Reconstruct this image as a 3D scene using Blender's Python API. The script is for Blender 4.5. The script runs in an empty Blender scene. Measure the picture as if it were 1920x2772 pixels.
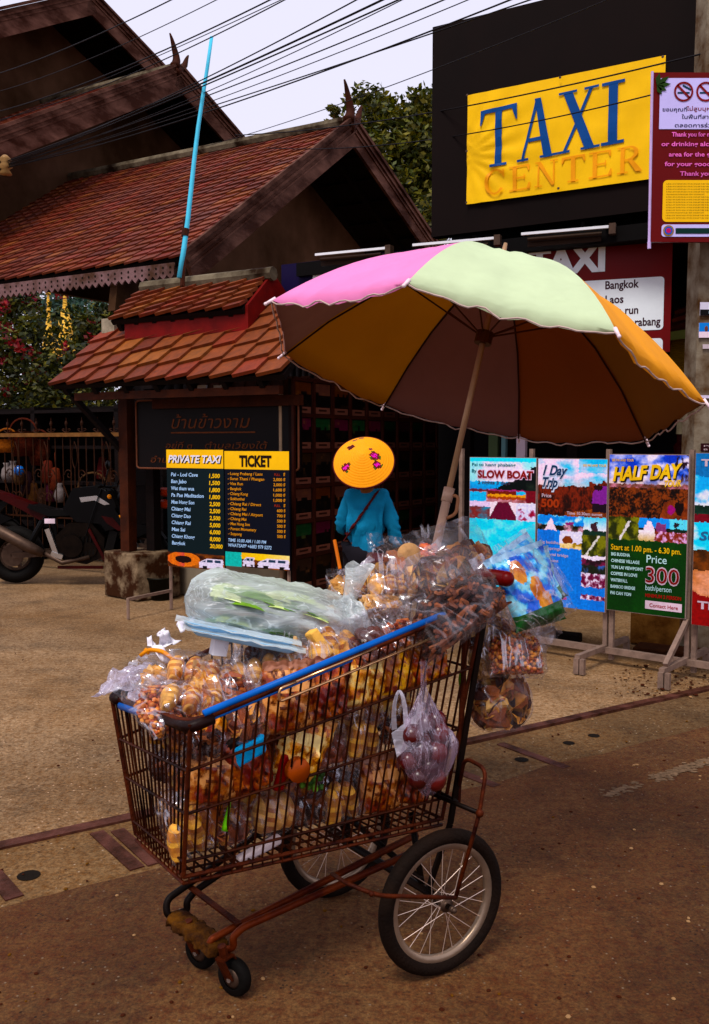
import bpy, bmesh, math, random
import numpy as np
from math import radians as RAD, sin, cos, pi
from mathutils import Vector as V, Matrix, noise
from mathutils.bvhtree import BVHTree
random.seed(7)
SC = bpy.context.scene
COL = SC.collection

# ------------------------------------------------------------------ camera
FPX, CX, CY, HZ, CAMH = 2500.0, 960.0, 1386.0, 1200.0, 1.5     # focal length and centre in photo pixels, horizon row, eye height
PITCH = math.atan((CY - HZ) / FPX)
cd = bpy.data.cameras.new('camera')
cam = bpy.data.objects.new('camera', cd); COL.objects.link(cam)
cam.location = (0, 0, CAMH)
cam.rotation_euler = (pi / 2 - PITCH, 0, 0)
cd.sensor_fit = 'VERTICAL'; cd.sensor_height = 36.0; cd.lens = 36.0 * FPX / 2772.0
cd.clip_start = 0.05; cd.clip_end = 2000
SC.camera = cam

# ------------------------------------------------------------------ world, sun, exposure
SUN_EL, SUN_AZ = RAD(58), RAD(205)      # azimuth from +Y clockwise: behind the camera, to its left
w = bpy.data.worlds.new('World'); SC.world = w; w.use_nodes = True
nt = w.node_tree; nt.nodes.clear()
sky = nt.nodes.new('ShaderNodeTexSky'); sky.sky_type = 'NISHITA'; sky.sun_disc = False
sky.sun_elevation = SUN_EL; sky.sun_rotation = SUN_AZ; sky.air_density = 2.0; sky.dust_density = 4.0
sc_ = nt.nodes.new('ShaderNodeVectorMath'); sc_.operation = 'SCALE'; sc_.inputs['Scale'].default_value = 0.10
nt.links.new(sky.outputs[0], sc_.inputs[0])
mixw = nt.nodes.new('ShaderNodeMix'); mixw.data_type = 'RGBA'; mixw.inputs['Factor'].default_value = 0.88   # overcast: an even bright cloud layer
mixw.inputs[7].default_value = (9.5, 9.2, 11.2, 1)
sc_.inputs['Scale'].default_value = 1.0
nt.links.new(sc_.outputs[0], mixw.inputs[6])
bg = nt.nodes.new('ShaderNodeBackground'); bg.inputs['Strength'].default_value = 0.10
nt.links.new(mixw.outputs[2], bg.inputs['Color'])
wo = nt.nodes.new('ShaderNodeOutputWorld'); nt.links.new(bg.outputs[0], wo.inputs[0])
sd = bpy.data.lights.new('sun', 'SUN'); sd.energy = 2.8; sd.angle = RAD(18); sd.color = (1.0, 0.96, 0.89)
sun = bpy.data.objects.new('sun', sd); COL.objects.link(sun)
sun_dir = V((sin(SUN_AZ) * cos(SUN_EL), cos(SUN_AZ) * cos(SUN_EL), sin(SUN_EL)))
sun.rotation_euler = sun_dir.to_track_quat('Z', 'Y').to_euler()
SC.view_settings.view_transform = 'Standard'; SC.view_settings.look = 'None'
SC.view_settings.exposure = 0.0; SC.view_settings.gamma = 1.0; SC.view_settings.use_curve_mapping = False
SC.render.engine = 'CYCLES'
SC.cycles.transparent_max_bounces = 40; SC.cycles.max_bounces = 8
SC.cycles.use_denoising = True

# ------------------------------------------------------------------ photo pixel -> place (used to lay the scene out to scale)
_F = V((0, cos(PITCH), -sin(PITCH))); _U = V((0, sin(PITCH), cos(PITCH))); _R = V((1, 0, 0)); _C = V((0, 0, CAMH))
def ray(x, y): return _R * ((x - CX) / FPX) - _U * ((y - CY) / FPX) + _F
def G(x, y, z=0.0):
    d = ray(x, y); return _C + d * ((z - CAMH) / d.z)
def PY(x, y, Y):
    d = ray(x, y); return _C + d * (Y / d.y)
def PL(x, y, p, n):
    d = ray(x, y); return _C + d * ((p - _C).dot(n) / d.dot(n))
SU = V((cos(RAD(30)), -sin(RAD(30)), 0)); SW = V((sin(RAD(30)), cos(RAD(30)), 0)); Z = V((0, 0, 1))   # facade direction, direction away from the street

# ------------------------------------------------------------------ colours and materials
def lin(c, k=1.0, cap=0.92):
    q = [k * ((x / 255.0) / 12.92 if x < 11 else (((x / 255.0) + .055) / 1.055) ** 2.4) for x in c]
    m = .3 * q[0] + .59 * q[1] + .11 * q[2]      # photo colour -> surface colour: undo the lilac cast and the flattening of the sky light
    g = max(.25, min(1.25, (max(m, 1e-4) / .16) ** .2))
    return tuple(max(.0006, min(cap, .82 * g * (m + (x - m) * 1.32) * t)) for x, t in zip(q, (1.0, 1.0, .87)))
def rgba(c): return (c[0], c[1], c[2], 1.0)
def _noise(nt, scale, detail=4, rough=.55, vec=None, dist=0):
    n = nt.nodes.new('ShaderNodeTexNoise'); n.inputs['Scale'].default_value = scale; n.inputs['Detail'].default_value = detail
    n.inputs['Roughness'].default_value = rough; n.inputs['Distortion'].default_value = dist
    if vec: nt.links.new(vec, n.inputs['Vector'])
    return n
def _ramp(nt, src, stops):
    r = nt.nodes.new('ShaderNodeValToRGB'); nt.links.new(src, r.inputs[0])
    e = r.color_ramp.elements
    while len(e) < len(stops): e.new(.5)
    for i, (p, c) in enumerate(stops):
        e[i].position = p; e[i].color = rgba(c) if not isinstance(c, (int, float)) else (c, c, c, 1)
    return r
def _coord(nt, stretch=None):
    tc = nt.nodes.new('ShaderNodeTexCoord')
    if not stretch: return tc.outputs['Object']
    m = nt.nodes.new('ShaderNodeMapping'); m.inputs['Scale'].default_value = stretch
    nt.links.new(tc.outputs['Object'], m.inputs[0]); return m.outputs[0]
def _bump(nt, b, src, strength, dist=.01):
    n = nt.nodes.new('ShaderNodeBump'); n.inputs['Strength'].default_value = strength; n.inputs['Distance'].default_value = dist
    nt.links.new(src, n.inputs['Height']); nt.links.new(n.outputs[0], b.inputs['Normal']); return n
MATS = {}
def pm(name, col, rough=.6, metal=0, var=.25, scale=6, bump=0, bscale=80, col2=None, spec=.10, stretch=None, lo=.35, hi=.65, trans=0):
    if name in MATS: return MATS[name]
    m = bpy.data.materials.new(name); m.use_nodes = True; nt = m.node_tree; b = nt.nodes['Principled BSDF']
    co = _coord(nt, stretch)
    n = _noise(nt, scale, 5, .6, co)
    c1 = tuple(x * (1 - var) for x in col); c2 = col2 or tuple(min(.95, x * (1 + var)) for x in col)
    r = _ramp(nt, n.outputs['Fac'], [(lo, c1), (hi, c2)])
    nt.links.new(r.outputs[0], b.inputs['Base Color'])
    b.inputs['Roughness'].default_value = rough; b.inputs['Metallic'].default_value = metal
    if rough < .3: spec = .5
    b.inputs['Specular IOR Level'].default_value = spec
    if bump:
        n2 = _noise(nt, bscale, 4, .6, co); _bump(nt, b, n2.outputs['Fac'], bump, .01)
    if trans:
        t = nt.nodes.new('ShaderNodeBsdfTranslucent'); nt.links.new(r.outputs[0], t.inputs[0])
        mx = nt.nodes.new('ShaderNodeMixShader'); mx.inputs[0].default_value = trans
        nt.links.new(b.outputs[0], mx.inputs[1]); nt.links.new(t.outputs[0], mx.inputs[2])
        nt.links.new(mx.outputs[0], nt.nodes['Material Output'].inputs[0])
    MATS[name] = m; return m
def paintmat(name='printed_colour', rough=.55, var=.12, scale=25, bump=0, bscale=60, spec=.10, trans=0):
    """colour of each face comes from the mesh (prints, tiles, leaves, food)"""
    if name in MATS: return MATS[name]
    m = bpy.data.materials.new(name); m.use_nodes = True; nt = m.node_tree; b = nt.nodes['Principled BSDF']
    a = nt.nodes.new('ShaderNodeAttribute'); a.attribute_name = 'Col'
    co = _coord(nt); n = _noise(nt, scale, 4, .6, co)
    r = _ramp(nt, n.outputs['Fac'], [(.3, 1 - var), (.7, 1 + var * .5)])
    mx = nt.nodes.new('ShaderNodeMix'); mx.data_type = 'RGBA'; mx.blend_type = 'MULTIPLY'; mx.inputs['Factor'].default_value = 1
    nt.links.new(a.outputs['Color'], mx.inputs[6]); nt.links.new(r.outputs[0], mx.inputs[7])
    nt.links.new(mx.outputs[2], b.inputs['Base Color'])
    b.inputs['Roughness'].default_value = rough; b.inputs['Specular IOR Level'].default_value = spec
    if bump:
        n2 = _noise(nt, bscale, 4, .6, co); _bump(nt, b, n2.outputs['Fac'], bump, .01)
    if trans:
        t = nt.nodes.new('ShaderNodeBsdfTranslucent'); nt.links.new(mx.outputs[2], t.inputs[0])
        ms = nt.nodes.new('ShaderNodeMixShader'); ms.inputs[0].default_value = trans
        nt.links.new(b.outputs[0], ms.inputs[1]); nt.links.new(t.outputs[0], ms.inputs[2])
        nt.links.new(ms.outputs[0], nt.nodes['Material Output'].inputs[0])
    MATS[name] = m; return m
def filmmat(name, tint=(.9, .88, .92), base=.14, crumple=.35, scale=14, rough=.16, stretch=(1, 1, 1), milk=.5, streak=.4):
    """thin plastic film: mostly see-through, milky and shiny in places, crease highlights painted in as pale streaks"""
    if name in MATS: return MATS[name]
    m = bpy.data.materials.new(name); m.use_nodes = True; nt = m.node_tree; nt.nodes.clear()
    out = nt.nodes.new('ShaderNodeOutputMaterial')
    co = _coord(nt, stretch)
    n = _noise(nt, scale, 3, .5, co, 1.6)
    n2 = _noise(nt, scale * .35, 3, .5, co, .6)
    bmp = nt.nodes.new('ShaderNodeBump'); bmp.inputs['Strength'].default_value = .7; bmp.inputs['Distance'].default_value = .012
    nt.links.new(n.outputs['Fac'], bmp.inputs['Height'])
    tr = nt.nodes.new('ShaderNodeBsdfTransparent'); tr.inputs[0].default_value = rgba((.97, .96, .97))
    df = nt.nodes.new('ShaderNodeBsdfDiffuse'); df.inputs[0].default_value = rgba(tuple(x * .8 for x in tint)); nt.links.new(bmp.outputs[0], df.inputs['Normal'])
    tl = nt.nodes.new('ShaderNodeBsdfTranslucent'); tl.inputs[0].default_value = rgba(tint)
    gl = nt.nodes.new('ShaderNodeBsdfGlossy'); gl.inputs['Roughness'].default_value = rough; gl.inputs[0].default_value = (.8, .78, .84, 1)
    nt.links.new(bmp.outputs[0], gl.inputs['Normal'])
    m1 = nt.nodes.new('ShaderNodeMixShader'); m1.inputs[0].default_value = .4
    nt.links.new(df.outputs[0], m1.inputs[1]); nt.links.new(tl.outputs[0], m1.inputs[2])
    m2 = nt.nodes.new('ShaderNodeMixShader'); m2.inputs[0].default_value = 1 - milk
    nt.links.new(m1.outputs[0], m2.inputs[1]); nt.links.new(gl.outputs[0], m2.inputs[2])
    r = _ramp(nt, n2.outputs['Fac'], [(.46, base), (.72, min(1, base + crumple))])
    n7 = _noise(nt, scale * .55, 2, .5, co, 2.2)
    rc = _ramp(nt, n7.outputs['Fac'], [(.455, 0.0), (.5, streak), (.525, 0.0)])          # crease highlights painted in as pale streaks
    sa = nt.nodes.new('ShaderNodeMath'); sa.operation = 'ADD'; nt.links.new(r.outputs[0], sa.inputs[0]); nt.links.new(rc.outputs[0], sa.inputs[1])
    lw = nt.nodes.new('ShaderNodeLayerWeight'); lw.inputs[0].default_value = .25; nt.links.new(bmp.outputs[0], lw.inputs['Normal'])
    ad = nt.nodes.new('ShaderNodeMath'); ad.operation = 'MULTIPLY_ADD'; ad.use_clamp = True; ad.inputs[1].default_value = .20
    nt.links.new(lw.outputs['Facing'], ad.inputs[0]); nt.links.new(sa.outputs[0], ad.inputs[2])
    m3 = nt.nodes.new('ShaderNodeMixShader'); nt.links.new(ad.outputs[0], m3.inputs[0])
    nt.links.new(tr.outputs[0], m3.inputs[1]); nt.links.new(m2.outputs[0], m3.inputs[2])
    nt.links.new(m3.outputs[0], out.inputs[0])
    MATS[name] = m; return m

# ------------------------------------------------------------------ objects
ORG = {}
def tag(o, label=None, cat=None, group=None, kind=None):
    if label: o['label'] = label
    if cat: o['category'] = cat
    if group: o['group'] = group
    if kind: o['kind'] = kind
    return o
def thing(name, label, cat, loc, group=None):
    o = bpy.data.objects.new(name, None); COL.objects.link(o); o.empty_display_size = .1
    o.location = loc; ORG[o.name] = V(loc); return tag(o, label, cat, group)
def copy_tree(o, parent=None):
    c = o.copy(); COL.objects.link(c)
    if parent: c.parent = parent
    for ch in list(o.children): copy_tree(ch, c)
    return c
def frame(d):
    d = d.normalized(); a = V((0, 0, 1)) if abs(d.z) < .9 else V((1, 0, 0))
    x = d.cross(a).normalized(); return x, x.cross(d).normalized()
class MB:
    def __init__(s): s.v = []; s.f = []; s.m = []; s.c = []
    def add(s, vs, fs, mi=0, col=None):
        b = len(s.v); s.v += [V(q) for q in vs]; s.f += [tuple(i + b for i in f) for f in fs]
        s.m += [mi] * len(fs)
        s.c += (col if isinstance(col, list) else [col] * len(fs))
        return s
    def poly(s, pts, mi=0, col=None): return s.add(pts, [tuple(range(len(pts)))], mi, col)
    def box(s, c, sx, sy, sz, ax=None, mi=0, col=None):
        x, y, z = ax or (V((1, 0, 0)), V((0, 1, 0)), V((0, 0, 1))); c = V(c)
        vs = [c + x * (i * sx / 2) + y * (j * sy / 2) + z * (k * sz / 2) for k in (-1, 1) for j in (-1, 1) for i in (-1, 1)]
        return s.add(vs, [(0, 2, 3, 1), (4, 5, 7, 6), (0, 1, 5, 4), (2, 6, 7, 3), (0, 4, 6, 2), (1, 3, 7, 5)], mi, col)
    def hexa(s, p, mi=0, col=None):   # 4 lower corners then 4 upper corners, same order
        return s.add(p, [(3, 2, 1, 0), (4, 5, 6, 7), (0, 1, 5, 4), (1, 2, 6, 5), (2, 3, 7, 6), (3, 0, 4, 7)], mi, col)
    def bar(s, a, b, w, h, up=Z, mi=0, col=None):
        a, b = V(a), V(b); d = (b - a); L = d.length; d.normalize(); side = d.cross(up).normalized(); u = side.cross(d)
        return s.box((a + b) / 2, L, w, h, (d, side, u), mi, col)
    def tube(s, pts, r, n=8, closed=False, mi=0, col=None, cap=True):
        pts = [V(p) for p in pts]; N = len(pts); rs = r if isinstance(r, (list, tuple)) else [r] * N
        x = None; rings = []
        for i, p in enumerate(pts):
            if closed: d = pts[(i + 1) % N] - pts[i - 1]
            else: d = pts[min(i + 1, N - 1)] - pts[max(i - 1, 0)]
            d.normalize()
            if x is None: x, _ = frame(d)
            x = (x - d * x.dot(d)); x = x.normalized() if x.length > 1e-6 else frame(d)[0]
            y = d.cross(x)
            rings.append([p + (x * cos(2 * pi * k / n) + y * sin(2 * pi * k / n)) * rs[i] for k in range(n)])
        vs = [q for rg in rings for q in rg]; fs = []
        for i in range(N if closed else N - 1):
            j = (i + 1) % N
            for k in range(n): fs.append((i * n + k, i * n + (k + 1) % n, j * n + (k + 1) % n, j * n + k))
        if cap and not closed: fs += [tuple(range(n))[::-1], tuple((N - 1) * n + k for k in range(n))]
        return s.add(vs, fs, mi, col)
    def lathe(s, prof, o, axis=Z, n=20, mi=0, col=None, x=None):   # prof: (radius, height)
        o = V(o); axis = V(axis).normalized()
        if x is None: x, y = frame(axis)
        else: y = axis.cross(x)
        vs = []; fs = []
        for r, h in prof:
            for k in range(n): vs.append(o + axis * h + (x * cos(2 * pi * k / n) + y * sin(2 * pi * k / n)) * r)
        for i in range(len(prof) - 1):
            for k in range(n): fs.append((i * n + k, i * n + (k + 1) % n, (i + 1) * n + (k + 1) % n, (i + 1) * n + k))
        return s.add(vs, fs, mi, col)
    def ball(s, c, r, rot=None, nu=10, nv=6, mi=0, col=None):
        c = V(c); r = V((r, r, r)) if isinstance(r, (int, float)) else V(r); vs = []; fs = []
        for j in range(nv + 1):
            ph = -pi / 2 + pi * j / nv
            for i in range(nu):
                th = 2 * pi * i / nu; q = V((r.x * cos(ph) * cos(th), r.y * cos(ph) * sin(th), r.z * sin(ph)))
                vs.append(c + (rot @ q if rot else q))
        for j in range(nv):
            for i in range(nu): fs.append((j * nu + i, j * nu + (i + 1) % nu, (j + 1) * nu + (i + 1) % nu, (j + 1) * nu + i))
        return s.add(vs, fs, mi, col)
    def build(s, name, mats, parent=None, smooth=False):
        me = bpy.data.meshes.new(name)
        if parent is not None: org = ORG[parent.name]
        else:
            xs = [q.x for q in s.v]; ys = [q.y for q in s.v]; zs = [q.z for q in s.v]
            org = V(((min(xs) + max(xs)) / 2, (min(ys) + max(ys)) / 2, min(zs)))
        me.from_pydata([tuple(q - org) for q in s.v], [], s.f)
        mats = mats if isinstance(mats, (list, tuple)) else [mats]
        for m in mats: me.materials.append(m)
        me.polygons.foreach_set('material_index', s.m)
        if smooth: me.polygons.foreach_set('use_smooth', [True] * len(s.f))
        if any(c is not None for c in s.c):
            at = me.color_attributes.new('Col', 'FLOAT_COLOR', 'CORNER'); buf = []
            for f, c in zip(s.f, s.c): buf += [c[0], c[1], c[2], 1.0] * len(f) if c else [1, 1, 1, 1] * len(f)
            at.data.foreach_set('color', buf)
        me.update()
        o = bpy.data.objects.new(name, me); COL.objects.link(o)
        if parent is not None: o.parent = parent
        else: o.location = org
        ORG[o.name] = org; return o
def arc(a, b, c, n=6):     # quadratic curve through control b
    a, b, c = V(a), V(b), V(c); return [a * (1 - t) ** 2 + b * 2 * t * (1 - t) + c * t * t for t in [i / n for i in range(n + 1)]]
def bend(pts, rad=.04, n=4):   # a bent tube: a polyline with rounded corners
    pts = [V(p) for p in pts]; out = [pts[0]]
    for i in range(1, len(pts) - 1):
        p = pts[i]; d0 = pts[i - 1] - p; d1 = pts[i + 1] - p; r = min(rad, d0.length * .45, d1.length * .45)
        out += arc(p + d0.normalized() * r, p, p + d1.normalized() * r, n)
    return out + [pts[-1]]

# ------------------------------------------------------------------ flat boards, prints and lettering
class Plane:
    def __init__(s, tl, tr, h, down=None):
        s.o = V(tl); d = V(tr) - s.o; s.w = d.length; s.x = d.normalized(); s.h = h
        s.y = V(down).normalized() if down else V((0, 0, -1)); s.n = s.y.cross(s.x).normalized()
        if s.n.dot(_C - s.o) < 0: s.n = -s.n
    def at(s, u, v, off=0): return s.o + s.x * (u * s.w) + s.y * (v * s.h) + s.n * off
def _fcurve(txt, shear, bold):
    c = bpy.data.curves.new('lettering', 'FONT'); c.body = txt; c.size = 1; c.shear = shear; c.offset = bold; c.resolution_u = 3
    o = bpy.data.objects.new('lettering', c); COL.objects.link(o)
    dg = bpy.context.evaluated_depsgraph_get(); me = o.evaluated_get(dg).to_mesh()
    vs = [tuple(q.co) for q in me.vertices]; fs = [tuple(p.vertices) for p in me.polygons]
    o.evaluated_get(dg).to_mesh_clear(); bpy.data.objects.remove(o); bpy.data.curves.remove(c)
    return vs, fs
TXT = {}
def text(mb, pl, s, u, v, hgt, width=None, al='L', shear=0, bold=0.0, off=.004, mi=0, col=None, rot=0, grow=0, maxw=None):
    """u, v: fractions on the board (v is the baseline); hgt: capital height as a fraction; width: forced width as a fraction"""
    key = (s, shear, bold)
    if key not in TXT: TXT[key] = _fcurve(s, shear, bold)
    vs, fs = TXT[key]
    if not vs: return
    x0 = min(q[0] for q in vs); x1 = max(q[0] for q in vs)
    sy = hgt * pl.h / .72; sx = (width * pl.w / (x1 - x0)) if width else sy
    if maxw and (x1 - x0) * sx > maxw * pl.w: sx = maxw * pl.w / (x1 - x0)
    W = (x1 - x0) * sx; sh = {'L': 0, 'C': -W / 2, 'R': -W}[al]
    out = []
    for q in vs:
        a = (q[0] - x0) * sx + sh; b = q[1] * sy
        a, b = a * cos(rot) - b * sin(rot), a * sin(rot) + b * cos(rot)
        out.append(pl.o + pl.x * (u * pl.w + a) + pl.y * (v * pl.h - b) + pl.n * off)
    mb.add(out, fs, mi, col)
def rect(mb, pl, u0, v0, u1, v1, off=.003, mi=0, col=None, rr=0):
    if rr:
        w_, h_ = rr / pl.w, rr / pl.h; pts = []
        for cu, cv, a0 in ((u1 - w_, v0 + h_, 0), (u0 + w_, v0 + h_, 90), (u0 + w_, v1 - h_, 180), (u1 - w_, v1 - h_, 270)):
            for k in range(6):
                a = RAD(a0 + 18 * k); pts.append(pl.at(cu + w_ * cos(a), cv - h_ * sin(a), off))
        mb.poly(pts, mi, col)
    else: mb.poly([pl.at(u0, v0, off), pl.at(u0, v1, off), pl.at(u1, v1, off), pl.at(u1, v0, off)], mi, col)
def slab(mb, pl, t=.02, mi=0, col=None):    # the board itself, its front face at offset 0
    a = [pl.at(0, 1), pl.at(1, 1), pl.at(1, 0), pl.at(0, 0)]; b = [q - pl.n * t for q in a]
    mb.add(a + b, [(0, 1, 2, 3), (7, 6, 5, 4), (0, 4, 5, 1), (1, 5, 6, 2), (2, 6, 7, 3), (3, 7, 4, 0)], mi, col)
def fbm(x, y, s=0, o=4): return noise.fractal(V((x, y, s)), 1.0, 2.0, o)
def picture(mb, pl, nx, ny, fn, off=.002, u0=0, v0=0, u1=1, v1=1, k=1.25):
    b = len(mb.v)
    for j in range(ny + 1):
        for i in range(nx + 1): mb.v.append(pl.at(u0 + (u1 - u0) * i / nx, v0 + (v1 - v0) * j / ny, off))
    for j in range(ny):
        for i in range(nx):
            mb.f.append((b + j * (nx + 1) + i, b + (j + 1) * (nx + 1) + i, b + (j + 1) * (nx + 1) + i + 1, b + j * (nx + 1) + i + 1))
            mb.m.append(0); uu = (i + .5) / nx + .012 * fbm(i * .21, j * .21, 3); vv_ = (j + .5) / ny + .008 * fbm(i * .21, j * .21, 8); mb.c.append(lin(fn(min(.999, max(0, uu)), min(.999, max(0, vv_))), k * (1 + .26 * fbm(i * .37, j * .37, 5, 3))))
def mixc(a, b, t):
    t = max(0, min(1, t)); return tuple(x + (y - x) * t for x, y in zip(a, b))
PRINT = paintmat('printed_colour', rough=.45, var=.05, scale=9)
# ================================================================== the ground
def groundmat(name, cA, cB, cC, pit, spk, rough=.9, fine=70, pits=38, bump=.5):
    m = bpy.data.materials.new(name); m.use_nodes = True; nt = m.node_tree; b = nt.nodes['Principled BSDF']
    co = _coord(nt)
    n1 = _noise(nt, .7, 8, .72, co); n2 = _noise(nt, 30, 6, .75, co); n3 = _noise(nt, fine, 5, .75, co)
    r1 = _ramp(nt, n1.outputs['Fac'], [(.35, cA), (.62, cB)])
    r2 = _ramp(nt, n2.outputs['Fac'], [(.42, 0.0), (.66, 1.0)])
    mx = nt.nodes.new('ShaderNodeMix'); mx.data_type = 'RGBA'; nt.links.new(r2.outputs[0], mx.inputs['Factor'])
    nt.links.new(r1.outputs[0], mx.inputs[6]); mx.inputs[7].default_value = rgba(cC)
    r3 = _ramp(nt, n3.outputs['Fac'], [(.32, .30), (.5, 1.0), (.66, 1.6)])
    mm = nt.nodes.new('ShaderNodeMix'); mm.data_type = 'RGBA'; mm.blend_type = 'MULTIPLY'; mm.inputs['Factor'].default_value = .85
    nt.links.new(mx.outputs[2], mm.inputs[6]); nt.links.new(r3.outputs[0], mm.inputs[7])
    n5 = _noise(nt, .33, 5, .65, co, .8); r5 = _ramp(nt, n5.outputs['Fac'], [(.36, .62), (.56, 1.06)])      # old stains and worn lanes
    n6 = _noise(nt, 2.6, 7, .7, co, .4); r6 = _ramp(nt, n6.outputs['Fac'], [(.34, .66), (.5, 1.0), (.7, 1.18)])
    for r_ in (r5, r6):
        m5 = nt.nodes.new('ShaderNodeMix'); m5.data_type = 'RGBA'; m5.blend_type = 'MULTIPLY'; m5.inputs['Factor'].default_value = 1
        nt.links.new(mm.outputs[2], m5.inputs[6]); nt.links.new(r_.outputs[0], m5.inputs[7]); mm = m5
    v = nt.nodes.new('ShaderNodeTexVoronoi'); v.inputs['Scale'].default_value = pits; v.inputs['Randomness'].default_value = 1; nt.links.new(co, v.inputs['Vector'])
    rp = _ramp(nt, v.outputs['Distance'], [(.10, 1.0), (.24, 0.0)])
    n4 = _noise(nt, 5, 3, .6, co); rq = _ramp(nt, n4.outputs['Fac'], [(.5, 0.0), (.62, 1.0)])
    pm_ = nt.nodes.new('ShaderNodeMath'); pm_.operation = 'MULTIPLY'; nt.links.new(rp.outputs[0], pm_.inputs[0]); nt.links.new(rq.outputs[0], pm_.inputs[1])
    m2 = nt.nodes.new('ShaderNodeMix'); m2.data_type = 'RGBA'; nt.links.new(pm_.outputs[0], m2.inputs['Factor'])
    nt.links.new(mm.outputs[2], m2.inputs[6]); m2.inputs[7].default_value = rgba(pit)
    v2 = nt.nodes.new('ShaderNodeTexVoronoi'); v2.inputs['Scale'].default_value = pits * .62; nt.links.new(co, v2.inputs['Vector'])
    rs = _ramp(nt, v2.outputs['Distance'], [(.05, 1.0), (.12, 0.0)])
    m3 = nt.nodes.new('ShaderNodeMix'); m3.data_type = 'RGBA'; nt.links.new(rs.outputs[0], m3.inputs['Factor'])
    nt.links.new(m2.outputs[2], m3.inputs[6]); m3.inputs[7].default_value = rgba(spk)
    nt.links.new(m3.outputs[2], b.inputs['Base Color']); b.inputs['Roughness'].default_value = rough; b.inputs['Specular IOR Level'].default_value = .2
    _bump(nt, b, n3.outputs['Fac'], bump, .006)
    return m
PAVE = groundmat('worn_concrete', lin((122, 96, 74)), lin((152, 128, 108)), lin((104, 72, 46)), lin((46, 20, 4)), lin((186, 158, 140)))
ASPH = groundmat('old_asphalt', lin((84, 50, 26)), lin((106, 78, 56)), lin((80, 42, 16)), lin((34, 14, 2)), lin((124, 106, 94)), fine=90, pits=44, bump=.7)
DRAIN = groundmat('drain_concrete', lin((104, 80, 58)), lin((126, 102, 80)), lin((92, 60, 32)), lin((48, 24, 8)), lin((160, 142, 128)))
def sheet(name, pts, z, m, kind='structure'):
    o = MB().poly([(p[0], p[1], z) for p in pts]).build(name, m); tag(o, kind=kind); return o
sheet('ground', [(-150, -60), (150, -60), (150, 260), (-150, 260)], -.008, PAVE)
dirA, dirB = V((-1.325, 3.348)), V((1.969, 5.434)); dd = (dirB - dirA).normalized(); dn = V((-dd.y, dd.x))
edgeA, edgeB = V((-1.146, 2.881)), V((1.836, 4.785)); de = (edgeB - edgeA).normalized()
sheet('drain_cover', [dirA - dd * 25, edgeA - de * 25, edgeA, (-.543, 3.211), (.47, 3.816), edgeB, edgeB + de * 25, dirB + dd * 25], -.004, DRAIN)
# the road's edge towards the drain is ragged
pe = []
for k in range(90):
    t = -8 + 16 * k / 89; p = edgeA + (edgeB - edgeA) * ((t + 0) / 3.54)
    o_ = .035 * fbm(t * 2.2, 0, 3); pe.append((p.x - de.y * o_, p.y + de.x * o_))
sheet('road', [(pe[0][0], -40), (60, -40), (60, 10)] + pe[::-1], 0.0, ASPH)
STRIP = pm('purple_brown_steel', lin((68, 38, 24)), .6, .2, .3, 9, .4, 60, col2=lin((104, 68, 62)))
mb = MB()
def flat(mb, a, b, wd, z=.001, mi=0):
    a, b = V((a[0], a[1])), V((b[0], b[1])); d = (b - a).normalized(); n = V((-d.y, d.x)) * wd / 2
    mb.hexa([V((q.x, q.y, z - .02)) for q in (a - n, b - n, b + n, a + n)] + [V((q.x, q.y, z)) for q in (a - n, b - n, b + n, a + n)], mi)
flat(mb, dirA - dd * 8, dirA + dd * 1.25, .06, .006); flat(mb, dirA + dd * 2.05, dirB + dd * 9, .055, .012)
o = mb.build('drain_edging', STRIP); tag(o, kind='structure')
mb = MB()
for (x0, y0), (x1, y1), wd in (((262, 2252), (372, 2350), .055), ((318, 2246), (420, 2338), .055), ((-20, 2360), (40, 2430), .06), ((1355, 2012), (1535, 2078), .05), ((1235, 2085), (1345, 2128), .05)):
    a, b = G(x0, y0), G(x1, y1); flat(mb, a, b, wd, .0015)
o = mb.build('drain_joint', STRIP); tag(o, kind='structure')
mb = MB()
for x, y, r in ((78, 2368, .04), (1540, 2010, .03), (1608, 1990, .03), (1412, 2055, .034)):
    p = G(x, y); mb.lathe([(r, 0), (.001, 0)], p + V((0, 0, -.0015)), n=14)
o = mb.build('drain_hole', pm('hole_black', (.006, .003, .001), .9)); tag(o, kind='structure')
# worn paint line on the asphalt
mb = MB()
for (x0, y0), (x1, y1), n_ in (((1768, 2108), (1960, 2050), 46), ((1640, 2150), (1740, 2122), 9)):
    a, b = G(x0, y0), G(x1, y1)
    for k in range(n_ * 6):
        t = random.random(); p = a + (b - a) * t + V((random.gauss(0, .012), random.gauss(0, .022), 0)); r = random.uniform(.004, .015)
        mb.poly([(p.x + r * cos(q) * random.uniform(.6, 1.2) * 1.6, p.y + r * sin(q) * random.uniform(.6, 1.2), .0012 + k * 1e-5) for q in [i * pi / 4 for i in range(8)]])
o = mb.build('road_line', pm('worn_white_paint', lin((112, 92, 78)), .85, 0, .35, 40)); tag(o, kind='structure')
# loose grit and leaf litter by the boards
mb = MB()
for k in range(420):
    if k < 200: p = G(random.uniform(1660, 1920), random.uniform(1800, 1890) )
    else: p = G(random.uniform(-20, 1920), random.uniform(1680, 2760))
    r = random.uniform(.003, .009) * (2 if k < 60 else 1); h = random.random()
    c = lin((70, 34, 10)) if h < .55 else lin((150, 120, 96)) if h < .85 else lin((104, 70, 30))
    mb.ball(p + V((0, 0, r * .25)), (r, r * random.uniform(.6, 1), r * .45), Matrix.Rotation(random.random() * 6, 3, 'Z'), 6, 4, 0, c)
o = mb.build('grit', paintmat('grit_paint', .9)); tag(o, 'loose grit and dead leaves scattered over the ground', 'grit', kind='stuff')

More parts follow.
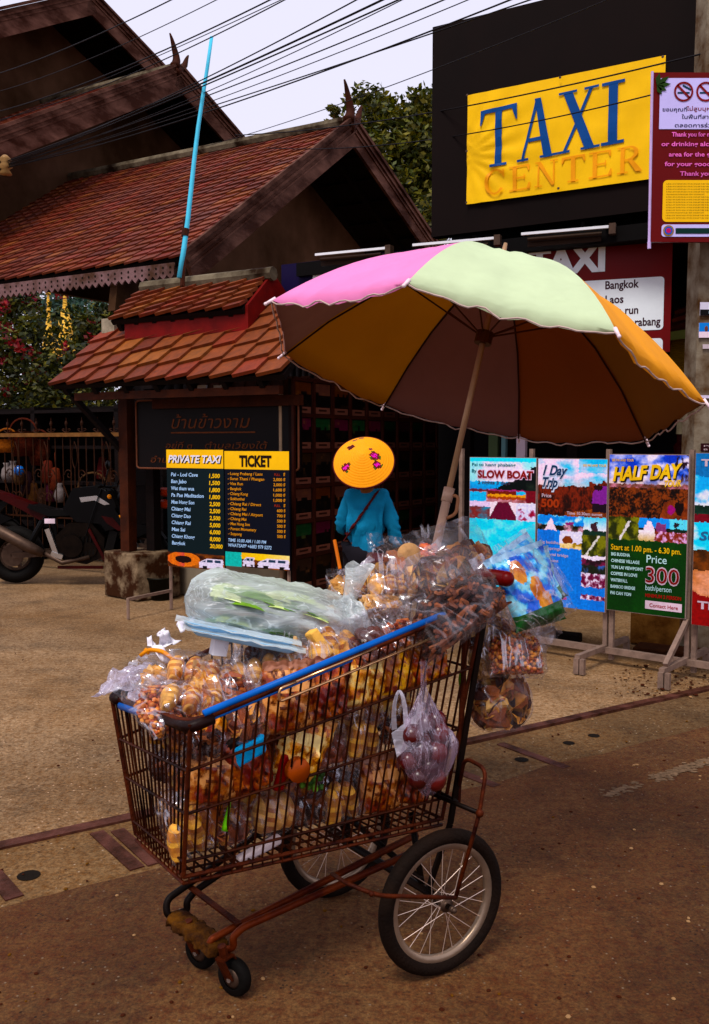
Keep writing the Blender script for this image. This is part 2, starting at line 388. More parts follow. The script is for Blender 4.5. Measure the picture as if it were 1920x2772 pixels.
# ================================================================== the temple hall: three stepped gables
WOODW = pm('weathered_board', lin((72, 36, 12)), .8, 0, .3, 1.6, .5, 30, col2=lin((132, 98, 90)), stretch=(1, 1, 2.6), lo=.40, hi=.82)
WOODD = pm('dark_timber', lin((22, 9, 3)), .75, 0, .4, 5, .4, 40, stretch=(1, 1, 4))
WOODB = pm('brown_timber', lin((66, 32, 12)), .7, 0, .4, 6, .4, 40)
PLAST = pm('brown_plaster', lin((66, 42, 20)), .9, 0, .35, .5, .1, 30, col2=lin((104, 78, 66)))
RIDGE = pm('mossy_ridge_cement', lin((54, 34, 18)), .9, 0, .4, 3, .5, 30, col2=lin((122, 112, 100)))
TILE = paintmat('roof_tile', .7, .35, 14, .3, 60, .3)
TPAL = [lin(c) for c in ((118, 56, 20), (108, 48, 16), (126, 62, 24), (116, 58, 26), (100, 44, 14), (122, 52, 18), (130, 74, 40))]
def tiles(mb, P, a, u, n, W, L, cols, rows, th=.03, roll=.012, slant=.03, pal=TPAL, patch=0, trim=None):
    """P: eave corner; a: along the eave, u: up the slope, n: off the roof; W x L metres of cols x rows tiles"""
    tw, tl = W / cols, L / rows
    for r in range(rows):
        for c in range(cols):
            o = P + a * (c * tw) + u * (r * tl); g = random.uniform(-.004, .004)
            w_ = tw * .985; l_ = tl * 1.18; s_ = slant * tl / .15
            p = [o - u * s_ + n * (th + g), o + a * w_ + u * 0 + n * (th + roll + g), o + a * w_ + u * l_ + n * roll, o + u * l_]
            q = [x - n * th * .9 for x in p]
            col = random.choice(pal); k = random.uniform(.85, 1.12); col = tuple(x * k for x in col)
            if patch and fbm(c * .22, r * .22, 5) > .15: col = tuple(x * 1.12 + .01 for x in col)
            mb.add(p + q, [(0, 1, 2, 3), (0, 4, 5, 1), (1, 5, 6, 2), (3, 7, 4, 0)], 0, col)
def gable_roof(root, A, E1, E2, L, cols, rows, bw, over, zwall, wallmat, tile_rear=False, finial=1.0):
    L1 = (A - E1).length; u1 = (A - E1).normalized(); n1 = SU.cross(u1); n1 = n1 if n1.z > 0 else -n1
    L2 = (A - E2).length; u2 = (A - E2).normalized(); n2 = SU.cross(u2); n2 = n2 if n2.z > 0 else -n2
    mb = MB(); s = -SU * L
    for (e, u, n) in ((E1, u1, n1), (E2, u2, n2)):
        a_, b_ = e - n * .02, A - n * .02
        mb.hexa([a_ - n * .1, a_ - n * .1 + s, b_ - n * .1 + s, b_ - n * .1, a_, a_ + s, b_ + s, b_])
        d_ = (A - e).length; nr = int(L / .7)
        for k in range(nr):
            q = -SU * (.45 + k * .7)
            mb.bar(e + q - n * .17 + u * .1, A + q - n * .17 - u * .1, .07, .1, n)
        for k in range(1, 12):     # battens
            q = e + u * (d_ * k / 12) - n * .14; mb.bar(q - SU * .06, q - SU * min(L, 3.0), .05, .04, n)
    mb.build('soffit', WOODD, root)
    mb = MB(); tiles(mb, E1 - SU * L, SU, u1, n1, L, L1, cols, rows, patch=1); 
    mb.build('roof_tiles', TILE, root)
    mb = MB(); mb.tube([A + n1 * .05 - SU * L * k / 10 + Z * .02 * fbm(k, 1) for k in range(11)], .085, 8)
    mb.build('ridge_cap', RIDGE, root)
    for e, u, n, L_ in ((E1, u1, n1, L1), (E2, u2, n2, L2)):      # bargeboards
        mb = MB(); o1 = SU * .03
        a_, b_ = e - u * .12 + o1, A + o1
        mb.hexa([a_ + n * .06 - n * bw, b_ + n * .06 - n * bw, b_ + n * .06 - n * bw + SU * .05, a_ + n * .06 - n * bw + SU * .05, a_ + n * .06, b_ + n * .06, b_ + n * .06 + SU * .05, a_ + n * .06 + SU * .05])
        for t_, th in ((.09, .05), (-.02, .035), (-.10, .02)):         # mouldings
            mb.bar(a_ + n * t_ + SU * .06, b_ + n * t_ + SU * .06, th, th, n)
        mb.build('bargeboard', WOODW, root)
    for sg, u in ((1, SW), (-1, -SW)):
        mb = MB(); b0 = A + SU * .05 + n1 * .02
        pts = [b0 - SW * .1, b0 + SW * .02 + Z * .12, b0 - SW * .10 + Z * .32, b0 - SW * .22 + Z * .56] if sg > 0 else [b0 - SW * .1 - Z * .1, b0 + SW * .08, b0 + SW * .2 + Z * .14, b0 + SW * .30 + Z * .34]
        pts = [b0 + (p_ - b0) * finial for p_ in pts]
        cv = arc(pts[0], pts[1], pts[2], 4)[:-1] + arc(pts[2], (pts[2] + pts[3]) / 2 + Z * .04, pts[3], 4)
        mb.tube(cv, [.09 * finial * (1 - .9 * k / (len(cv) - 1)) + .006 for k in range(len(cv))], 6)
        mb.build('finial', WOODB, root, True)
    # gable wall set back under the overhang
    mb = MB(); o = -SU * over; tri = []
    zz = zwall
    pa = A + o - n1 * .15 ; pb = E1 + o + u1 * .0; pc = E2 + o
    pb2 = V((pb.x, pb.y, zz)); pc2 = V((pc.x, pc.y, zz))
    t = [pb2, pc2, pc - n2 * .13, pa, pb - n1 * .13]; b = [q - SU * .12 for q in t]
    mb.add(t + b, [(0, 1, 2, 3, 4), (9, 8, 7, 6, 5), (0, 5, 6, 1), (1, 6, 7, 2), (2, 7, 8, 3), (3, 8, 9, 4), (4, 9, 5, 0)])
    mb.build('gable_wall', wallmat, root)
    return n1, u1
hall = thing('temple_hall', 'dark timber hall with stepped red tiled gables and carved roof horns', 'building', (-4.0, 14.0, 0))
C1 = PY(505, 692, 11.0)
A1 = PL(946, 338, C1, SU); r1 = PL(1150, 640, C1, SU); E1b = A1 + (r1 - A1) * ((A1.z - C1.z) / (A1.z - r1.z))
gable_roof(hall, A1, C1, E1b, 5.95, 25, 24, .34, 1.15, C1.z - .55, PLAST)
Q2 = V((-4.04, 16.7, 0)); A2 = PL(478, 190, Q2, SU); e2 = PL(0, 362, Q2, SU); r2 = PL(640, 375, Q2, SU)
gable_roof(hall, A2, A2 + (e2 - A2) * 1.5, A2 + (r2 - A2) * 2.0, 6.0, 26, 34, .42, 1.2, 4.2, PLAST)
Q3 = V((-5.46, 19.0, 0)); A3 = PL(238, -14, Q3, SU); e3 = PL(0, 40, Q3, SU); r3 = PL(430, 185, Q3, SU)
gable_roof(hall, A3, A3 + (e3 - A3) * 2.2, A3 + (r3 - A3) * 1.8, 5.0, 22, 30, .42, 1.2, 6.0, PLAST, finial=.9)
# carved fascia under the front eave
mb = MB(); f0 = C1 - SU * 5.9 - SW * .05 - Z * .07; n_ = 52
for k in range(n_):
    a_ = f0 + SU * (5.75 * k / n_); b_ = f0 + SU * (5.75 * (k + 1) / n_); m_ = (a_ + b_) / 2; h_ = .19
    mb.poly([a_, a_ - Z * h_ * .72, m_ - Z * h_, b_ - Z * h_ * .72, b_])
    mb.poly([q + SW * .02 for q in (a_, a_ - Z * h_ * .72, m_ - Z * h_, b_ - Z * h_ * .72, b_)])
    for zz in (.05, .11): mb.lathe([(.016, 0), (.001, 0)], m_ - Z * zz - SW * .003, -SW, 6, 1)
mb.build('carved_fascia', [pm('grey_lilac_board', lin((92, 66, 56)), .85, 0, .3, 4, .3, 40, col2=lin((132, 106, 112))), pm('hole_black', (.006, .003, .001))], hall)
# ground floor: dark timber wall and posts
mb = MB(); q0 = C1 + SW * .9 - SU * 1.1; q1 = PL(336, 900, q0, SW); q1.z = 0; q0.z = 0
hh = C1.z - .1; dW = SW * 6.2
mb.hexa([q1, q0, q0 + dW, q1 + dW] + [q + Z * hh for q in (q1, q0, q0 + dW, q1 + dW)])
for k in range(14):
    p = q1 + (q0 - q1) * ((k + .5) / 14); mb.box(p - SW * .02 + Z * (hh / 2), .06, .05, hh, (SU, SW, Z))
for k in range(34):
    p = q0 + dW * ((k + .5) / 34); mb.box(p + SU * .02 + Z * (hh / 2), .05, .05, hh, (SU, SW, Z))
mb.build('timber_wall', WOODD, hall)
mb = MB(); p = C1 + SW * .35 - SU * .9; 
for q in (p, ): mb.box(V((q.x, q.y, (C1.z) / 2)), .18, .18, C1.z, (SU, SW, Z))
mb.build('post', WOODD, hall)
mb = MB(); b0 = PL(527, 690, C1, SU)
mb.tube([b0 + Z * .02, b0 - Z * .07], [.03, .035], 8); mb.lathe([(.005, .1), (.03, .09), (.045, .02), (.055, -.03), (.0, -.03)], b0 - Z * .1, n=10)
mb.tube([b0 - Z * .1, b0 - Z * .36], [.004, .018], 6)
tag(mb.build('wind_bell', pm('tarnished_brass', lin((96, 74, 60)), .5, .6, .2)), 'small tarnished bell hanging from the lower corner of the carved bargeboard', 'bell')

# ================================================================== kiosk with the small tiled roof
KPAL = [lin(c) for c in ((124, 62, 24), (116, 56, 20), (130, 72, 34), (112, 52, 18), (126, 68, 32), (128, 58, 20), (136, 82, 46))]
K0 = V((-2.21, 9.0, 0)); K1 = PL(782, 1200, K0, SW); K1.z = 0
kiosk = thing('kiosk', 'timber ticket kiosk under a two tier roof of orange brown tiles', 'kiosk', (-1.4, 8.6, 0))
pE = K0 - SW * .5; EL = PL(140, 1040, pE, SW); ER = PL(766, 1003, pE, SW); ER = EL + SU * ((ER - EL).dot(SU))
TL_ = PL(318, 858, EL, SU); D_ = (TL_ - EL).dot(SW); up = (TL_ - EL)
def slope(P, span, upv, cols, rows, th, name, slant=.022):
    u = upv.normalized(); n = SU.cross(u); n = n if n.z > 0 else -n
    mb = MB(); tiles(mb, P, SU, u, n, span, upv.length, cols, rows, th, .022, slant, KPAL); mb.build(name, TILE, kiosk)
    mb = MB(); e = P - n * .01; g = e + u * upv.length; s_ = SU * span
    mb.hexa([e - n * .05, e - n * .05 + s_, g - n * .05 + s_, g - n * .05, e, e + s_, g + s_, g])
    for k in range(7): mb.bar(e + s_ * (k + .3) / 7 - n * .09, g + s_ * (k + .3) / 7 - n * .09, .05, .07, n)
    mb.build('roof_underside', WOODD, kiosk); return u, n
sp = (ER - EL).length
u_, n_k = slope(EL, sp, up * 1.0, 11, 5, .035, 'lower_roof_tiles')
mb = MB(); q = PL(292, 884, EL + SW * D_ * .75, SW); mb.box(q + SU * .06, .17, .12, .14, (SU, SW, Z)); mb.build('cement_cap', pm('pale_cement', lin((150, 140, 130)), .9, 0, .3, 12, .3, 40), kiosk)
UL = PL(298, 866, EL + SW * D_ * .5, SW); UT = PL(388, 788, EL + SW * D_ * .95, SW); URp = PL(655, 846, EL + SW * D_ * .5, SW)
span2 = (URp - UL).dot(SU); up2 = UT - UL; up2 -= SU * up2.dot(SU)
slope(UL, span2, up2, 8, 5, .035, 'upper_roof_tiles')
REDB = pm('red_painted_board', lin((112, 34, 16)), .6, 0, .3, 4, .2, 40)
mb = MB(); a_ = UL + SU * .14 + SW * .05 - Z * .02; b_ = UL + SU * span2 + SW * .05 - Z * .02; fh = .17
mb.hexa([a_ - Z * fh, b_ - Z * fh, b_ - Z * fh + SW * .03, a_ - Z * fh + SW * .03, a_, b_, b_ + SW * .03, a_ + SW * .03])
mb.build('red_fascia', REDB, kiosk)
mb = MB(); c_ = b_ + up2 + Z * .02
mb.hexa([b_ - Z * fh, c_ - Z * fh, c_ - Z * fh + SU * .03, b_ - Z * fh + SU * .03, b_ + Z * .05, c_ + Z * .05, c_ + Z * .05 + SU * .03, b_ + Z * .05 + SU * .03])
d_ = c_ + SW * .3 - Z * .22
mb.hexa([c_ - Z * fh, d_ - Z * fh, d_ - Z * fh + SU * .03, c_ - Z * fh + SU * .03, c_ + Z * .05, d_ + Z * .05, d_ + Z * .05 + SU * .03, c_ + Z * .05 + SU * .03])
mb.build('red_verge', REDB, kiosk)
mb = MB(); mb.tube([UT + SU * (span2 * k / 8) + Z * .03 for k in range(9)], .065, 8); mb.build('ridge_cap', RIDGE, kiosk)
mb = MB(); bz = EL.z - .13
for p in (K0, K0 + (K1 - K0) * .0): pass
def post(mb, p, z0, z1, w_): mb.box(V((p.x, p.y, (z0 + z1) / 2)), w_, w_, z1 - z0, (SU, SW, Z))
mb = MB(); post(mb, K0, .45, bz + .1, .11); mb.build('post', WOODB, kiosk)
mb = MB(); post(mb, K0 + SU * .16 + SW * .18, .0, bz + .1, .1); mb.build('post', WOODD, kiosk)
mb = MB(); post(mb, K1 + SU * .03, 0, bz + .12, .085); mb.build('post', WOODB, kiosk)
mb = MB(); p = K1 - SU * .045 - SW * .05; mb.tube([V((p.x, p.y, 0)), V((p.x, p.y, bz + .02))], .02, 8); mb.build('pipe', pm('grey_pipe', lin((150, 128, 112)), .5, .2, .2), kiosk)
mb = MB(); bm0 = EL + SU * .2 + SW * .12 - Z * .12; bm1 = ER - SU * .1 + SW * .12 - Z * .12
mb.bar(bm0, bm1, .06, .07); mb.bar(bm0 + SU * .7 + SW * .3 - Z * .07, bm1 + SW * .3 - Z * .07, .07, .09)
mb.build('eave_beam', WOODB, kiosk)
mb = MB(); mb.bar(PL(196, 1072, pE + SW * .15, SW), PL(336, 1225, K0, SW), .05, .05, SU); mb.build('brace', WOODD, kiosk)
mb = MB(); wb = K0 + SW * .9; L_ = (K1 - K0).length
mb.hexa([wb, wb + SU * L_, wb + SU * L_ + SW * .06, wb + SW * .06] + [q + Z * (bz + .2) for q in (wb, wb + SU * L_, wb + SU * L_ + SW * .06, wb + SW * .06)])
for k in range(12): mb.box(wb + SU * (L_ * (k + .5) / 12) - SW * .015 + Z * 1.1, .1, .03, 2.1, (SU, SW, Z))
mb.build('plank_wall', pm('plank_red_brown', lin((52, 24, 10)), .8, 0, .4, 8, .3, 40), kiosk)
mb = MB(); c0 = K0 + SU * .28 + SW * .35
mb.hexa([c0, c0 + SU * 1.3, c0 + SU * 1.3 + SW * .3, c0 + SW * .3] + [q + Z * .82 for q in (c0, c0 + SU * 1.3, c0 + SU * 1.3 + SW * .3, c0 + SW * .3)])
mb.build('counter', pm('dusty_white_panel', lin((134, 122, 112)), .7, 0, .15, 3), kiosk)
mb = MB()
for zz in (.90, 1.02): mb.tube([c0 - SU * .1 - SW * .06 + Z * zz, c0 + SU * 1.3 - SW * .06 + Z * zz], .045, 10)
mb.build('rail', pm('orange_red_rail', lin((150, 60, 14)), .4, 0, .2), kiosk)
# white pieces standing in for lit sky and paper under the eave
mb = MB()
for px, l_ in ((548, 'left one of two white pieces for lit sky and paper under the kiosk eave'), (592, 'right one of two white pieces for lit sky and paper under the kiosk eave')):
    mb = MB(); p = PL(px, 1056, K0 + SW * .05, SW); mb.box(p, .1, .02, .09, (SU, SW, Z)); tag(mb.build('sky_paper_patch', pm('plain_white', lin((220, 220, 235)), .7, 0, .05)), l_, 'paper', 'white pieces for sky and paper under the kiosk eave')

# ---- dark board with Thai lettering
pl = Plane(PL(366, 1082, K0 - SW * .06, SW), PL(770, 1078, K0 - SW * .06, SW), .66); pl.x = SU; pl.w = (K1 - K0).length * .995
thai = thing('thai_board', 'dark brown board with faint Thai handwriting and a pale rounded border', 'sign', pl.at(.5, 1))
mb = MB(); slab(mb, pl, .03); mb.build('board', pm('black_brown_board', lin((18, 6, 3)), .5, 0, .3, 4), thai)
mb = MB(); pts = []
for cu, cv, a0 in ((.97, .06, 0), (.03, .06, 90), (.03, .94, 180), (.97, .94, 270)):
    for k in range(5): pts.append(pl.at(cu + .022 * cos(RAD(a0 + 22.5 * k)), cv - .045 * sin(RAD(a0 + 22.5 * k)), .006))
mb.tube(pts, .009, 6, True); mb.build('border', pm('tan_border', lin((116, 74, 60)), .6, 0, .2), thai)
mb = MB(); text(mb, pl, 'บ้านข้าวงาม', .24, .42, .17, .48, shear=.25, off=.004); rect(mb, pl, .235, .47, .75, .49, .004)
text(mb, pl, 'อยู่ที่ ๓', .20, .70, .085, .17, shear=.2, off=.004); text(mb, pl, 'ตำบลเวียงใต้', .45, .70, .085, .37, shear=.2, off=.004)
text(mb, pl, 'อำเภอปาย', .10, .90, .085, .3, shear=.2, off=.004)
mb.build('lettering', pm('faint_tan_paint', lin((104, 58, 38)), .6, 0, .25, 20), thai)

# ---- photo display panels along the kiosk side
PB = K1 + SU * .1 - SW * .02; pA = PL(792, 1200, PB, SU); pBp = PL(1180, 1200, PB, SU); ztop = 2.05
pl = Plane(V((pA.x, pA.y, ztop)), V((pBp.x, pBp.y, ztop)), 1.85)
disp = thing('photo_display_wall', 'timber framed panel wall hung with rows of dark framed prints', 'display wall', pl.at(.5, 1) - Z * .0)
mb = MB(); slab(mb, pl, .04); mb.build('panel', pm('panel_red_brown', lin((26, 10, 4)), .75, 0, .3, 4), disp)
mb = MB(); NC, NR = 9, 6
cx = [.0 + 1.0 * k / NC for k in range(NC + 1)]
for c in cx: p0, p1 = pl.at(c, 0, .012), pl.at(c, 1, .012); mb.bar(p0, p1, .03, .024, pl.n)
for r in range(NR + 1): p0, p1 = pl.at(0, r / NR, .010), pl.at(1, r / NR, .010); mb.bar(p0, p1, .03, .02, pl.n)
mb.build('frame_grid', pm('frame_orange_brown', lin((58, 24, 7)), .6, 0, .3, 5), disp)
for r in range(NR):
    for c in range(NC):
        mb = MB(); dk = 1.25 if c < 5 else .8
        sd_ = r * 17 + c * 3; hue = [(60, 30, 14), (40, 26, 20), (20, 46, 26), (66, 40, 34), (36, 22, 12), (60, 18, 34)][sd_ % 6]
        def fn(u, v, s=sd_, h=hue): 
            n = fbm(u * 2.5 + s, v * 2.5, s); g = (h if v < .45 + .2 * n else (10, 5, 3)); return mixc(g, (90, 60, 40), max(0, n - .25) * .8)
        u0, u1 = cx[c] + .012, cx[c + 1] - .012; v0, v1 = r / NR + .012, (r + 1) / NR - .045
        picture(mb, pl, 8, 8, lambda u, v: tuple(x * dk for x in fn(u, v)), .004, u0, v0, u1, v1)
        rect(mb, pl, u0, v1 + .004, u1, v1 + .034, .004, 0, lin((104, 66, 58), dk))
        rect(mb, pl, u0 + .02, v1 + .013, u1 - .02, v1 + .022, .006, 0, lin((50, 26, 20), dk))
        mb.build('photo_print', PRINT, disp)

# ================================================================== stone block, bucket, blue pole
mb = MB(); zt = .445; f0 = G(283, 1612); f1 = G(372, 1628); dep = SW * .5
p = [f0, f1, f1 + V((.36, .3, 0)), f0 + V((.3, .36, 0))]
bmv = MB(); bmv.hexa(p + [q + Z * zt for q in p])
o = bmv.build('stone_block', pm('stained_concrete', lin((74, 42, 16)), .9, 0, .4, 5, .6, 40, col2=lin((140, 122, 106)), lo=.46, hi=.66))
bv = o.modifiers.new('worn_edges', 'BEVEL'); bv.width = .015; bv.segments = 2
tag(o, 'stained grey concrete block carrying the left post of the kiosk', 'concrete block')
p = G(430, 1625) + V((0, .08, 0))
mb = MB(); mb.lathe([(.001, 0), (.09, 0), (.125, .2), (.135, .2), (.135, .215), (.118, .215), (.085, .02), (.001, .02)], p, n=18)
tag(mb.build('bucket', pm('dark_green_plastic', lin((24, 22, 12)), .5, 0, .2), smooth=True), 'black plastic bucket standing beside the stained concrete block', 'bucket')
bt, bb = PY(571, 100, 9.2), PY(486, 752, 8.85)
bp = thing('flag_pole', 'tall leaning pale blue pole fixed to the kiosk roof', 'pole', bb)
mb = MB(); mb.tube([bb + (bt - bb) * k / 8 + V((.02 * sin(k), 0, 0)) * .4 for k in range(9)], [.026 - .0012 * k for k in range(9)], 8); mb.build('tube', pm('pale_blue_paint', lin((110, 190, 228), 1.0), .4, 0, .12, 3), bp, True)
mb = MB(); q0_, q1_ = PY(503, 590, 8.95), PY(494, 775, 8.85); mb.tube([q0_, q1_], .024, 6); mb.tube([bb + (bt - bb) * .17, bb + (bt - bb) * .2], .034, 8); mb.build('bracket', WOODB, bp)
# ================================================================== garden behind, trees, stupas
LEAF = paintmat('leaf', .6, .25, 3, 0, 60, .3, trans=.25)
def leaves(mb, c, r, n, size, pal, squash=.8):
    c = V(c)
    for k in range(n):
        d = V((random.gauss(0, 1), random.gauss(0, 1), random.gauss(0, 1))).normalized(); q = c + V((d.x, d.y, d.z * squash)) * r * (random.random() ** .4)
        a = V((random.gauss(0, 1), random.gauss(0, 1), random.gauss(0, .7))).normalized(); b = a.cross(d + V((.1, .2, .3))).normalized()
        s_ = size * random.uniform(.6, 1.3); col = random.choice(pal); k_ = random.uniform(.6, 1.25)
        mb.poly([q - a * s_, q - b * s_ * .5, q + a * s_, q + b * s_ * .5], 0, tuple(x * k_ for x in col))
def tree(name, label, base, crowns, size, n, pal, tr=.15, group=None, flowers=None):
    t = thing(name, label, 'tree' if 'tree' in name else 'shrub', base, group)
    top = V(crowns[0][0]); b = V(base)
    mb = MB(); mid = (b + top) / 2 + V((tr, 0, 0)); mb.tube(arc(b, mid, top, 6), [tr * (1 - .12 * k) for k in range(7)], 8)
    for c, r in crowns[1:]: 
        s_ = b + (top - b) * .45; mb.tube(arc(s_, (s_ + V(c)) / 2 - Z * .1, V(c), 4), [tr * .5, tr * .42, tr * .34, tr * .26, tr * .15], 6)
    mb.build('trunk', WOODB, t)
    mb = MB(); tot = sum(r ** 2 for _, r in crowns)
    for c, r in crowns:
        m_ = int(n * r * r / tot); 
        for k in range(max(3, m_ // 60)):
            d = V((random.gauss(0, 1), random.gauss(0, 1), random.gauss(0, .8))).normalized() * r * random.random() ** .5
            leaves(mb, V(c) + d, r * .36, 60, size, pal if random.random() < .6 else [tuple(x * .55 for x in q) for q in pal])
    mb.build('crown', LEAF, t)
    if flowers:
        mb = MB()
        for k in range(flowers[0]):
            c, r = random.choice(crowns); d = V((random.gauss(0, 1), -abs(random.gauss(0, 1)), random.gauss(0, .8))).normalized() * r * random.uniform(.75, 1.0)
            leaves(mb, V(c) + d, .34, 26, .12, flowers[1])
        mb.build('flowers', LEAF, t)['kind'] = 'stuff'
    return t
GP = [lin(c, 1.5) for c in ((84, 84, 16), (66, 72, 12), (104, 96, 28), (48, 54, 10), (92, 88, 40))]
GD = [lin(c, 2.0) for c in ((60, 62, 14), (40, 46, 10), (78, 74, 24), (26, 32, 8))]
FL = [lin(c, .8) for c in ((150, 16, 24), (170, 24, 40), (120, 10, 14), (160, 30, 70))]
def Pz(x, y, Y): return PY(x, y, Y)
tree('roadside_tree', 'bushy olive green tree rising between the gable and the black billboard', PY(1090, 1260, 27), [(PY(1080, 500, 27), 2.2), (PY(1010, 330, 27), 1.1), (PY(1130, 380, 27), 1.5), (PY(1060, 420, 26.5), 1.3), (PY(1160, 300, 27), 1.2), (PY(1000, 290, 27), .55), (PY(1160, 560, 26), 1.7), (PY(1075, 300, 27.4), .6)], .11, 15000, GP, .25)
tree('roadside_tree', 'small tree top just showing above the gable ridge', PY(900, 1260, 29), [(PY(905, 312, 29), .35), (PY(910, 330, 29), .3)], .09, 500, GP, .06)
tree('flowering_shrub', 'tall olive shrub with scattered red flowers at the left edge', V((-13.5, 36, 0)), [(PY(40, 870, 36.3), 2.23), (PY(-40, 800, 36.3), 1.98), (PY(60, 960, 35.5), 1.65), (PY(10, 1020, 34.6), 2.15), (PY(60, 800, 37.3), 0.82), (PY(-10, 1130, 34.6), 2.15)], .12, 13000, GD, .1, flowers=(24, FL))
tree('flowering_shrub', 'green shrub with red flowers under the hanging fascia beside the dark wall', V((-9.6, 36, 0)), [(PY(310, 850, 36.3), 1.40), (PY(290, 790, 37.1), 0.82), (PY(265, 930, 36.3), 1.32), (PY(215, 1000, 35.6), 1.15), (PY(160, 1030, 35.3), 1.32), (PY(330, 760, 36.3), 0.91), (PY(240, 1090, 34.6), 2.15), (PY(120, 1110, 34.0), 1.98)], .12, 13000, GD, .1, flowers=(26, FL))
tree('distant_tree', 'hazy bluish green tree behind the two golden spires', V((-24, 70, 0)), [(PY(215, 850, 70), 2.4), (PY(150, 880, 70), 2.6), (PY(250, 900, 69), 2.6), (PY(90, 850, 71), 3), (PY(310, 850, 70), 3)], .3, 5000, [lin(c) for c in ((70, 96, 84), (92, 120, 116), (60, 84, 62))], .3)
GOLD = pm('gold_leaf', lin((206, 168, 104), 1.1), .5, .1, .25, 3, .2, 20)
def stupa(label, x, ytop, ybot, Y, wide, fancy):
    t = PY(x, ytop, Y); b = PY(x, ybot, Y); h = t.z - b.z; r = wide / 2 * Y / FPX
    s = thing('stupa', label, 'stupa', V((t.x, Y, 0)), 'golden temple spires')
    pr = [(r * 1.6, -b.z), (r * 1.6, -b.z * .4), (r * 1.3, -.5), (r * 1.0, 0), (r, h * .03), (r * .75, h * .05), (r * .8, h * .10), (r * .55, h * .13), (r * .62, h * .2), (r * .32, h * .3)]
    if fancy: pr[4:] = [(r, h * .04), (r * 1.15, h * .1), (r * .9, h * .13), (r * .95, h * .24), (r * .6, h * .28), (r * .62, h * .38), (r * .32, h * .42)]
    for k in range(9):
        q = .42 + .4 * k / 9; rr = r * (.34 - .26 * k / 9) * (1 if fancy else 1.05); pr += [(rr, h * q), (rr * (1.5 if not fancy else 1.2), h * (q + .015)), (rr * .9, h * (q + .03))]
    mb = MB(); mb.lathe(pr + [(r * .05, h * .9), (0, h)], b, n=16); mb.build('body', GOLD, s, True)
    mb = MB()
    for k in range(4 if not fancy else 2): q = .70 + .075 * k; mb.lathe([(.02, 0), (r * (.55 - .09 * k), .03), (r * (.5 - .09 * k), .16), (.02, .3)], b + Z * h * q, n=12)
    mb.build('tiered_parasol', GOLD, s, True)
stupa('slim golden spire with tiered parasol rings, left one of the two', 133, 752, 906, 60, 26, False)
stupa('golden spire with a pale ornate middle, right of the slim ringed spire', 178, 742, 905, 63, 38, True)

# ================================================================== iron fence and market goods behind it
IRON = pm('rusty_iron', lin((56, 30, 12)), .7, .1, .4, 20)
FO = V((-3.1, 10.7, 0)); fa = PL(-70, 1200, FO, SW); fb = PL(332, 1200, FO, SW); fa.z = fb.z = 0
fence = thing('iron_fence', 'wrought iron fence with scrolls, spear points and a tan top rail', 'fence', (fa + fb) / 2); fl = (fb - fa).length
mb = MB(); zr = 1.60; mb.bar(fa + Z * zr, fb + Z * zr, .05, .045); mb.build('top_rail', pm('tan_rail', lin((116, 82, 56)), .6, 0, .25, 12), fence)
mb = MB(); mb.bar(fa + Z * .18, fb + Z * .18, .04, .035); mb.bar(fa + Z * .62, fb + Z * .62, .02, .02); mb.build('lower_rail', IRON, fence)
mb = MB(); npan = 5; pw = fl / npan
for k in range(npan * 4):
    p = fa + SU * (pw * (k + .5) / 4); mb.tube([p + Z * .18, p + Z * zr], .008, 5)
mb.build('bars', IRON, fence)
for k in range(npan * 2):
    mb = MB(); p = fa + SU * (pw * (k + .5) / 2); mb.tube([p + Z * zr, p + Z * (zr + .2)], [.012, .004], 5); mb.ball(p + Z * (zr + .13), (.018, .018, .035), None, 6, 4)
    for s in (-1, 1): mb.tube([p + SU * s * .05 * sin(t * .9) + Z * (zr + .02 + .03 * t - .012 * t * t * .4) + SU * s * .012 * t for t in range(5)], .006, 4)
    mb.build('spear_point', IRON, fence)
def spiral(p, s, r, z0): return [p + SU * s * (r * (1 - k / 16) * cos(k * .55)) + Z * (z0 + r * (1 - k / 16) * sin(k * .55)) for k in range(15)]
mb = MB()
for k in range(npan):
    p = fa + SU * (pw * (k + .5))
    for s in (-1, 1):
        mb.tube([p + Z * .62, p + SU * s * pw * .42 + Z * 1.05], .008, 5)
        mb.tube(spiral(p + SU * s * pw * .2, s, .07, 1.13), .007, 4); mb.tube(spiral(p + SU * s * pw * .12, -s, .06, .86), .007, 4)
        mb.tube(arc(p + Z * 1.2, p + SU * s * .09 + Z * 1.35, p + Z * 1.52, 8), .007, 4)
    mb.tube([p + Z * .62, p + Z * 1.2], .008, 5)
mb.build('scrollwork', IRON, fence)
STRAW = pm('woven_straw', lin((84, 36, 8)), .85, 0, .35, 30, .6, 90)
def basket(label, x, y, Y, r, h, m, cat='basket', group='woven baskets on the market stall'):
    p = PY(x, y, Y); t = thing('woven_basket', label, cat, p, group)
    mb = MB(); mb.lathe([(.001, 0), (r * .7, 0), (r, h * .5), (r * .9, h), (r * .98, h * 1.02), (r * .86, h), (r * .8, h * .1), (.001, h * .08)], p, n=16); mb.build('body', m, t, True)
    mb = MB(); mb.tube([p + V((r * .9 * cos(a), 0, h + r * .9 * sin(a))) for a in [pi * k / 10 for k in range(11)]], .012, 5); mb.build('handle', m, t)
WHITE = pm('dusty_white', lin((120, 110, 112)), .6, 0, .2, 20); GREY = pm('dusty_grey', lin((90, 66, 48)), .7, 0, .3, 20)
basket('large orange straw basket hanging high behind the fence, second from the frame edge', 65, 1235, 11.6, .19, .3, STRAW)
basket('pale straw basket hanging at the left edge behind the fence', 20, 1225, 11.5, .15, .16, pm('pale_straw', lin((140, 84, 30)), .85, 0, .3, 30))
basket('tall orange straw basket right of the large hanging one', 108, 1260, 11.7, .14, .32, STRAW)
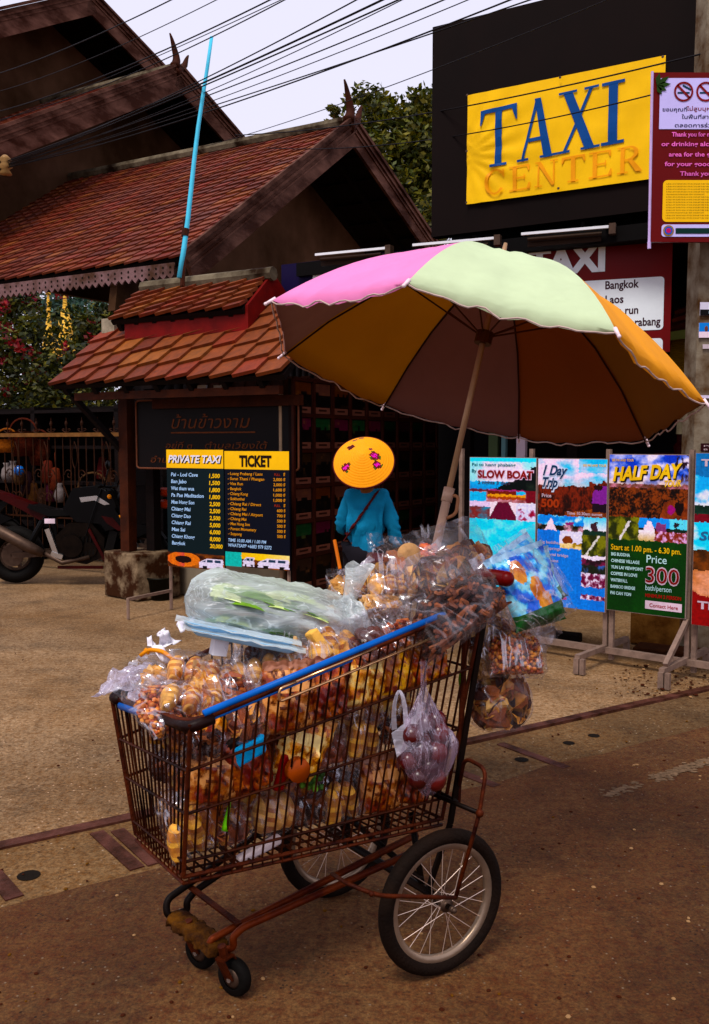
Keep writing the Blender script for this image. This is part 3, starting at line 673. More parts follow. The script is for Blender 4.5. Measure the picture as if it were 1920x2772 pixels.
basket('grey wicker basket of three cups on the ledge above the motorcycle tank', 252, 1345, 11.4, .2, .12, GREY)
def trinket(name, label, cat, x, y, Y, prof, m, grp=None):
    p = PY(x, y, Y); tag(MB().lathe(prof, p, n=12).build(name, m, smooth=True), label, cat, grp)
vase = [(.0, 0), (.05, 0), (.075, .08), (.06, .16), (.03, .2), (.045, .24), (.0, .24)]
for i, (x, y, m, l) in enumerate(((20, 1275, WHITE, 'white bottle standing nearest the frame edge behind the fence'), (37, 1270, WHITE, 'white bottle second from the frame edge behind the fence'), (52, 1282, GREY, 'grey bottle third from the frame edge behind the fence'), (318, 1352, GREY, 'tall grey vase behind the fence beside the kiosk post'), (330, 1330, GREY, 'grey vase half hidden by the kiosk post'), (163, 1330, WHITE, 'small white jar standing low behind the fence centre'))):
    trinket('vase', l, 'vase', x, y + 30, 11.5, vase, m, 'vases and bottles on the market stall')
trinket('glass_ball', 'shiny blue glass ball behind the fence bars', 'ball', 52, 1288, 11.4, [(0, 0), (.05, .02), (.065, .065), (.05, .11), (0, .13)], pm('blue_glass', lin((40, 110, 200)), .15))
for i, (x, y, c) in enumerate(((75, 1300, (60, 30, 40)), (130, 1270, (120, 50, 24)), (138, 1320, (96, 34, 60)), (90, 1330, (110, 70, 40)), (150, 1290, (130, 60, 20)), (115, 1345, (70, 40, 20)), (280, 1260, (110, 24, 20)), (300, 1290, (100, 60, 40)))):
    p = PY(x, y, 11.6); t = ('plum', 'rust red', 'violet', 'tan', 'amber', 'brown', 'crimson', 'beige')[i]
    mb = MB(); mb.lathe([(.0, .12), (.05, .1), (.075, -.02), (.09, -.16), (.07, -.18), (0, -.17)], p, n=10); mb.tube([p + Z * .12, p + Z * .3], .005, 4)
    tag(mb.build('hanging_bag', pm('cloth_' + t.replace(' ', '_'), lin(c, .5), .8, 0, .3, 20), smooth=True), 'small %s cloth bag hanging on the market stall behind the fence' % t, 'bag', 'cloth bags on the market stall')
st = thing('market_stall', 'dark timber market stall behind the iron fence', 'stall', V((-4.2, 12.0, 0)))
mb = MB()
for zz in (.45, 1.0, 1.45, 1.9): mb.box(V((-4.0, 12.1, zz)), 3.0, .5, .04, (SU, SW, Z))
mb.build('shelf', WOODD, st); mb = MB()
for s in (-1.45, 0, 1.45): mb.box(V((-4.0, 12.1, .98)) + SU * s, .07, .5, 1.96, (SU, SW, Z))
mb.build('upright', WOODD, st)
mb = MB(); mb.box(V((-4.0, 12.1, 1.0)) + SW * .27, 3.0, .02, 1.95, (SU, SW, Z)); mb.build('back_cloth', pm('dark_cloth', lin((20, 11, 6)), .9), st)

# ================================================================== motorcycles
BLK = pm('black_plastic', lin((10, 8, 8)), .45, 0, .3, 10); RUB = pm('rubber', lin((17, 12, 9)), .75, 0, .3, 20, .3, 60); STEEL = pm('grey_metal', lin((86, 70, 64)), .45, .6, .25, 12)
GLOSS = pm('gloss_black_paint', lin((8, 6, 8)), .32, 0, .2, 6); REDP = pm('dark_red_paint', lin((60, 8, 5)), .3, 0, .2, 6)
AMB = pm('amber_lens', lin((240, 150, 20)), .3, 0, .05); CHR = pm('bright_metal', lin((190, 190, 200)), .18, .9, .1)
def wheel(root, c, ax, R, tr, nsp=5, name='wheel', rim=STEEL):
    x, y = frame(ax); w_ = MB()
    w_.tube([c + (x * cos(a) + y * sin(a)) * (R - tr) for a in [2 * pi * k / 40 for k in range(40)]], tr, 10, True)
    o = w_.build(name, RUB, root, True)
    m2 = MB(); m2.tube([c + (x * cos(a) + y * sin(a)) * (R - 2.1 * tr) for a in [2 * pi * k / 40 for k in range(40)]], tr * .32, 6, True)
    for k in range(nsp):
        a = 2 * pi * k / nsp; d = x * cos(a) + y * sin(a); m2.bar(c + d * .03, c + d * (R - 2.1 * tr), .035, .03, ax)
    m2.tube([c - ax * .06, c + ax * .06], .04, 10); m2.build('rim', rim, o); return o
def motorbike(label, o, group=None):
    """local: x forward, facing right; o: ground point under the rear axle"""
    o = V(o); t = thing('motorcycle', label, 'motorcycle', o, group); X = V((1, 0, 0)); Yv = V((0, 1, 0))
    def p(x, z, y=0): return o + V((x, y, z))
    wheel(t, p(0, .31), Yv, .31, .07, 5); wheel(t, p(1.36, .30), Yv, .30, .055, 5)
    mb = MB(); 
    def plate(pts, y0, y1): 
        n_ = len(pts); a = [p(x, z, y0) for x, z in pts]; b = [p(x, z, y1) for x, z in pts]
        mb.add(a + b, [tuple(range(n_)), tuple(range(n_, 2 * n_))[::-1]] + [(i, (i + 1) % n_, n_ + (i + 1) % n_, n_ + i) for i in range(n_)])
    plate([(.62, .82), (.70, .98), (.92, 1.00), (1.06, .90), (1.12, .80), (.95, .70), (.72, .72)], -.14, .14); o2 = mb.build('fuel_tank', GLOSS, t)
    bv = o2.modifiers.new('rounded', 'BEVEL'); bv.width = .05; bv.segments = 3
    mb = MB(); plate([(.93, .72), (1.12, .82), (1.22, .62), (1.02, .58)], -.19, .19); o2 = mb.build('side_fairing', GLOSS, t)
    mb = MB(); plate([(.98, .74), (1.10, .72), (1.2, .6), (1.16, .58), (1.04, .66)], -.196, -.19); mb.build('red_flash', REDP, t)
    mb = MB(); plate([(.2, .86), (.42, .80), (.66, .80), (.7, .74), (.4, .73), (.18, .82)], -.13, .13); mb.build('seat', BLK, t)
    mb = MB(); plate([(-.18, 1.0), (.22, .86), (.40, .70), (.34, .66), (.1, .80), (-.24, .97)], -.09, .09); o2 = mb.build('tail', REDP, t)
    mb = MB(); plate([(-.3, .96), (-.18, 1.0), (-.1, .93), (-.24, .9)], -.07, .07); mb.build('tail_light', pm('red_lens', lin((150, 20, 10)), .25), t)
    mb = MB(); plate([(-.18, .88), (-.05, .88), (-.3, .60), (-.34, .62)], -.02, .02); mb.build('rear_mudguard', BLK, t)
    mb = MB(); plate([(.5, .28), (.48, .52), (.62, .66), (.86, .66), (1.0, .5), (.98, .3), (.8, .22)], -.15, .15)
    mb.tube([p(.66, .42, -.2), p(.66, .42, .2)], .12, 14); mb.tube([p(.84, .38, -.17), p(.84, .38, .17)], .08, 12); o2 = mb.build('engine', pm('engine_black', lin((28, 20, 16)), .4, .5, .4, 14), t)
    mb = MB(); mb.tube([p(.9, .72), p(.5, .74), p(.3, .7)], .03, 6); mb.tube([p(1.1, .9), p(.95, .45), p(.6, .26)], .03, 6); mb.tube([p(.45, .72, -.1), p(.48, .3, -.1)], .025, 6); mb.build('frame', BLK, t)
    mb = MB(); mb.bar(p(.5, .34, -.1), p(0, .31, -.1), .06, .04, Yv); mb.bar(p(.5, .34, .1), p(0, .31, .1), .06, .04, Yv); mb.build('swingarm', STEEL, t)
    mb = MB()
    for s in (-.09, .09): mb.tube([p(1.06, 1.0, s), p(1.36, .3, s)], [.026, .03], 8)
    mb.build('fork', pm('dark_fork', lin((30, 26, 26)), .3, .6), t)
    mb = MB(); mb.tube([p(1.24, .60, -.11), p(1.33, .38, -.11)], .03, 8); mb.build('fork_guard', CHR, t)
    mb = MB(); mb.ball(p(1.2, .9), (.1, .1, .12), None, 12, 8); mb.build('headlight', BLK, t, True)
    mb = MB(); mb.tube([p(1.0, 1.06, -.34), p(1.06, 1.04, -.1), p(1.06, 1.04, .1), p(1.0, 1.06, .34)], .016, 6); mb.tube([p(.99, 1.06, -.38), p(1.01, 1.06, -.26)], .024, 8); mb.build('handlebar', BLK, t)
    for s in (-1, 1):
        mb = MB(); mb.tube([p(1.04, 1.05, s * .28), p(1.1, 1.25, s * .32)], .007, 5); mb.ball(p(1.1, 1.28, s * .34), (.02, .07, .045), None, 10, 6); mb.build('mirror', BLK, t, True)
    for x, z in ((1.06, .94), (1.16, .72), (1.22, .56)):
        mb = MB(); mb.ball(p(x, z, -.15), .026, None, 8, 6); mb.build('indicator', AMB, t, True)
    mb = MB(); mb.tube([p(.84, .3, -.16), p(.55, .24, -.17), p(.34, .36, -.18)], .025, 8); mb.tube([p(.36, .34, -.19), p(.2, .42, -.2), p(-.3, .7, -.21)], [.045, .062, .06], 12); mb.build('exhaust', STEEL, t, True)
    mb = MB(); mb.bar(p(.40, .60, -.16), p(.50, .3, -.16), .05, .04, Yv); mb.bar(p(.44, .34, -.17), p(.56, .30, -.17), .05, .04, Yv); mb.build('foot_peg', CHR, t)
    mb = MB(); mb.bar(p(.84, .60, -.17), p(1.02, .24, -.17), .03, .02, Yv); mb.bar(p(.5, .19, -.15), p(.98, .19, -.15), .03, .03, Yv); mb.build('red_trim', REDP, t)
    mb = MB()
    for k in range(9): mb.tube([p(.56 + .04 * k, .30 + .03 * sin(k), -.165), p(.58 + .04 * k, .52, -.16)], .008, 5)
    mb.tube(arc(p(1.0, 1.04, -.2), p(1.2, .95, -.22), p(1.12, .6, -.1)), .008, 5); mb.tube(arc(p(.98, 1.03, -.15), p(.9, .8, -.2), p(.8, .5, -.17)), .007, 5); mb.tube(arc(p(1.0, 1.02, .1), p(1.26, .9, .1), p(1.3, .45, .05)), .007, 5); mb.build('cable', BLK, t)
    mb = MB(); mb.lathe([(.02, -.01), (.12, -.01), (.12, .0), (.02, .0)], p(0, .31, -.085), Yv, 24); mb.build('brake_disc', STEEL, t)
    mb = MB(); mb.lathe([(.02, -.01), (.14, -.01), (.14, .0), (.02, .0)], p(1.36, .30, -.075), Yv, 24); mb.build('brake_disc', STEEL, t)
    mb = MB(); mb.tube([p(.36, .72, -.11), p(.16, .36, -.12)], .014, 6); mb.tube([p(.34, .68, -.11), p(.2, .44, -.115)], .034, 8); mb.build('shock_absorber', BLK, t)
    mb = MB(); plate([(1.06, .60), (1.14, .56), (1.08, .34), (1.0, .38)], -.16, .16); mb.build('radiator', pm('radiator_black', lin((14, 10, 8)), .5), t)
    mb = MB(); plate([(1.16, .42), (1.5, .58), (1.62, .48), (1.56, .56), (1.36, .64), (1.14, .48)], -.06, .06); mb.build('front_mudguard', GLOSS, t)
    mb = MB(); plate([(1.12, 1.0), (1.2, 1.16), (1.27, 1.12), (1.26, .98)], -.10, .10); mb.build('windscreen', pm('smoked_screen', lin((18, 16, 16)), .15), t)
    mb = MB(); mb.box(p(.42, .68, -.135), .11, .01, .05); mb.build('sticker', pm('white_sticker', lin((220, 200, 220)), .3), t)
    mb = MB(); plate([(.74, .93), (.92, .95), (1.06, .86), (1.0, .85), (.9, .9), (.76, .88)], -.146, -.141); mb.build('chrome_panel', CHR, t)
    return t
m1 = motorbike('black sport motorcycle with amber indicators parked beside the concrete block', G(45, 1578))
m2 = motorbike('dark red tailed motorcycle mostly cut off by the left edge', G(-345, 1545) + V((0, .5, 0)))

# ================================================================== price boards by the kiosk
FR = pm('grey_frame', lin((138, 118, 112)), .5, .3, .25, 14)
PF = K0 - SW * .38
def price_board(name, label, x0, x1, top, bot, bgc, hdr):
    a, b = PL(x0, top, PF, SW), PL(x1, top, PF, SW); b.z = a.z; p1 = PL((x0 + x1) / 2, bot, PF, SW)
    pl = Plane(a, b, a.z - p1.z); t = thing(name, label, 'sign', pl.at(.5, 1)); mb = MB(); slab(mb, pl, .02); mb.build('board', pm('board_' + bgc[0], lin(bgc[1]), .45, 0, .15, 3), t)
    mb = MB(); rect(mb, pl, 0, 0, 1, hdr, .003); mb.build('header', pm('sign_yellow', lin((228, 176, 10), 1.15), .45, 0, .05), t); return pl, t
pl, tx = price_board('price_board', 'dark teal price board headed PRIVATE TAXI in white on yellow', 451, 605, 1217, 1538, ('teal', (6, 32, 40)), .155)
mb = MB(); text(mb, pl, 'PRIVATE TAXI', .035, .108, .062, .93, shear=.22, bold=.03, off=.006); mb.build('title', pm('sign_white', lin((222, 218, 240)), .5, 0, .04), tx)
mb = MB(); text(mb, pl, 'PRIVATE TAXI', .05, .114, .062, .93, shear=.22, bold=.035, off=.0045); mb.build('title_shadow', pm('sign_dark', lin((40, 30, 10)), .5), tx)
names = ['Pai - Lod Cave', 'Ban Jabo', 'Wat tham wua', 'Pa Pae Maditation', 'Mae Hong Son', 'Chiang Mai', 'Chiang Dao', 'Chiang Rai', 'Mae Sai', 'Chiang Khong', 'Bangkok']
price = ['1,500', '1,500', '1,800', '1,800', '2,500', '2,500', '2,500', '5,000', '6,000', '8,000', '20,000']
mb = MB()
for k, s in enumerate(names): text(mb, pl, s, .08, .225 + k * .0585, .031, len(s) * .0335 + .01, bold=.02, shear=.12, off=.004)
mb.build('place_names', pm('sign_pale_blue', lin((168, 196, 240)), .5, 0, .04), tx)
mb = MB()
for k, s in enumerate(price): text(mb, pl, s, .755, .232 + k * .0585, .034, .185 if k < 10 else .22, bold=.03, shear=.1, off=.004)
mb.build('prices', pm('sign_gold', lin((226, 186, 40)), .5, 0, .04), tx)
def van_strip(mb, pl, seed, teal):
    def fn(u, v):
        base = mixc((40, 14, 6), (150, 90, 50), .5 + fbm(u * 3, v * 2, seed)); 
        if not teal:
            d = ((u - .28) / .3) ** 2 + ((v - .45) / .5) ** 2
            if d < 1: base = mixc((190, 110, 60), (170, 20, 130), abs(u - .1) * 1.5 if u < .3 else 0)
            if d < .25: base = (30, 8, 8)
        else:
            if u < .26: base = (10, 160, 160)
            elif v < .4 + .1 * u: base = mixc((210, 160, 20), (240, 200, 150), u)
        cars = [(.56, .98)] if not teal else [(.52, .99), (.28, .46)]
        for c0, c1 in cars:
            q = (u - c0) / (c1 - c0)
            if 0 < q < 1 and v > .25:
                roof = .30 + (.28 * (1 - q / .3) if q < .3 else 0)
                if v > roof and v < .92: base = (196, 190, 220)
                if roof + .06 < v < .55 and .12 < q < .92 and abs((q * 3.2) % 1 - .5) < .38: base = (40, 60, 90)
                if v > .78 and (abs(q - .25) < .08 or abs(q - .78) < .08): base = (20, 14, 14)
        return base
    picture(mb, pl, 80, 28, fn, .0025, 0, .875, 1, 1)
mb = MB(); van_strip(mb, pl, 1, False); mb.build('van_picture', PRINT, tx)
pl, tk = price_board('price_board', 'navy price board headed TICKET in black on yellow', 608, 783, 1221, 1538, ('navy', (8, 14, 36)), .155)
mb = MB(); text(mb, pl, 'TICKET', .24, .128, .092, .5, bold=.045, off=.006); mb.build('title', pm('sign_brown_black', lin((38, 18, 6)), .5), tk)
rows = [('Luang Prabang / Laos', 'OUT ฿'), ('Surat Thani / Phangan', '2,000 ฿'), ('Visa Run', '2,000 ฿'), ('Bangkok', '1,600 ฿'), ('Chiang Kong', '1,000 ฿'), ('Sukhothai', '1,000 ฿'), ('Chiang Rai / Direct', 'OUT ฿'), ('Chiang Rai', '600 ฿'), ('Chiang Mai / Airport', '700 ฿'), ('Chiang Mai', '500 ฿'), ('Mae Hong Son', '500 ฿'), ('Forest Monastery', '500 ฿'), ('Soppong', '500 ฿')]
mb = MB()
for k, (a, b) in enumerate(rows):
    y = .205 + k * .0435; text(mb, pl, '✓', .05, y, .02, .03, off=.004) ; text(mb, pl, a, .09, y, .025, len(a) * .0255, bold=.015, shear=.1, off=.004)
    if b[0] != 'O': text(mb, pl, b, .95, y, .025, len(b) * .0265, 'R', bold=.02, off=.004)
    else: text(mb, pl, '฿', .95, y, .025, .03, 'R', bold=.02, off=.004)
mb.build('rows', pm('sign_tan', lin((206, 146, 60)), .5, 0, .04), tk)
mb = MB()
for k in (0, 6): text(mb, pl, 'FULL', .87, .205 + k * .0435, .02, .09, 'R', bold=.02, off=.004)
mb.build('full_mark', pm('sign_rust', lin((150, 60, 20)), .5), tk)
mb = MB(); text(mb, pl, 'TIME 10.00 AM / 1.00 PM', .05, .785, .028, .6, bold=.015, shear=.15, off=.004); text(mb, pl, 'WHATSAPP +6683 979 5272', .05, .83, .03, .68, bold=.015, shear=.15, off=.004)
mb.build('contact_lines', MATS['sign_pale_blue'], tk)
mb = MB(); van_strip(mb, pl, 5, True); mb.build('van_picture', PRINT, tk)
stand = thing('board_stand', 'thin metal stand holding the two price boards by the kiosk', 'stand', PL(457, 1600, PF, SW))
for x in (458, 781):
    mb = MB(); a = PL(x, 1225, PF + SW * .04, SW); a0 = V((a.x, a.y, 0)); mb.tube([a, a0], .016, 6); b = a0 - SW * .55; mb.bar(a0 + Z * .17, b + Z * .17, .025, .025); mb.tube([b + Z * .18, b], .014, 6); mb.build('leg', FR, stand)
# ================================================================== shop behind the boards
shop = thing('taxi_shop', 'dark open fronted shop behind the tour boards and red sign', 'building', V((2.2, 10.5, 0)))
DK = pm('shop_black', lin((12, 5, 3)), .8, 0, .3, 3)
S0 = PL(1000, 1200, V((1.6, 11.2, 0)), SW); S0.z = 0
mb = MB(); L_ = 9.0
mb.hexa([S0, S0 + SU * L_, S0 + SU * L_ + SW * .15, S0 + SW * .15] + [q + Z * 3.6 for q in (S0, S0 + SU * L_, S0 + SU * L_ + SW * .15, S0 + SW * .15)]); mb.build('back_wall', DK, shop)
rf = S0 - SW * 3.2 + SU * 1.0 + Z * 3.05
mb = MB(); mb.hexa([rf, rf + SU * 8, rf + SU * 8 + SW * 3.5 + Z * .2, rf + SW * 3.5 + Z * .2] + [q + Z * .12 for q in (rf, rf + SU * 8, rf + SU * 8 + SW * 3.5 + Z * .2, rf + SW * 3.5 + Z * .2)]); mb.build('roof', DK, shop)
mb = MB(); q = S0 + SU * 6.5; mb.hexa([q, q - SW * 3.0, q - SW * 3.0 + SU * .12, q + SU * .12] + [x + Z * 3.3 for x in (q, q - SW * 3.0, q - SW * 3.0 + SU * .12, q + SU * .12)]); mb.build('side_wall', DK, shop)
pfr = S0 - SW * 2.2
def vpost(px, wd, c, name):
    p = PL(px, 1200, pfr, SW); mb = MB(); mb.box(V((p.x, p.y, 1.5)), wd, .06, 3.0, (SU, SW, Z)); mb.build(name, pm('post_%d' % px, lin(c), .6, 0, .12, 3), shop)
vpost(1413, .085, (186, 170, 190), 'white_post'); vpost(1338, .09, (72, 84, 64), 'green_shutter'); vpost(1366, .04, (96, 124, 134), 'grey_blue_post')
# tiled awning and corrugated sheet between sign and pole
mb = MB(); Pa = V((2.85, 7.9, 0)); t0 = PL(1808, 915, Pa, SW); u_a = (SW * .8 + Z * .6).normalized(); nn = SU.cross(u_a); nn = nn if nn.z > 0 else -nn
tiles(mb, t0, SU, u_a, nn, .75, .95, 4, 7, .05, .03, .05, [lin(c) for c in ((110, 44, 12), (90, 34, 10), (120, 52, 18))]); mb.build('awning_tiles', TILE, shop)
mb = MB(); a0 = PL(1806, 1010, Pa - SW * .12, SW); ua = (SW * .5 + Z * .85).normalized(); 
for k in range(16):
    q = a0 + ua * (.38 * k / 16); mb.tube([q - Z * .0, q + SU * .8 + Z * .05], .016, 5)
mb.build('corrugated_sheet', pm('olive_corrugated', lin((122, 92, 44)), .6, .1, .3, 6), shop)
mb = MB(); q = PL(1806, 905, Pa - SW * .14, SW); mb.bar(q - Z * .02, q + SU * .8 + Z * .05, .03, .07); mb.build('green_batten', pm('pale_green_batten', lin((112, 118, 74)), .6), shop)
mb = MB(); p = PL(1842, 1190, pfr + SW * .3, SW); z0 = p.z - .12
for s, h in ((0, .26), (.22, .22)):
    c = p + SU * s; mb.lathe([(.05, 0), (.06, .06), (.03, .1), (.035, h), (0, h)], V((c.x, c.y, z0)), n=8); mb.tube([V((c.x, c.y, z0 + h * .8)), V((c.x - .06, c.y, z0 + h * 1.2)), V((c.x - .03, c.y, z0 + h * 1.45))], .014, 5); mb.tube([V((c.x, c.y, z0 + h * .8)), V((c.x + .06, c.y, z0 + h * 1.2)), V((c.x + .03, c.y, z0 + h * 1.45))], .014, 5)
mb.box(V((p.x, p.y, z0 - .02)) + SU * .1, .6, .2, .04, (SU, SW, Z)); mb.box(V((p.x, p.y, z0 / 2 - .02)) + SU * .1, .5, .16, z0 - .02, (SU, SW, Z))
tag(mb.build('red_carved_stand', pm('deep_red_wood', lin((70, 14, 8)), .5, 0, .2)), 'dark red carved horned stand inside the shop above the half day board', 'ornament')
mb = MB(); p = PL(1841, 1175, pfr, SW); mb.tube([p + Z * .14, p + Z * .34], .003, 4); mb.lathe([(0, .15), (.02, .14), (.03, .1), (.032, 0), (.0, 0)], p, n=10)
tag(mb.build('hanging_tag', pm('pale_tag', lin((150, 140, 120)), .6)), 'small pale bell shaped tag hanging in the dark shop', 'tag')

# ---- black billboard with the yellow banner
BB = PL(1168, 640, V((.75, 9.0, 0)), V((0, 1, 0))); 
a = PL(1165, 75, BB, SW); a2 = V((BB.x, BB.y, a.z)); rt = PL(1960, 900, BB, SW); rt.z = a.z
pl = Plane(a2, rt, a.z - PL(1168, 642, BB, SW).z)
bbd = thing('billboard', 'large black brown billboard above the shop', 'billboard', pl.at(.5, 1))
mb = MB(); slab(mb, pl, .12); mb.build('panel', pm('billboard_black', lin((24, 10, 3)), .8, 0, .2, 1.5), bbd)
mb = MB()
for u in (.1, .5, .9): q = pl.at(u, 1) - pl.n * .3; mb.box(V((q.x, q.y, q.z / 2 + .9)), .1, .1, q.z + 1.8, (SU, SW, Z))
mb.bar(pl.at(0, .05, -.16), pl.at(1, .05, -.16), .08, .08); mb.build('support', WOODD, bbd)
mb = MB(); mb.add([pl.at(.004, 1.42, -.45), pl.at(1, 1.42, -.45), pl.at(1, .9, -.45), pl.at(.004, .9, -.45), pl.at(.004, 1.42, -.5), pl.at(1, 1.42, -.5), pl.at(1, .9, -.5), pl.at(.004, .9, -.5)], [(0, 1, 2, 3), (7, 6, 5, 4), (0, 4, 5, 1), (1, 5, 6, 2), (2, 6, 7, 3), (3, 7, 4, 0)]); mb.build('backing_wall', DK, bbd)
yn = pl.o + pl.n * .03
yl = PL(1266, 258, yn, SW); yr = PL(1803, 138, yn, SW); yb = PL(1266, 553, yn, SW)
py = Plane(yl, V((yr.x, yr.y, yl.z)), yl.z - yb.z)
ban = thing('vinyl_banner', 'creased yellow vinyl banner reading TAXI CENTER', 'banner', py.at(.5, 1))
VN = pm('yellow_vinyl', lin((222, 180, 8), 1.1), .4, 0, .06, 4)
mb = MB(); nb = 60
def wr(u, v):
    d = math.hypot(u * 1.7, (v - .55)); a_ = math.atan2(v - .55, u * 1.7 + .02)
    f_ = .018 * sin(a_ * 17) * max(0, 1 - d / .85) * min(1, d * 6)
    return f_ + .007 * sin((u * 1.3 + v) * 14) * (1 - abs(2 * v - 1)) + .006 * fbm(u * 6, v * 4, 2)
b0 = len(mb.v)
for j in range(41):
    for i in range(nb + 1): mb.v.append(py.at(i / nb, j / 40, .0 + .6 * wr(i / nb, j / 40)))
for j in range(40):
    for i in range(nb): mb.f.append((j * (nb + 1) + i, (j + 1) * (nb + 1) + i, (j + 1) * (nb + 1) + i + 1, j * (nb + 1) + i + 1)); mb.m.append(0); mb.c.append(None)
mb.build('sheet', VN, ban, True)
# slab serif capitals as strokes on a 0..1 grid: quads (x, y)
def bar_(x0, y0, x1, y1): return [(x0, y0), (x1, y0), (x1, y1), (x0, y1)]
def dg(x0, x1, X0, X1): return [(x0, 0), (x1, 0), (X1, 1), (X0, 1)]
GL = {'T': [bar_(.41, .04, .59, .93), bar_(0, .93, 1, 1), [(0, .95), (0, .74), (.035, .74), (.14, .95)], [(1, .95), (.86, .95), (.965, .74), (1, .74)], bar_(.27, 0, .73, .045)],
 'A': [dg(.06, .13, .44, .52), [(.66, 0), (.88, 0), (.57, 1), (.41, 1)], bar_(.26, .3, .68, .36), bar_(-.04, 0, .26, .04), bar_(.56, 0, 1.03, .04)],
 'X': [[(.66, 0), (.9, 0), (.31, 1), (.08, 1)], dg(.08, .16, .76, .85), bar_(-.02, 0, .28, .04), bar_(.55, 0, 1.02, .04), bar_(-.02, .96, .44, 1), bar_(.62, .96, .98, 1)],
 'I': [bar_(.3, .04, .7, .96), bar_(0, 0, 1, .05), bar_(0, .95, 1, 1)],
 'E': [bar_(.16, .03, .33, .97), bar_(0, 0, .95, .05), bar_(0, .95, .9, 1), bar_(.3, .48, .7, .53), [(.95, .03), (.95, .26), (.9, .26), (.8, .03)], [(.78, .97), (.86, .76), (.9, .76), (.9, .97)], bar_(.67, .4, .71, .62)],
 'N': [bar_(.12, .03, .18, .97), bar_(.8, .03, .86, .97), [(.74, 0), (.86, 0), (.24, 1), (.06, 1)], bar_(0, 0, .32, .04), bar_(0, .96, .2, 1), bar_(.66, .96, 1.0, 1)],
 'R': [bar_(.14, .03, .3, .97), bar_(0, 0, .44, .04), bar_(0, .96, .5, 1), bar_(.28, .47, .5, .52), [(.76, 0), (1.02, 0), (.6, .5), (.42, .5)]],
 'C': [bar_(.86, .66, .92, .98)]}
def ring(cx_, cy_, rx, ry, ix, iy, a0, a1, n=14):
    out = []
    for k in range(n):
        t0, t1 = RAD(a0 + (a1 - a0) * k / n), RAD(a0 + (a1 - a0) * (k + 1) / n)
        out.append([(cx_ + rx * cos(t0), cy_ + ry * sin(t0)), (cx_ + rx * cos(t1), cy_ + ry * sin(t1)), (cx_ + ix * cos(t1), cy_ + iy * sin(t1)), (cx_ + ix * cos(t0), cy_ + iy * sin(t0))])
    return out
GL['C'] += ring(.52, .5, .5, .52, .34, .46, 38, 322, 22)
GL['R'] += ring(.46, .74, .40, .26, .24, .215, -90, 90, 12)
def serif(mb, pl, s, u, vb, wd, hgt, gap, off, lean=0):
    x = u
    for i, ch in enumerate(s):
        w_ = wd * (.55 if ch == 'I' else 1.0)
        for k, q in enumerate(GL[ch]):
            # fine strips so the letter follows the creases of the vinyl
            n_ = 6
            for j in range(n_):
                a, b, c, d = [V((p[0], p[1], 0)) for p in q]
                A_ = a + (d - a) * (j / n_); B_ = b + (c - b) * (j / n_); C_ = b + (c - b) * ((j + 1) / n_); D_ = a + (d - a) * ((j + 1) / n_)
                for i2 in range(n_):
                    pts = []
                    for p in (A_ + (B_ - A_) * (i2 / n_), A_ + (B_ - A_) * ((i2 + 1) / n_), D_ + (C_ - D_) * ((i2 + 1) / n_), D_ + (C_ - D_) * (i2 / n_)):
                        uu = x + p.x * w_; vv = vb - p.y * hgt + lean * (uu - u); pts.append(pl.at(uu, vv, off + k * .0006 + .6 * wr(uu, vv)))
                    mb.poly(pts)
        x += w_ + gap
mb = MB(); serif(mb, py, 'TAXI', .075, .70, .200, .53, .010, .010, -.055)
mb.build('taxi_lettering', pm('banner_blue', lin((10, 78, 150)), .45, 0, .06), ban)
mb = MB(); serif(mb, py, 'CENTER', .10, .945, .117, .22, .020, .010, -.03)
mb.build('center_lettering', pm('banner_orange', lin((226, 158, 14)), .45, 0, .08), ban)
mb = MB()
for u, v in ((.005, .01), (.5, .02), (.99, .02), (.005, .52), (.5, .98), (.005, .99)): mb.lathe([(.012, .012), (0, .014)], py.at(u, v, .02), py.n, 8)
mb.build('eyelet', STEEL, ban)

# ---- red TAXI sign, purple sign, lamp tubes
RS = V((2.5, 7.3, 0)); du = V((cos(RAD(21)), -sin(RAD(21)), 0)); dv = V((sin(RAD(21)), cos(RAD(21)), 0))
a = PL(1190, 668, RS, dv); b = PL(1822, 622, RS, dv); b2 = PL(1822, 952, RS, dv); a.z = b.z
pl = Plane(a, b, b.z - b2.z)
red = thing('red_sign', 'red sign reading TAXI over white panels of destinations, half hidden by the parasol', 'sign', pl.at(.5, 1))
RED = pm('sign_red', lin((112, 8, 10), 1.1), .4, 0, .08, 2)
mb = MB(); slab(mb, pl, .05); mb.build('board', RED, red)
def uvof(x, y): p = PL(x, y, pl.o, dv); return (p - pl.o).dot(pl.x) / pl.w, (pl.o.z - p.z) / pl.h
WHP = pm('sign_white_panel', lin((206, 210, 250), 1.35), .45, 0, .04)
mb = MB(); u1, v0 = uvof(1799, 748); _, v1 = uvof(1799, 892); u0, _ = uvof(1560, 760); rect(mb, pl, u0, v0, u1, v1, .004, 0, None, .03); mb.build('white_panel', WHP, red); mb = MB()
_, v2 = uvof(1798, 915); rect(mb, pl, u0, v2, u1, v2 + .42, .004, 0, None, .03); mb.build('white_panel', WHP, red)
mb = MB(); uT, vT = uvof(1430, 750); uT2, _ = uvof(1638, 742); _, vTt = uvof(1636, 660)
text(mb, pl, 'TAXI', uT, vT - .02, (vT - vTt) * .93, uT2 - uT, bold=.05, off=.006); mb.build('taxi_lettering', WHP, red)
mb = MB()
for s, x0, y, x1 in (('Bangkok', 1639, 783, 1730), ('Laos', 1639, 822, 1688), ('Visa run', 1639, 853, 1728), ('Luang prabang', 1639, 886, 1788)):
    ua, va = uvof(x0, y); ub, _ = uvof(x1, y); text(mb, pl, s, ua, va, .068, ub - ua, bold=.022, off=.006)
mb.build('destinations', pm('sign_maroon', lin((64, 12, 40)), .5), red)
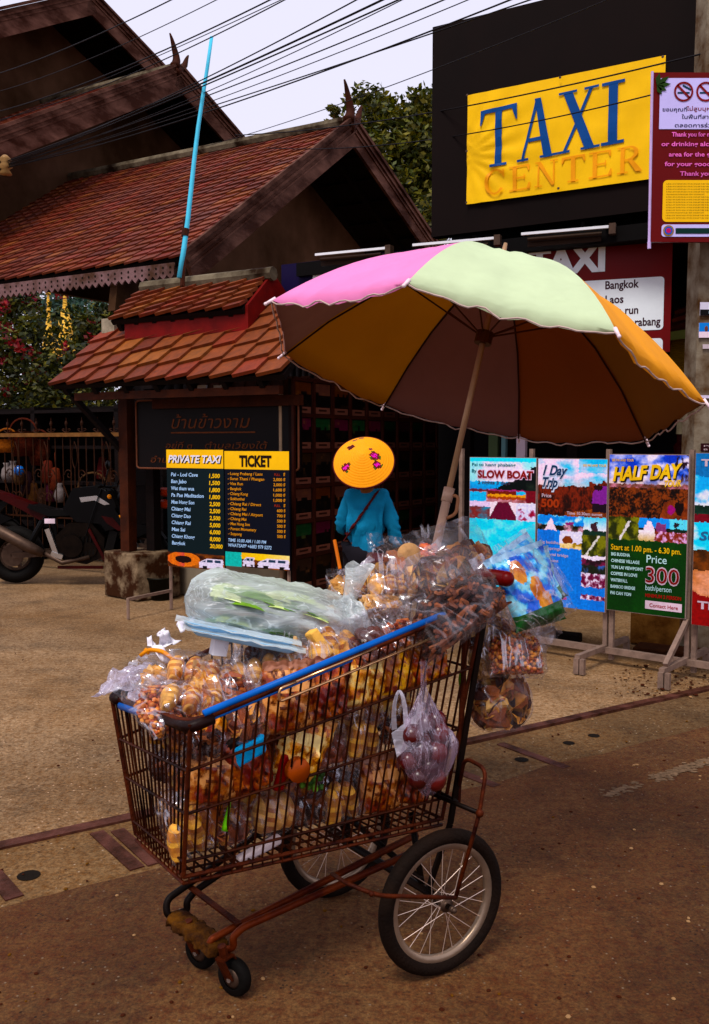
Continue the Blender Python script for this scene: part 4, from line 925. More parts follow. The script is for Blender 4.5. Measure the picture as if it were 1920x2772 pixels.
pq = V((-.2, 8.6, 0)); a = PL(762, 717, pq, SW); b = PL(1180, 690, pq, SW); b.z = a.z; c = PL(762, 790, pq, SW)
pl2 = Plane(a, b, (a.z - c.z) * 2.2); pur = thing('purple_sign', 'dark purple sign with a small white mark behind the pink parasol panel', 'sign', pl2.at(.5, 1))
mb = MB(); slab(mb, pl2, .05); mb.build('board', pm('sign_purple', lin((26, 8, 66)), .5, 0, .1, 3), pur)
mb = MB(); rect(mb, pl2, .22, .18, .33, .42, .004); mb.build('white_mark', WHP, pur)
for i, (x0, y0, x1, y1, l) in enumerate(((855, 690, 1046, 672, 'leftmost white lamp tube, over the purple sign'), (1118, 664, 1338, 645, 'middle white lamp tube, over the parasol top'), (1412, 634, 1648, 614, 'rightmost white lamp tube, over the red TAXI sign'))):
    a = PL(x0, y0, RS + dv * -.25 if i else pq - SW * .3, dv if i else SW); b = PL(x1, y1, RS + dv * -.25 if i else pq - SW * .3, dv if i else SW)
    t = thing('lamp_tube', l, 'lamp', (a + b) / 2, 'lamp tubes over the signs'); d_ = (b - a).normalized()
    mb = MB(); mb.bar(a, b, .028, .02); mb.build('reflector', pm('white_enamel', lin((225, 225, 240)), .35, 0, .05), t)
    mb = MB(); mb.tube([a + d_ * .05 - Z * .045, b - d_ * .05 - Z * .045], .014, 8); mb.bar(a + d_ * .06 - Z * .075 + V((0, .05, 0)), b - d_ * .04 - Z * .075 + V((0, .05, 0)), .02, .04); mb.build('housing', pm('brown_housing', lin((50, 32, 22)), .6, 0, .2), t)
    mb = MB(); mb.box(b + d_ * .03 - Z * .02, .05, .07, .08, (d_, d_.cross(Z), Z)); mb.bar(b, b + V((0, .45, .1)), .02, .02); mb.build('end_cap', STEEL, t)

# ---- utility pole, no smoking sign, notices
UP = PL(1905, 700, V((2.6, 6.5, 0)), V((0, 1, 0))); pw = .2
pole = thing('utility_pole', 'square concrete utility pole with pasted notices at the right edge', 'pole', V((UP.x + pw / 2, 6.5, 0)))
mb = MB(); x0 = UP.x - .03; mb.hexa([V((x0 - .01, 6.5, 0)), V((x0 + .3, 6.5, 0)), V((x0 + .3, 6.75, 0)), V((x0 - .01, 6.75, 0)), V((x0 + .02, 6.5, 7)), V((x0 + .24, 6.5, 7)), V((x0 + .24, 6.7, 7)), V((x0 + .02, 6.7, 7))])
mb.build('shaft', pm('pole_concrete', lin((92, 64, 42)), .9, 0, .2, 5, .3, 50, col2=lin((140, 130, 120))), pole)
def sticker(name, label, x0, y0, x1, y1, c, extra=None):
    pn = V((0, 1, 0)); po = V((0, 6.485, 0)); a = PL(x0, y0, po, pn); b = PL(x1, y0, po, pn); c_ = PL(x0, y1, po, pn); q = Plane(a, b, a.z - c_.z)
    mb = MB(); slab(mb, q, .004, 0, lin(c)); 
    if extra: extra(mb, q)
    tag(mb.build(name, PRINT), label, 'notice', 'notices on the utility pole')
def ex1(mb, q): rect(mb, q, 0, .55, 1, 1, .002, 0, lin((14, 12, 14))); rect(mb, q, .3, .68, .9, .86, .003, 0, lin((180, 200, 220))); text(mb, q, 'S', .5, .42, .3, off=.003, col=lin((20, 60, 90)))
sticker('notice', 'white over black notice, highest on the concrete pole', 1896, 818, 1975, 854, (215, 210, 235), ex1)
def ex2(mb, q): rect(mb, q, 0, 0, .32, 1, .002, 0, lin((40, 130, 220))); mb.ball(q.at(.2, .4, .003), (.012, .002, .02), None, 8, 6, 0, lin((120, 70, 60))); rect(mb, q, .0, .6, .3, 1, .003, 0, lin((230, 210, 230))); rect(mb, q, .36, .1, .9, .9, .003, 0, lin((16, 14, 20)))
sticker('portrait_notice', 'blue notice with a small portrait on the concrete pole', 1893, 874, 1990, 914, (214, 208, 236), ex2)
sticker('notice', 'narrow pale strip pasted below the portrait notice', 1903, 932, 1975, 944, (190, 176, 190))
sticker('notice', 'torn white strip on the pole beside the parasol tip', 1897, 1070, 1980, 1078, (205, 195, 225))
def ex3(mb, q): text(mb, q, 'PRICE', .1, .42, .2, .8, off=.003, col=lin((190, 170, 180))); text(mb, q, 'B & C', .1, .85, .2, .7, off=.003, col=lin((190, 170, 180)))
sticker('notice', 'small dark maroon notice just above the blue poster', 1898, 1200, 1975, 1222, (54, 10, 20), ex3)
pn = V((0, 1, 0)); po = V((0, 6.3, 0)); a = PL(1770, 196, po, pn); b = PL(2085, 196, po, pn); c_ = PL(1770, 655, po, pn)
pl = Plane(a, b, a.z - c_.z); ns = thing('no_smoking_sign', 'dark red no smoking sign with white and yellow panels on the pole', 'sign', pl.at(.5, 1))
mb = MB(); slab(mb, pl, .03); mb.build('board', pm('sign_dark_red', lin((104, 8, 12), 1.1), .45, 0, .08, 2), ns)
def uv2(x, y): p = PL(x, y, po, pn); return (p.x - a.x) / pl.w, (a.z - p.z) / pl.h
mb = MB(); u0, v0 = uv2(1787, 212); u1, v1 = uv2(2070, 350); rect(mb, pl, u0, v0, u1, v1, .004); mb.build('white_panel', pm('lilac_white', lin((196, 188, 244)), .5, 0, .04), ns); mb = MB(); u0, v0 = uv2(1791, 608); _, v1 = uv2(1791, 641); rect(mb, pl, u0, v0, u1, v1, .004, 0, None, .02); mb.build('white_strip', MATS['lilac_white'], ns)
mb = MB(); u0, v0 = uv2(1795, 488); u1, v1 = uv2(2062, 601); rect(mb, pl, u0, v0, u1, v1, .004, 0, None, .03); mb.build('yellow_panel', MATS['sign_yellow'], ns)
mb = MB()
for k in range(14):
    _, v = uv2(1800, 496 + k * 7.1); text(mb, pl, 'ประกาศกระทรวงสาธารณสุข เรื่อง เขตปลอดบุหรี่', u0 + .03, v + .008, .007, (u1 - u0) * (.9 if k not in (4, 11) else .38), off=.006)
mb.build('small_print', pm('print_brown', lin((86, 56, 8)), .6), ns)
mb = MB()
for cx_ in (1850, 1910, 1970, 2030):
    u, v = uv2(cx_, 249); c = pl.at(u, v, .008); R_ = .064
    mb.add(*(lambda vs: (vs, [(i, (i + 1) % 28, 28 + (i + 1) % 28, 28 + i) for i in range(28)]))([c + (pl.x * cos(t) + pl.y * sin(t)) * r for r in (R_, R_ * .8) for t in [2 * pi * k / 28 for k in range(28)]]))
    d_ = (pl.x + pl.y).normalized(); e_ = (pl.x - pl.y).normalized(); mb.poly([c - d_ * R_ * .9 - e_ * .007, c + d_ * R_ * .9 - e_ * .007, c + d_ * R_ * .9 + e_ * .007, c - d_ * R_ * .9 + e_ * .007])
mb.build('prohibition_ring', pm('ring_red', lin((130, 10, 14)), .5), ns)
mb = MB()
for cx_ in (1850, 1910, 1970, 2030):
    u, v = uv2(cx_, 252); c = pl.at(u, v, .006); mb.poly([c + pl.x * x + pl.y * y for x, y in ((-.04, -.006), (.04, -.006), (.04, .006), (-.04, .006))])
    if cx_ == 1850:
        for k in range(5): q = c + pl.x * (.0 + .011 * k) - pl.y * (.045 - .006 * k); mb.poly([q + (pl.x * cos(t) + pl.y * sin(t)) * .008 for t in [k2 * pi / 4 for k2 in range(8)]])
mb.build('cigarette', pm('pict_blue', lin((30, 70, 96)), .6), ns)
mb = MB()
for s, x, y, wd, c in (('ขอบคุณที่', 1793, 302, 66, 0), ('ไม่สูบบุหรี่ ไม่ดื่มสุรา', 1858, 300, 150, 1), ('ในพื้นที่สาธารณะแห่งนี้', 1845, 322, 170, 0), ('ตลอดการร่วมกิจกรรม', 1826, 345, 180, 0)):
    u, v = uv2(x, y); text(mb, pl, s, u, v, .022, wd / 315, bold=.012, off=.006, mi=c)
mb.build('thai_lettering', [pm('sign_navy', lin((40, 40, 86)), .5), MATS['ring_red']], ns)
mb = MB()
for s, x, y, wd in (('Thank you for not smoking', 1818, 370, 175), ('or drinking alcohol in this', 1790, 396, 230), ('area for the good health', 1810, 424, 200), ('for your good health.', 1799, 450, 190), ('Thank you for all', 1840, 476, 140)):
    u, v = uv2(x, y); text(mb, pl, s, u, v, .026, wd / 315, bold=.02, off=.006)
mb.build('english_lettering', pm('sign_pink', lin((216, 120, 190)), .5), ns)
mb = MB(); u, v = uv2(1777, 232); c = pl.at(u, v, .010)
for an, L_ in ((-78, .08), (-35, .1), (-5, .095), (28, .075), (60, .07)):
    d_ = pl.x * cos(RAD(an)) + pl.y * sin(RAD(an)); e_ = d_.cross(pl.n); mb.poly([c, c + d_ * L_ * .5 + e_ * .018, c + d_ * L_, c + d_ * L_ * .5 - e_ * .018])
mb.build('green_leaf', pm('leaf_print', lin((44, 70, 14)), .5), ns)
mb = MB(); u, v = uv2(1809, 625); c = pl.at(u, v, .008)
for r, k in ((.036, 0), (.027, 1), (.016, 2)): mb.poly([c + pl.n * (.001 * k) + (pl.x * cos(t) + pl.y * sin(t)) * r for t in [i * pi / 12 for i in range(24)]], 0, [lin((150, 120, 40)), lin((60, 90, 190)), lin((190, 60, 110))][k])
u, v = uv2(1828, 633); u3, v3 = uv2(2060, 618); rect(mb, pl, u, v3, u3, v, .007, 0, lin((16, 56, 52))); mb.build('emblem', PRINT, ns)
mb = MB(); q = pl.at(0, 0); mb.tube([pl.at(-.012, -.005), pl.at(-.006, 1.0)], .009, 6); mb.tube([pl.at(-.006, 1.0), pl.at(-.004, 1.04)], [.012, .012], 6); mb.build('edge_rod', pm('pale_rod', lin((190, 170, 220)), .4, 0, .1), ns)

# ================================================================== tour boards on their stand
RP = V((1.377, 6.527, 0)); rd = (V((2.094, 5.922, 0)) - RP).normalized(); rw = V((-rd.y, rd.x, 0))
PB0 = RP - rw * .03
def board(name, label, x0, x1, top, bot, fn, nx, ny, edge=(150, 130, 130)):
    a, b = PL(x0, top, PB0, rw), PL(x1, top, PB0, rw); b.z = a.z; c = PL(x1, bot, PB0, rw); pl = Plane(a, b, a.z - c.z)
    t = thing(name, label, 'sign', pl.at(.5, 1), 'tour boards on the metal stand'); mb = MB(); slab(mb, pl, .02, 0, lin(edge)); mb.build('board', PRINT, t)
    mb = MB(); picture(mb, pl, nx, ny, fn, .002, .008, .004, .992, .996, 1.3); mb.build('picture', PRINT, t); return pl, t
SKY1, SKY2 = (30, 160, 225), (206, 200, 240)
def skyc(u, v, s=0): return mixc(SKY1, SKY2, .5 + 1.6 * fbm(u * 2.2, v * 4, s))
def f_boat(u, v):
    v = v * 1.47
    n = fbm(u * 6, v * 10, 4)
    if v < .045: return (60, 190, 235)
    if v < .27:
        if u > .62 + .3 * (.27 - v) / .1 + .04 * n and v > .17: return mixc((6, 18, 18), (50, 10, 40), n * 1.5)
        if u > .92 and v > .1: return (8, 24, 26)
        return mixc((150, 205, 245), (212, 200, 240), .4 + fbm(u * 3, v * 3, 2) * 2 + (v - .1) * 3)
    if v < .36:
        if u > .4 + (.36 - v) * 2.2 + .05 * n: return mixc((6, 16, 16), (40, 50, 40), n)
        return mixc((20, 160, 230), (30, 120, 190), (v - .27) * 9)
    if v < .5:
        if .28 < u < .85 and .355 < v < .47:
            if v < .375: return (150, 60, 110)
            if v < .41: return (110, 40, 30) if u < .72 else (40, 160, 210)
            if v < .44: return (196, 140, 80)
            return (150, 70, 20)
        if u < .26 and v > .39: return (40, 160, 215)
        if u > .86: return (110, 30, 40)
        if v < .385: return (96, 40, 60)
        return mixc((190, 140, 160), (120, 60, 60), .5 + n)
    if v < .70:
        q = v - .5
        if u < .32: return (200, 180, 220) if q < .06 else mixc((120, 50, 50), (40, 140, 190), n + .3)
        if u < .72: return (212, 196, 216) if abs(u - .52) > .08 + q * .7 else (96, 20, 50)
        return mixc((190, 190, 236), (140, 30, 60), 2.2 * fbm(u * 12, v * 20, 6)) if q > .07 else (200, 196, 236)
    return mixc((70, 180, 225), (120, 200, 235), .5 + n)
def f_trip(u, v):
    v = v * 1.1 if v < .9 else v
    n = fbm(u * 8, v * 14, 7)
    if v < .42:
        hz = .20 + .035 * fbm(u * 5, 0, 1) - .03 * (u > .75)
        if v < hz:
            c = mixc(SKY1, (225, 195, 230), .75 + 1.2 * fbm(u * 2, v * 8, 3) - (.5 if u > .6 and v < .1 else 0)); return mixc(c, (240, 180, 140), (v - .12) * 4)
        if .80 < u < 1 and .19 < v < .38:
            if (u - .88) ** 2 / .0035 + (v - .2) ** 2 / .0006 < 1: return (40, 14, 10)
            if v < .32 and u > .84 - (v - .21) * .9: return (116, 50, 140)
            if v > .29: return (30, 14, 30)
        if v > .33 + .06 * sin((1 - u) * 2.6) and u > .4: return mixc((150, 84, 36), (96, 44, 14), .5 + n)
        return mixc((112, 44, 14), (40, 14, 8), .45 + n * .8 + .9 * fbm(u * 40, v * 30, 2) + (v - .3) * 2.5)
    if v < .53 and u < .68:
        q = (v - .42) / .11
        if abs(u - .2) < .11 * (q - .15) and q > .15: return (226, 196, 220)
        if q > .62: return mixc((24, 22, 10), (200, 150, 180), 1.4 * n + (.5 if u > .4 else 0))
        if abs(u - .48) < .06 and q > .4: return (130, 50, 110)
        return mixc((20, 120, 210), (190, 210, 245), .3 + 2 * fbm(u * 5, v * 12, 9))
    if v < .55 and u >= .68:
        q = (v - .42) / .13
        if (u - .86) ** 2 / .006 + (q - .5) ** 2 / .07 < 1 and n > -.1: return (60, 34, 46)
        if q > .72: return (24, 50, 40)
        return mixc((60, 170, 230), (220, 210, 240), .2 + q)
    if u >= .66 and v < .70:
        q = (v - .55) / .15; 
        if abs(u - (.82 + .09 * (1 - q) * 1.0 - .1 * q)) < .016: return (190, 186, 190)
        return mixc((110, 110, 16), (40, 46, 8), .5 + 2 * n)
    if u >= .66 and v < .93:
        if v < .77: return (210, 200, 230) if (v < .735 - .1 * abs(u - .83)) else mixc((40, 20, 30), (110, 40, 70), .5 + n * 2)
        if v < .83: return mixc((30, 34, 24), (60, 90, 170), max(0, n * 3))
        return mixc((200, 190, 220), (100, 30, 60), .5 + 2.6 * fbm(u * 14, v * 26, 3))
    if .34 < u < .66 and .53 <= v < .66:
        if v > .62: return mixc((214, 190, 150), (140, 110, 40), n * 2)
        if (u - .45) ** 2 / .006 + (v - .6) ** 2 / .0009 < 1: return (120, 60, 40)
        return (200, 196, 236)
    return mixc((14, 104, 200), (30, 120, 214), .5 + fbm(u * 3, v * 3, 8))
def f_half(u, v):
    v = v * 1.04
    n = fbm(u * 9, v * 16, 11)
    if v < .19:
        c = mixc((24, 60, 190), (210, 200, 240), .35 + 1.8 * fbm(u * 3, v * 9, 5) + (.3 if .3 < u < .7 else 0))
        if u > .84: c = mixc(c, (40, 20, 40), max(0, fbm(u * 24, v * 24, 2) * 3))
        return mixc(c, (230, 190, 150), max(0, (v - .13) * 9))
    if v < .41:
        if v < .215: return mixc((170, 110, 130), (70, 40, 20), .5 + n)
        if u > .66 + .5 * (.41 - v) and v > .3: 
            c = mixc((150, 74, 26), (90, 40, 12), .5 + n)
            if (u - .8) ** 2 / .002 + (v - .35) ** 2 / .001 < 1: c = (140, 30, 110)
            if (u - .9) ** 2 / .003 + (v - .33) ** 2 / .003 < 1: c = (24, 8, 8)
            return c
        return mixc((120, 60, 16), (24, 10, 4), .45 + 1.1 * fbm(u * 9, v * 16, 12) + 1.1 * fbm(u * 40, v * 70, 3) + (v - .28) * 1.6)
    if v < .56:
        if u < .4:
            q = (v - .41) / .15
            if abs(u - (.28 - .16 * (q - .2))) < .018 and q > .2: return (196, 190, 200)
            return mixc((112, 112, 20), (40, 46, 6), .4 + 2 * n + .4 * (.3 - u))
        q = (v - .41) / .15
        if q < .55:
            if abs(u - .53) < .07 * (q / .5) and q > .12: return (226, 200, 226)
            if u > .78: return mixc((110, 190, 235), (40, 30, 40), 1 if abs(u - .89) < .05 and q > .15 and n > -.05 else 0) if q < .42 else (20, 40, 30)
            if abs(u - .68) < .06 and q > .2: return (120, 60, 110)
            return mixc((20, 130, 220), (30, 24, 16), 1 if q > .42 else 0)
        if u < .6: return mixc((216, 206, 226), (170, 140, 80), (q - .6) * 2)
        return mixc((120, 50, 40), (190, 150, 200), .4 + 2.4 * fbm(u * 20, v * 30, 6))
    return mixc((14, 50, 14), (24, 62, 18), .5 + fbm(u * 3, v * 3, 8))
pl, t = board('tour_board', 'tour board reading SLOW BOAT over a river boat, leftmost of the row', 1272, 1454, 1237, 1602, f_boat, 88, 170)
mb = MB(); text(mb, pl, 'Pai to luang phabang', .04, .068, .024, .66, bold=.02, off=.005); text(mb, pl, 'By', .04, .118, .026, .075, bold=.02, off=.005); mb.build('teal_lettering', pm('sign_teal', lin((20, 120, 140)), .5), t)
mb = MB(); text(mb, pl, 'SLOW BOAT', .135, .157, .056, .82, bold=.045, off=.006); mb.build('title', pm('sign_rust_red', lin((140, 44, 14)), .5), t)
mb = MB(); text(mb, pl, 'SLOW BOAT', .125, .161, .064, .84, bold=.075, off=.0045); mb.build('title_edge', pm('sign_lilac', lin((226, 190, 226)), .5), t)
mb = MB(); text(mb, pl, '2 nights 3 days', .135, .206, .026, .49, bold=.02, off=.005); mb.build('subtitle', pm('sign_slate', lin((70, 56, 80)), .5), t)
pl, t = board('tour_board', 'tour board reading 1 Day Trip with a sitting figure and the price 500', 1457, 1647, 1240, 1660, f_trip, 96, 190)
mb = MB(); text(mb, pl, '1 Day', .08, .112, .066, .36, shear=.35, bold=.03, off=.006); text(mb, pl, 'Trip', .08, .192, .066, .22, shear=.35, bold=.03, off=.006); mb.build('title', pm('sign_deep_blue', lin((10, 58, 104)), .5), t)
mb = MB(); text(mb, pl, '1 Day', .075, .115, .07, .37, shear=.35, bold=.06, off=.0045); text(mb, pl, 'Trip', .07, .196, .072, .25, shear=.35, bold=.085, off=.0045); mb.build('title_edge', pm('sign_sky_white', lin((196, 204, 240)), .5), t)
mb = MB(); text(mb, pl, 'Price', .07, .262, .024, .14, bold=.02, off=.005); text(mb, pl, 'Time 10.30am sunset', .44, .371, .02, .5, bold=.015, off=.005)
for k, s in enumerate(('Big buddha', 'Hot springs', 'Memorial bridge', 'View point')): text(mb, pl, s, .05, .575 + k * .041, .02, .42 * len(s) / 15, bold=.01, off=.005)
mb.build('white_lettering', pm('sign_grey_white', lin((196, 176, 196)), .5), t)
mb = MB(); text(mb, pl, '500', .06, .328, .055, .27, bold=.035, off=.005); mb.build('price', pm('sign_orange_brown', lin((160, 70, 24)), .5), t)
mb = MB(); text(mb, pl, 'SEE PAI AND TOUR', .66, .05, .014, .32, bold=.02, off=.005); mb.build('small_title', MATS['sign_gold'], t)
mb = MB(); rect(mb, pl, .36, .925, .46, .945, .004, 0, None, .012); mb.build('pink_mark', pm('sign_magenta', lin((190, 10, 150)), .5), t)
pl, t = board('tour_board', 'green based tour board reading HALF DAY TOUR and Price 300', 1650, 1868, 1229, 1678, f_half, 108, 208)
mb = MB(); text(mb, pl, 'HALF DAY', .055, .168, .086, .88, shear=.3, bold=.04, off=.006, rot=.07); text(mb, pl, 'TOUR', .71, .198, .04, .2, shear=.3, bold=.03, off=.006, rot=.07); text(mb, pl, 'SEE PAI AND TOUR', .04, .045, .016, .28, bold=.02, off=.005)
text(mb, pl, 'Start at 1.00 pm. - 6.30 pm.', .05, .607, .036, .88, bold=.012, off=.005); mb.build('yellow_lettering', pm('sign_bright_gold', lin((226, 180, 10)), .5), t)
mb = MB(); text(mb, pl, 'HALF DAY', .07, .175, .086, .88, shear=.3, bold=.055, off=.0045, rot=.07); mb.build('title_shadow', MATS['sign_dark'], t)
mb = MB(); text(mb, pl, 'Price', .51, .672, .05, .25, off=.005, bold=.005); text(mb, pl, 'bath/person', .505, .845, .034, .32, off=.005)
for k, s in enumerate(('BIG BUDDHA', 'CHINESE VILLAGE', 'YUN LAI VIEWPOINT', 'COFFEE IN LOVE', 'WATERFALL', 'BAMBOO BRIDGE', 'PAI CAN YON')): text(mb, pl, s, .055, .645 + k * .0415, .02, len(s) * .0245, bold=.03, off=.005)
mb.build('pale_lettering', pm('sign_mint', lin((176, 206, 216)), .5), t)
mb = MB(); text(mb, pl, '300', .505, .795, .098, .41, bold=.0, off=.006); mb.build('price', pm('sign_brick', lin((136, 20, 10)), .5), t)
mb = MB(); text(mb, pl, '300', .5, .80, .107, .42, bold=.03, off=.0045); rect(mb, pl, .505, .91, .955, .962, .004); mb.build('white_block', MATS['sign_grey_white'], t)
mb = MB(); text(mb, pl, 'MINIMUM 2 PERSON', .505, .888, .022, .44, bold=.03, off=.005); text(mb, pl, 'Contact Here', .56, .948, .024, .35, bold=.01, off=.006); mb.build('red_lettering', pm('sign_rust_bright', lin((150, 44, 20)), .5), t)
# poster at the right edge, on its own frame in front of the pole
def f_pos(u, v):
    n = fbm(u * 4, v * 12, 21)
    if v < .13 + .05 * u: return (20, 104, 170)
    if v < .30: return mixc((40, 150, 220), (196, 200, 240), .5 + n * 2)
    if v < .35: return mixc((30, 60, 50), (16, 40, 30), n + .5)
    if v < .40: return mixc((110, 30, 40), (60, 20, 20), n * 2 + .5)
    if v < .56: return mixc((70, 180, 235), (190, 206, 244), .5 + n * 2 - (v - .45) * 3)
    if v < .68: return mixc((110, 60, 20), (60, 34, 10), .5 + n * 2)
    if v < .80 + .03 * sin(u * 9): return mixc((196, 140, 120), (160, 96, 60), .5 + n)
    return (130, 12, 14)
RP2 = PB0 + rd * 1.05; a = PL(1884, 1226, PB0 - rw * .03, rw); b = a + rd * .62; c = PL(1884, 1692, PB0 - rw * .03, rw)
pl = Plane(a, b, a.z - c.z); t = thing('tour_board', 'blue and red poster cut off by the right edge, reading TIM and SUN', 'sign', pl.at(.5, 1), 'tour boards on the metal stand')
mb = MB(); slab(mb, pl, .02, 0, lin((150, 130, 130))); mb.build('board', PRINT, t)
mb = MB(); picture(mb, pl, 80, 160, f_pos, .002, .004, .002, .996, .998, 1.3); mb.build('picture', PRINT, t)
mb = MB(); text(mb, pl, 'TIME', .06, .075, .04, .34, bold=.03, off=.005); text(mb, pl, '10', .22, .135, .035, .14, bold=.03, off=.005); text(mb, pl, 'TIME', .06, .90, .045, .36, bold=.03, off=.005); text(mb, pl, '15.00', .2, .965, .04, .35, bold=.03, off=.005); mb.build('white_lettering', MATS['sign_grey_white'], t)
mb = MB(); text(mb, pl, 'SUNSET', .06, .50, .05, .6, shear=.2, bold=.03, off=.005); mb.build('title', pm('sign_dusk_blue', lin((60, 100, 150)), .5), t)
st = thing('tour_board_stand', 'grey metal stand with splayed feet carrying the tour boards', 'stand', V((1.7, 6.2, 0)))
mb = MB(); q0 = RP - rd * 1.3 + Z * .09; mb.bar(q0, RP + rd * 1.9 + Z * .09, .04, .04); mb.build('rail', FR, st)
for x in (1648, 1873, 1440, 1250):
    p = PL(x, 1300, PB0 + rw * .05, rw); p.z = 0
    mb = MB(); mb.box(p + Z * .76, .03, .03, 1.4, (rd, rw, Z)); 
    if x != 1440: mb.box(p + rd * .045 + Z * .3, .03, .03, .55, (rd, rw, Z))
    mb.build('upright', FR, st)
    mb = MB(); f = p - rw * .42; bk = p + rw * .35; mb.bar(f + Z * .105, bk + Z * .105, .035, .035); mb.box(f + Z * .05, .035, .035, .1, (rd, rw, Z)); mb.box(f + rd * .04 + Z * .05, .03, .03, .1, (rd, rw, Z)); mb.box(bk + Z * .05, .035, .035, .1, (rd, rw, Z))
    if x in (1873,): mb.bar(f + Z * .13 + rw * .06, p + Z * .36 - rw * .02, .03, .03)
    mb.build('foot', FR, st)
# concrete block and slab behind the half day board
def solid(name, label, cat, pts, h, m, bevel=.012):
    mb = MB(); mb.hexa([V(p) for p in pts] + [V(p) + Z * h for p in pts]); o = mb.build(name, m); b_ = o.modifiers.new('worn', 'BEVEL'); b_.width = bevel; b_.segments = 2; return tag(o, label, cat)
p = G(1705, 1742); 
solid('concrete_block', 'rough tan concrete block standing behind the half day board', 'concrete block', [p, p + SU * .42, p + SU * .42 + SW * .3, p + SW * .3], .26, pm('tan_concrete', lin((104, 64, 34)), .9, 0, .4, 6, .6, 30, col2=lin((128, 92, 60))))
p = G(1712, 1768); solid('paving_slab', 'flat dark slab lying before the tan concrete block', 'slab', [p, p + SU * .44, p + SU * .44 + SW * .22, p + SW * .22], .045, pm('dark_slab', lin((66, 36, 16)), .9, 0, .3, 8, .4, 30))
p = G(1490, 1735); solid('timber_offcut', 'small dark timber offcut under the stand rail', 'timber', [p, p + SU * .22, p + SU * .22 + SW * .1, p + SW * .1], .07, WOODD)

# ================================================================== overhead cables
CAB = pm('cable_black', lin((22, 16, 20)), .6, 0, .1)
cabs = [((0, 196), (448, 0), 12, 8), ((0, 244), (562, 0), 13, 8), ((-10, 300), (698, 0), 13, 8), ((-10, 322), (728, 2), 13, 8.2), ((-10, 330), (745, 0), 13, 8),
 ((20, 436), (1010, -2), 13.2, 7), ((20, 440), (930, 0), 13.2, 7.2), ((20, 443), (1040, 0), 13.2, 7.1), ((20, 446), (1050, 4), 13.2, 7), ((20, 448), (1168, 0), 13.2, 7), ((20, 450), (1220, 0), 13.2, 6.9), ((20, 452), (1318, 0), 13.2, 6.8), ((20, 455), (1408, 0), 13.2, 6.7),
 ((560, 395), (1606, 0), 12.5, 6.2), ((637, 366), (1900, 146), 12.5, 6.6), ((720, 400), (1768, 256), 12.2, 6.9)]
for i, ((x0, y0), (x1, y1), Y0, Y1) in enumerate(cabs):
    a, b = PY(x0, y0, Y0), PY(x1, y1, Y1); d_ = b - a; a = a - d_ * (.05 if x0 < 0 or (x0 == 0) else 0); b = b + d_ * (.15 if y1 <= 5 else 0)
    sg = .05 + .03 * (i % 4); n_ = 24; pts = [a + (b - a) * (k / n_) - Z * sg * 4 * (k / n_) * (1 - k / n_) for k in range(n_ + 1)]
    o = MB().tube(pts, [.0055, .004, .0065][i % 3] if i != 5 else .0085, 5).build('overhead_cable', CAB)
    lab = ['topmost black cable, crossing the upper gable', 'black cable second from the top over the upper gable', 'highest cable of the bundle passing behind the carved horn', 'middle cable of the bundle passing behind the carved horn', 'lowest cable of the bundle passing behind the carved horn', 'thick black cable crossing just above the pale blue pole tip knot', 'thin cable under the thick one that crosses it near the frame top', 'cable of the close pair below the thick one, upper', 'cable of the close pair below the thick one, lower', 'upper cable of the trio crossing the open sky middle', 'middle cable of the trio crossing the open sky middle', 'lower cable of the trio crossing the open sky middle', 'lowest long cable spanning the open sky to the billboard corner', 'cable sagging across the billboard above the banner', 'cable crossing the banner above the blue TAXI letters', 'cable crossing the middle of the blue TAXI letters'][i]
    tag(o, lab, 'cable', 'overhead cables')
t = thing('insulator', 'small pale porcelain insulator under the left bargeboard', 'insulator', PY(15, 452, 13.2)); p = PY(15, 452, 13.2)
mb = MB(); mb.lathe([(.02, -.12), (.09, -.1), (.05, -.03), (.1, 0), (.05, .06), (.09, .1), (.03, .16), (0, .17)], p, n=12); mb.build('body', pm('porcelain', lin((150, 120, 90)), .3, 0, .2), t, True)
# ================================================================== the woman behind the cart
def skin(verts, edges, radii, sub=2):
    me = bpy.data.meshes.new('body'); me.from_pydata([tuple(v) for v in verts], edges, []); o = bpy.data.objects.new('body', me); COL.objects.link(o)
    m = o.modifiers.new('skin', 'SKIN'); m.use_smooth_shade = True
    for i, r in enumerate(radii):
        d = me.skin_vertices[0].data[i]; d.radius = (r, r) if not isinstance(r, tuple) else r; d.use_root = (i == 0)
    s = o.modifiers.new('sub', 'SUBSURF'); s.levels = sub; s.render_levels = sub
    dg = bpy.context.evaluated_depsgraph_get(); e = o.evaluated_get(dg); ms = e.to_mesh()
    vs = [V(q.co) for q in ms.vertices]; fs = [tuple(p.vertices) for p in ms.polygons]
    e.to_mesh_clear(); bpy.data.objects.remove(o); bpy.data.meshes.remove(me); return vs, fs
PX, PYY = .085, 6.45
person = thing('person', 'woman seen from behind in a blue blouse and round yellow patterned hat', 'person', V((PX, PYY, 0)))
O_ = V((PX, PYY, 0))
J = dict(pel=(0, 0, .74), bel=(0, 0, .9), che=(0, .0, 1.06), nb=(0, .01, 1.17), nk=(0, .03, 1.24), hd=(0, .05, 1.33), ht=(0, .04, 1.41),
 sl=(-.125, .0, 1.10), el=(-.175, .03, .91), wl=(-.13, .2, .88), hl=(-.11, .26, .87), sr=(.125, 0, 1.10), er=(.185, -.02, .91), wr=(.215, .02, .735), hr=(.22, .03, .68),
 hpl=(-.085, 0, .70), knl=(-.09, .02, .38), anl=(-.09, -.01, .07), tol=(-.09, .13, .03), hpr=(.085, 0, .70), knr=(.09, .0, .38), anr=(.09, -.03, .07), tor=(.09, .11, .03), nose=(0, .14, 1.325))
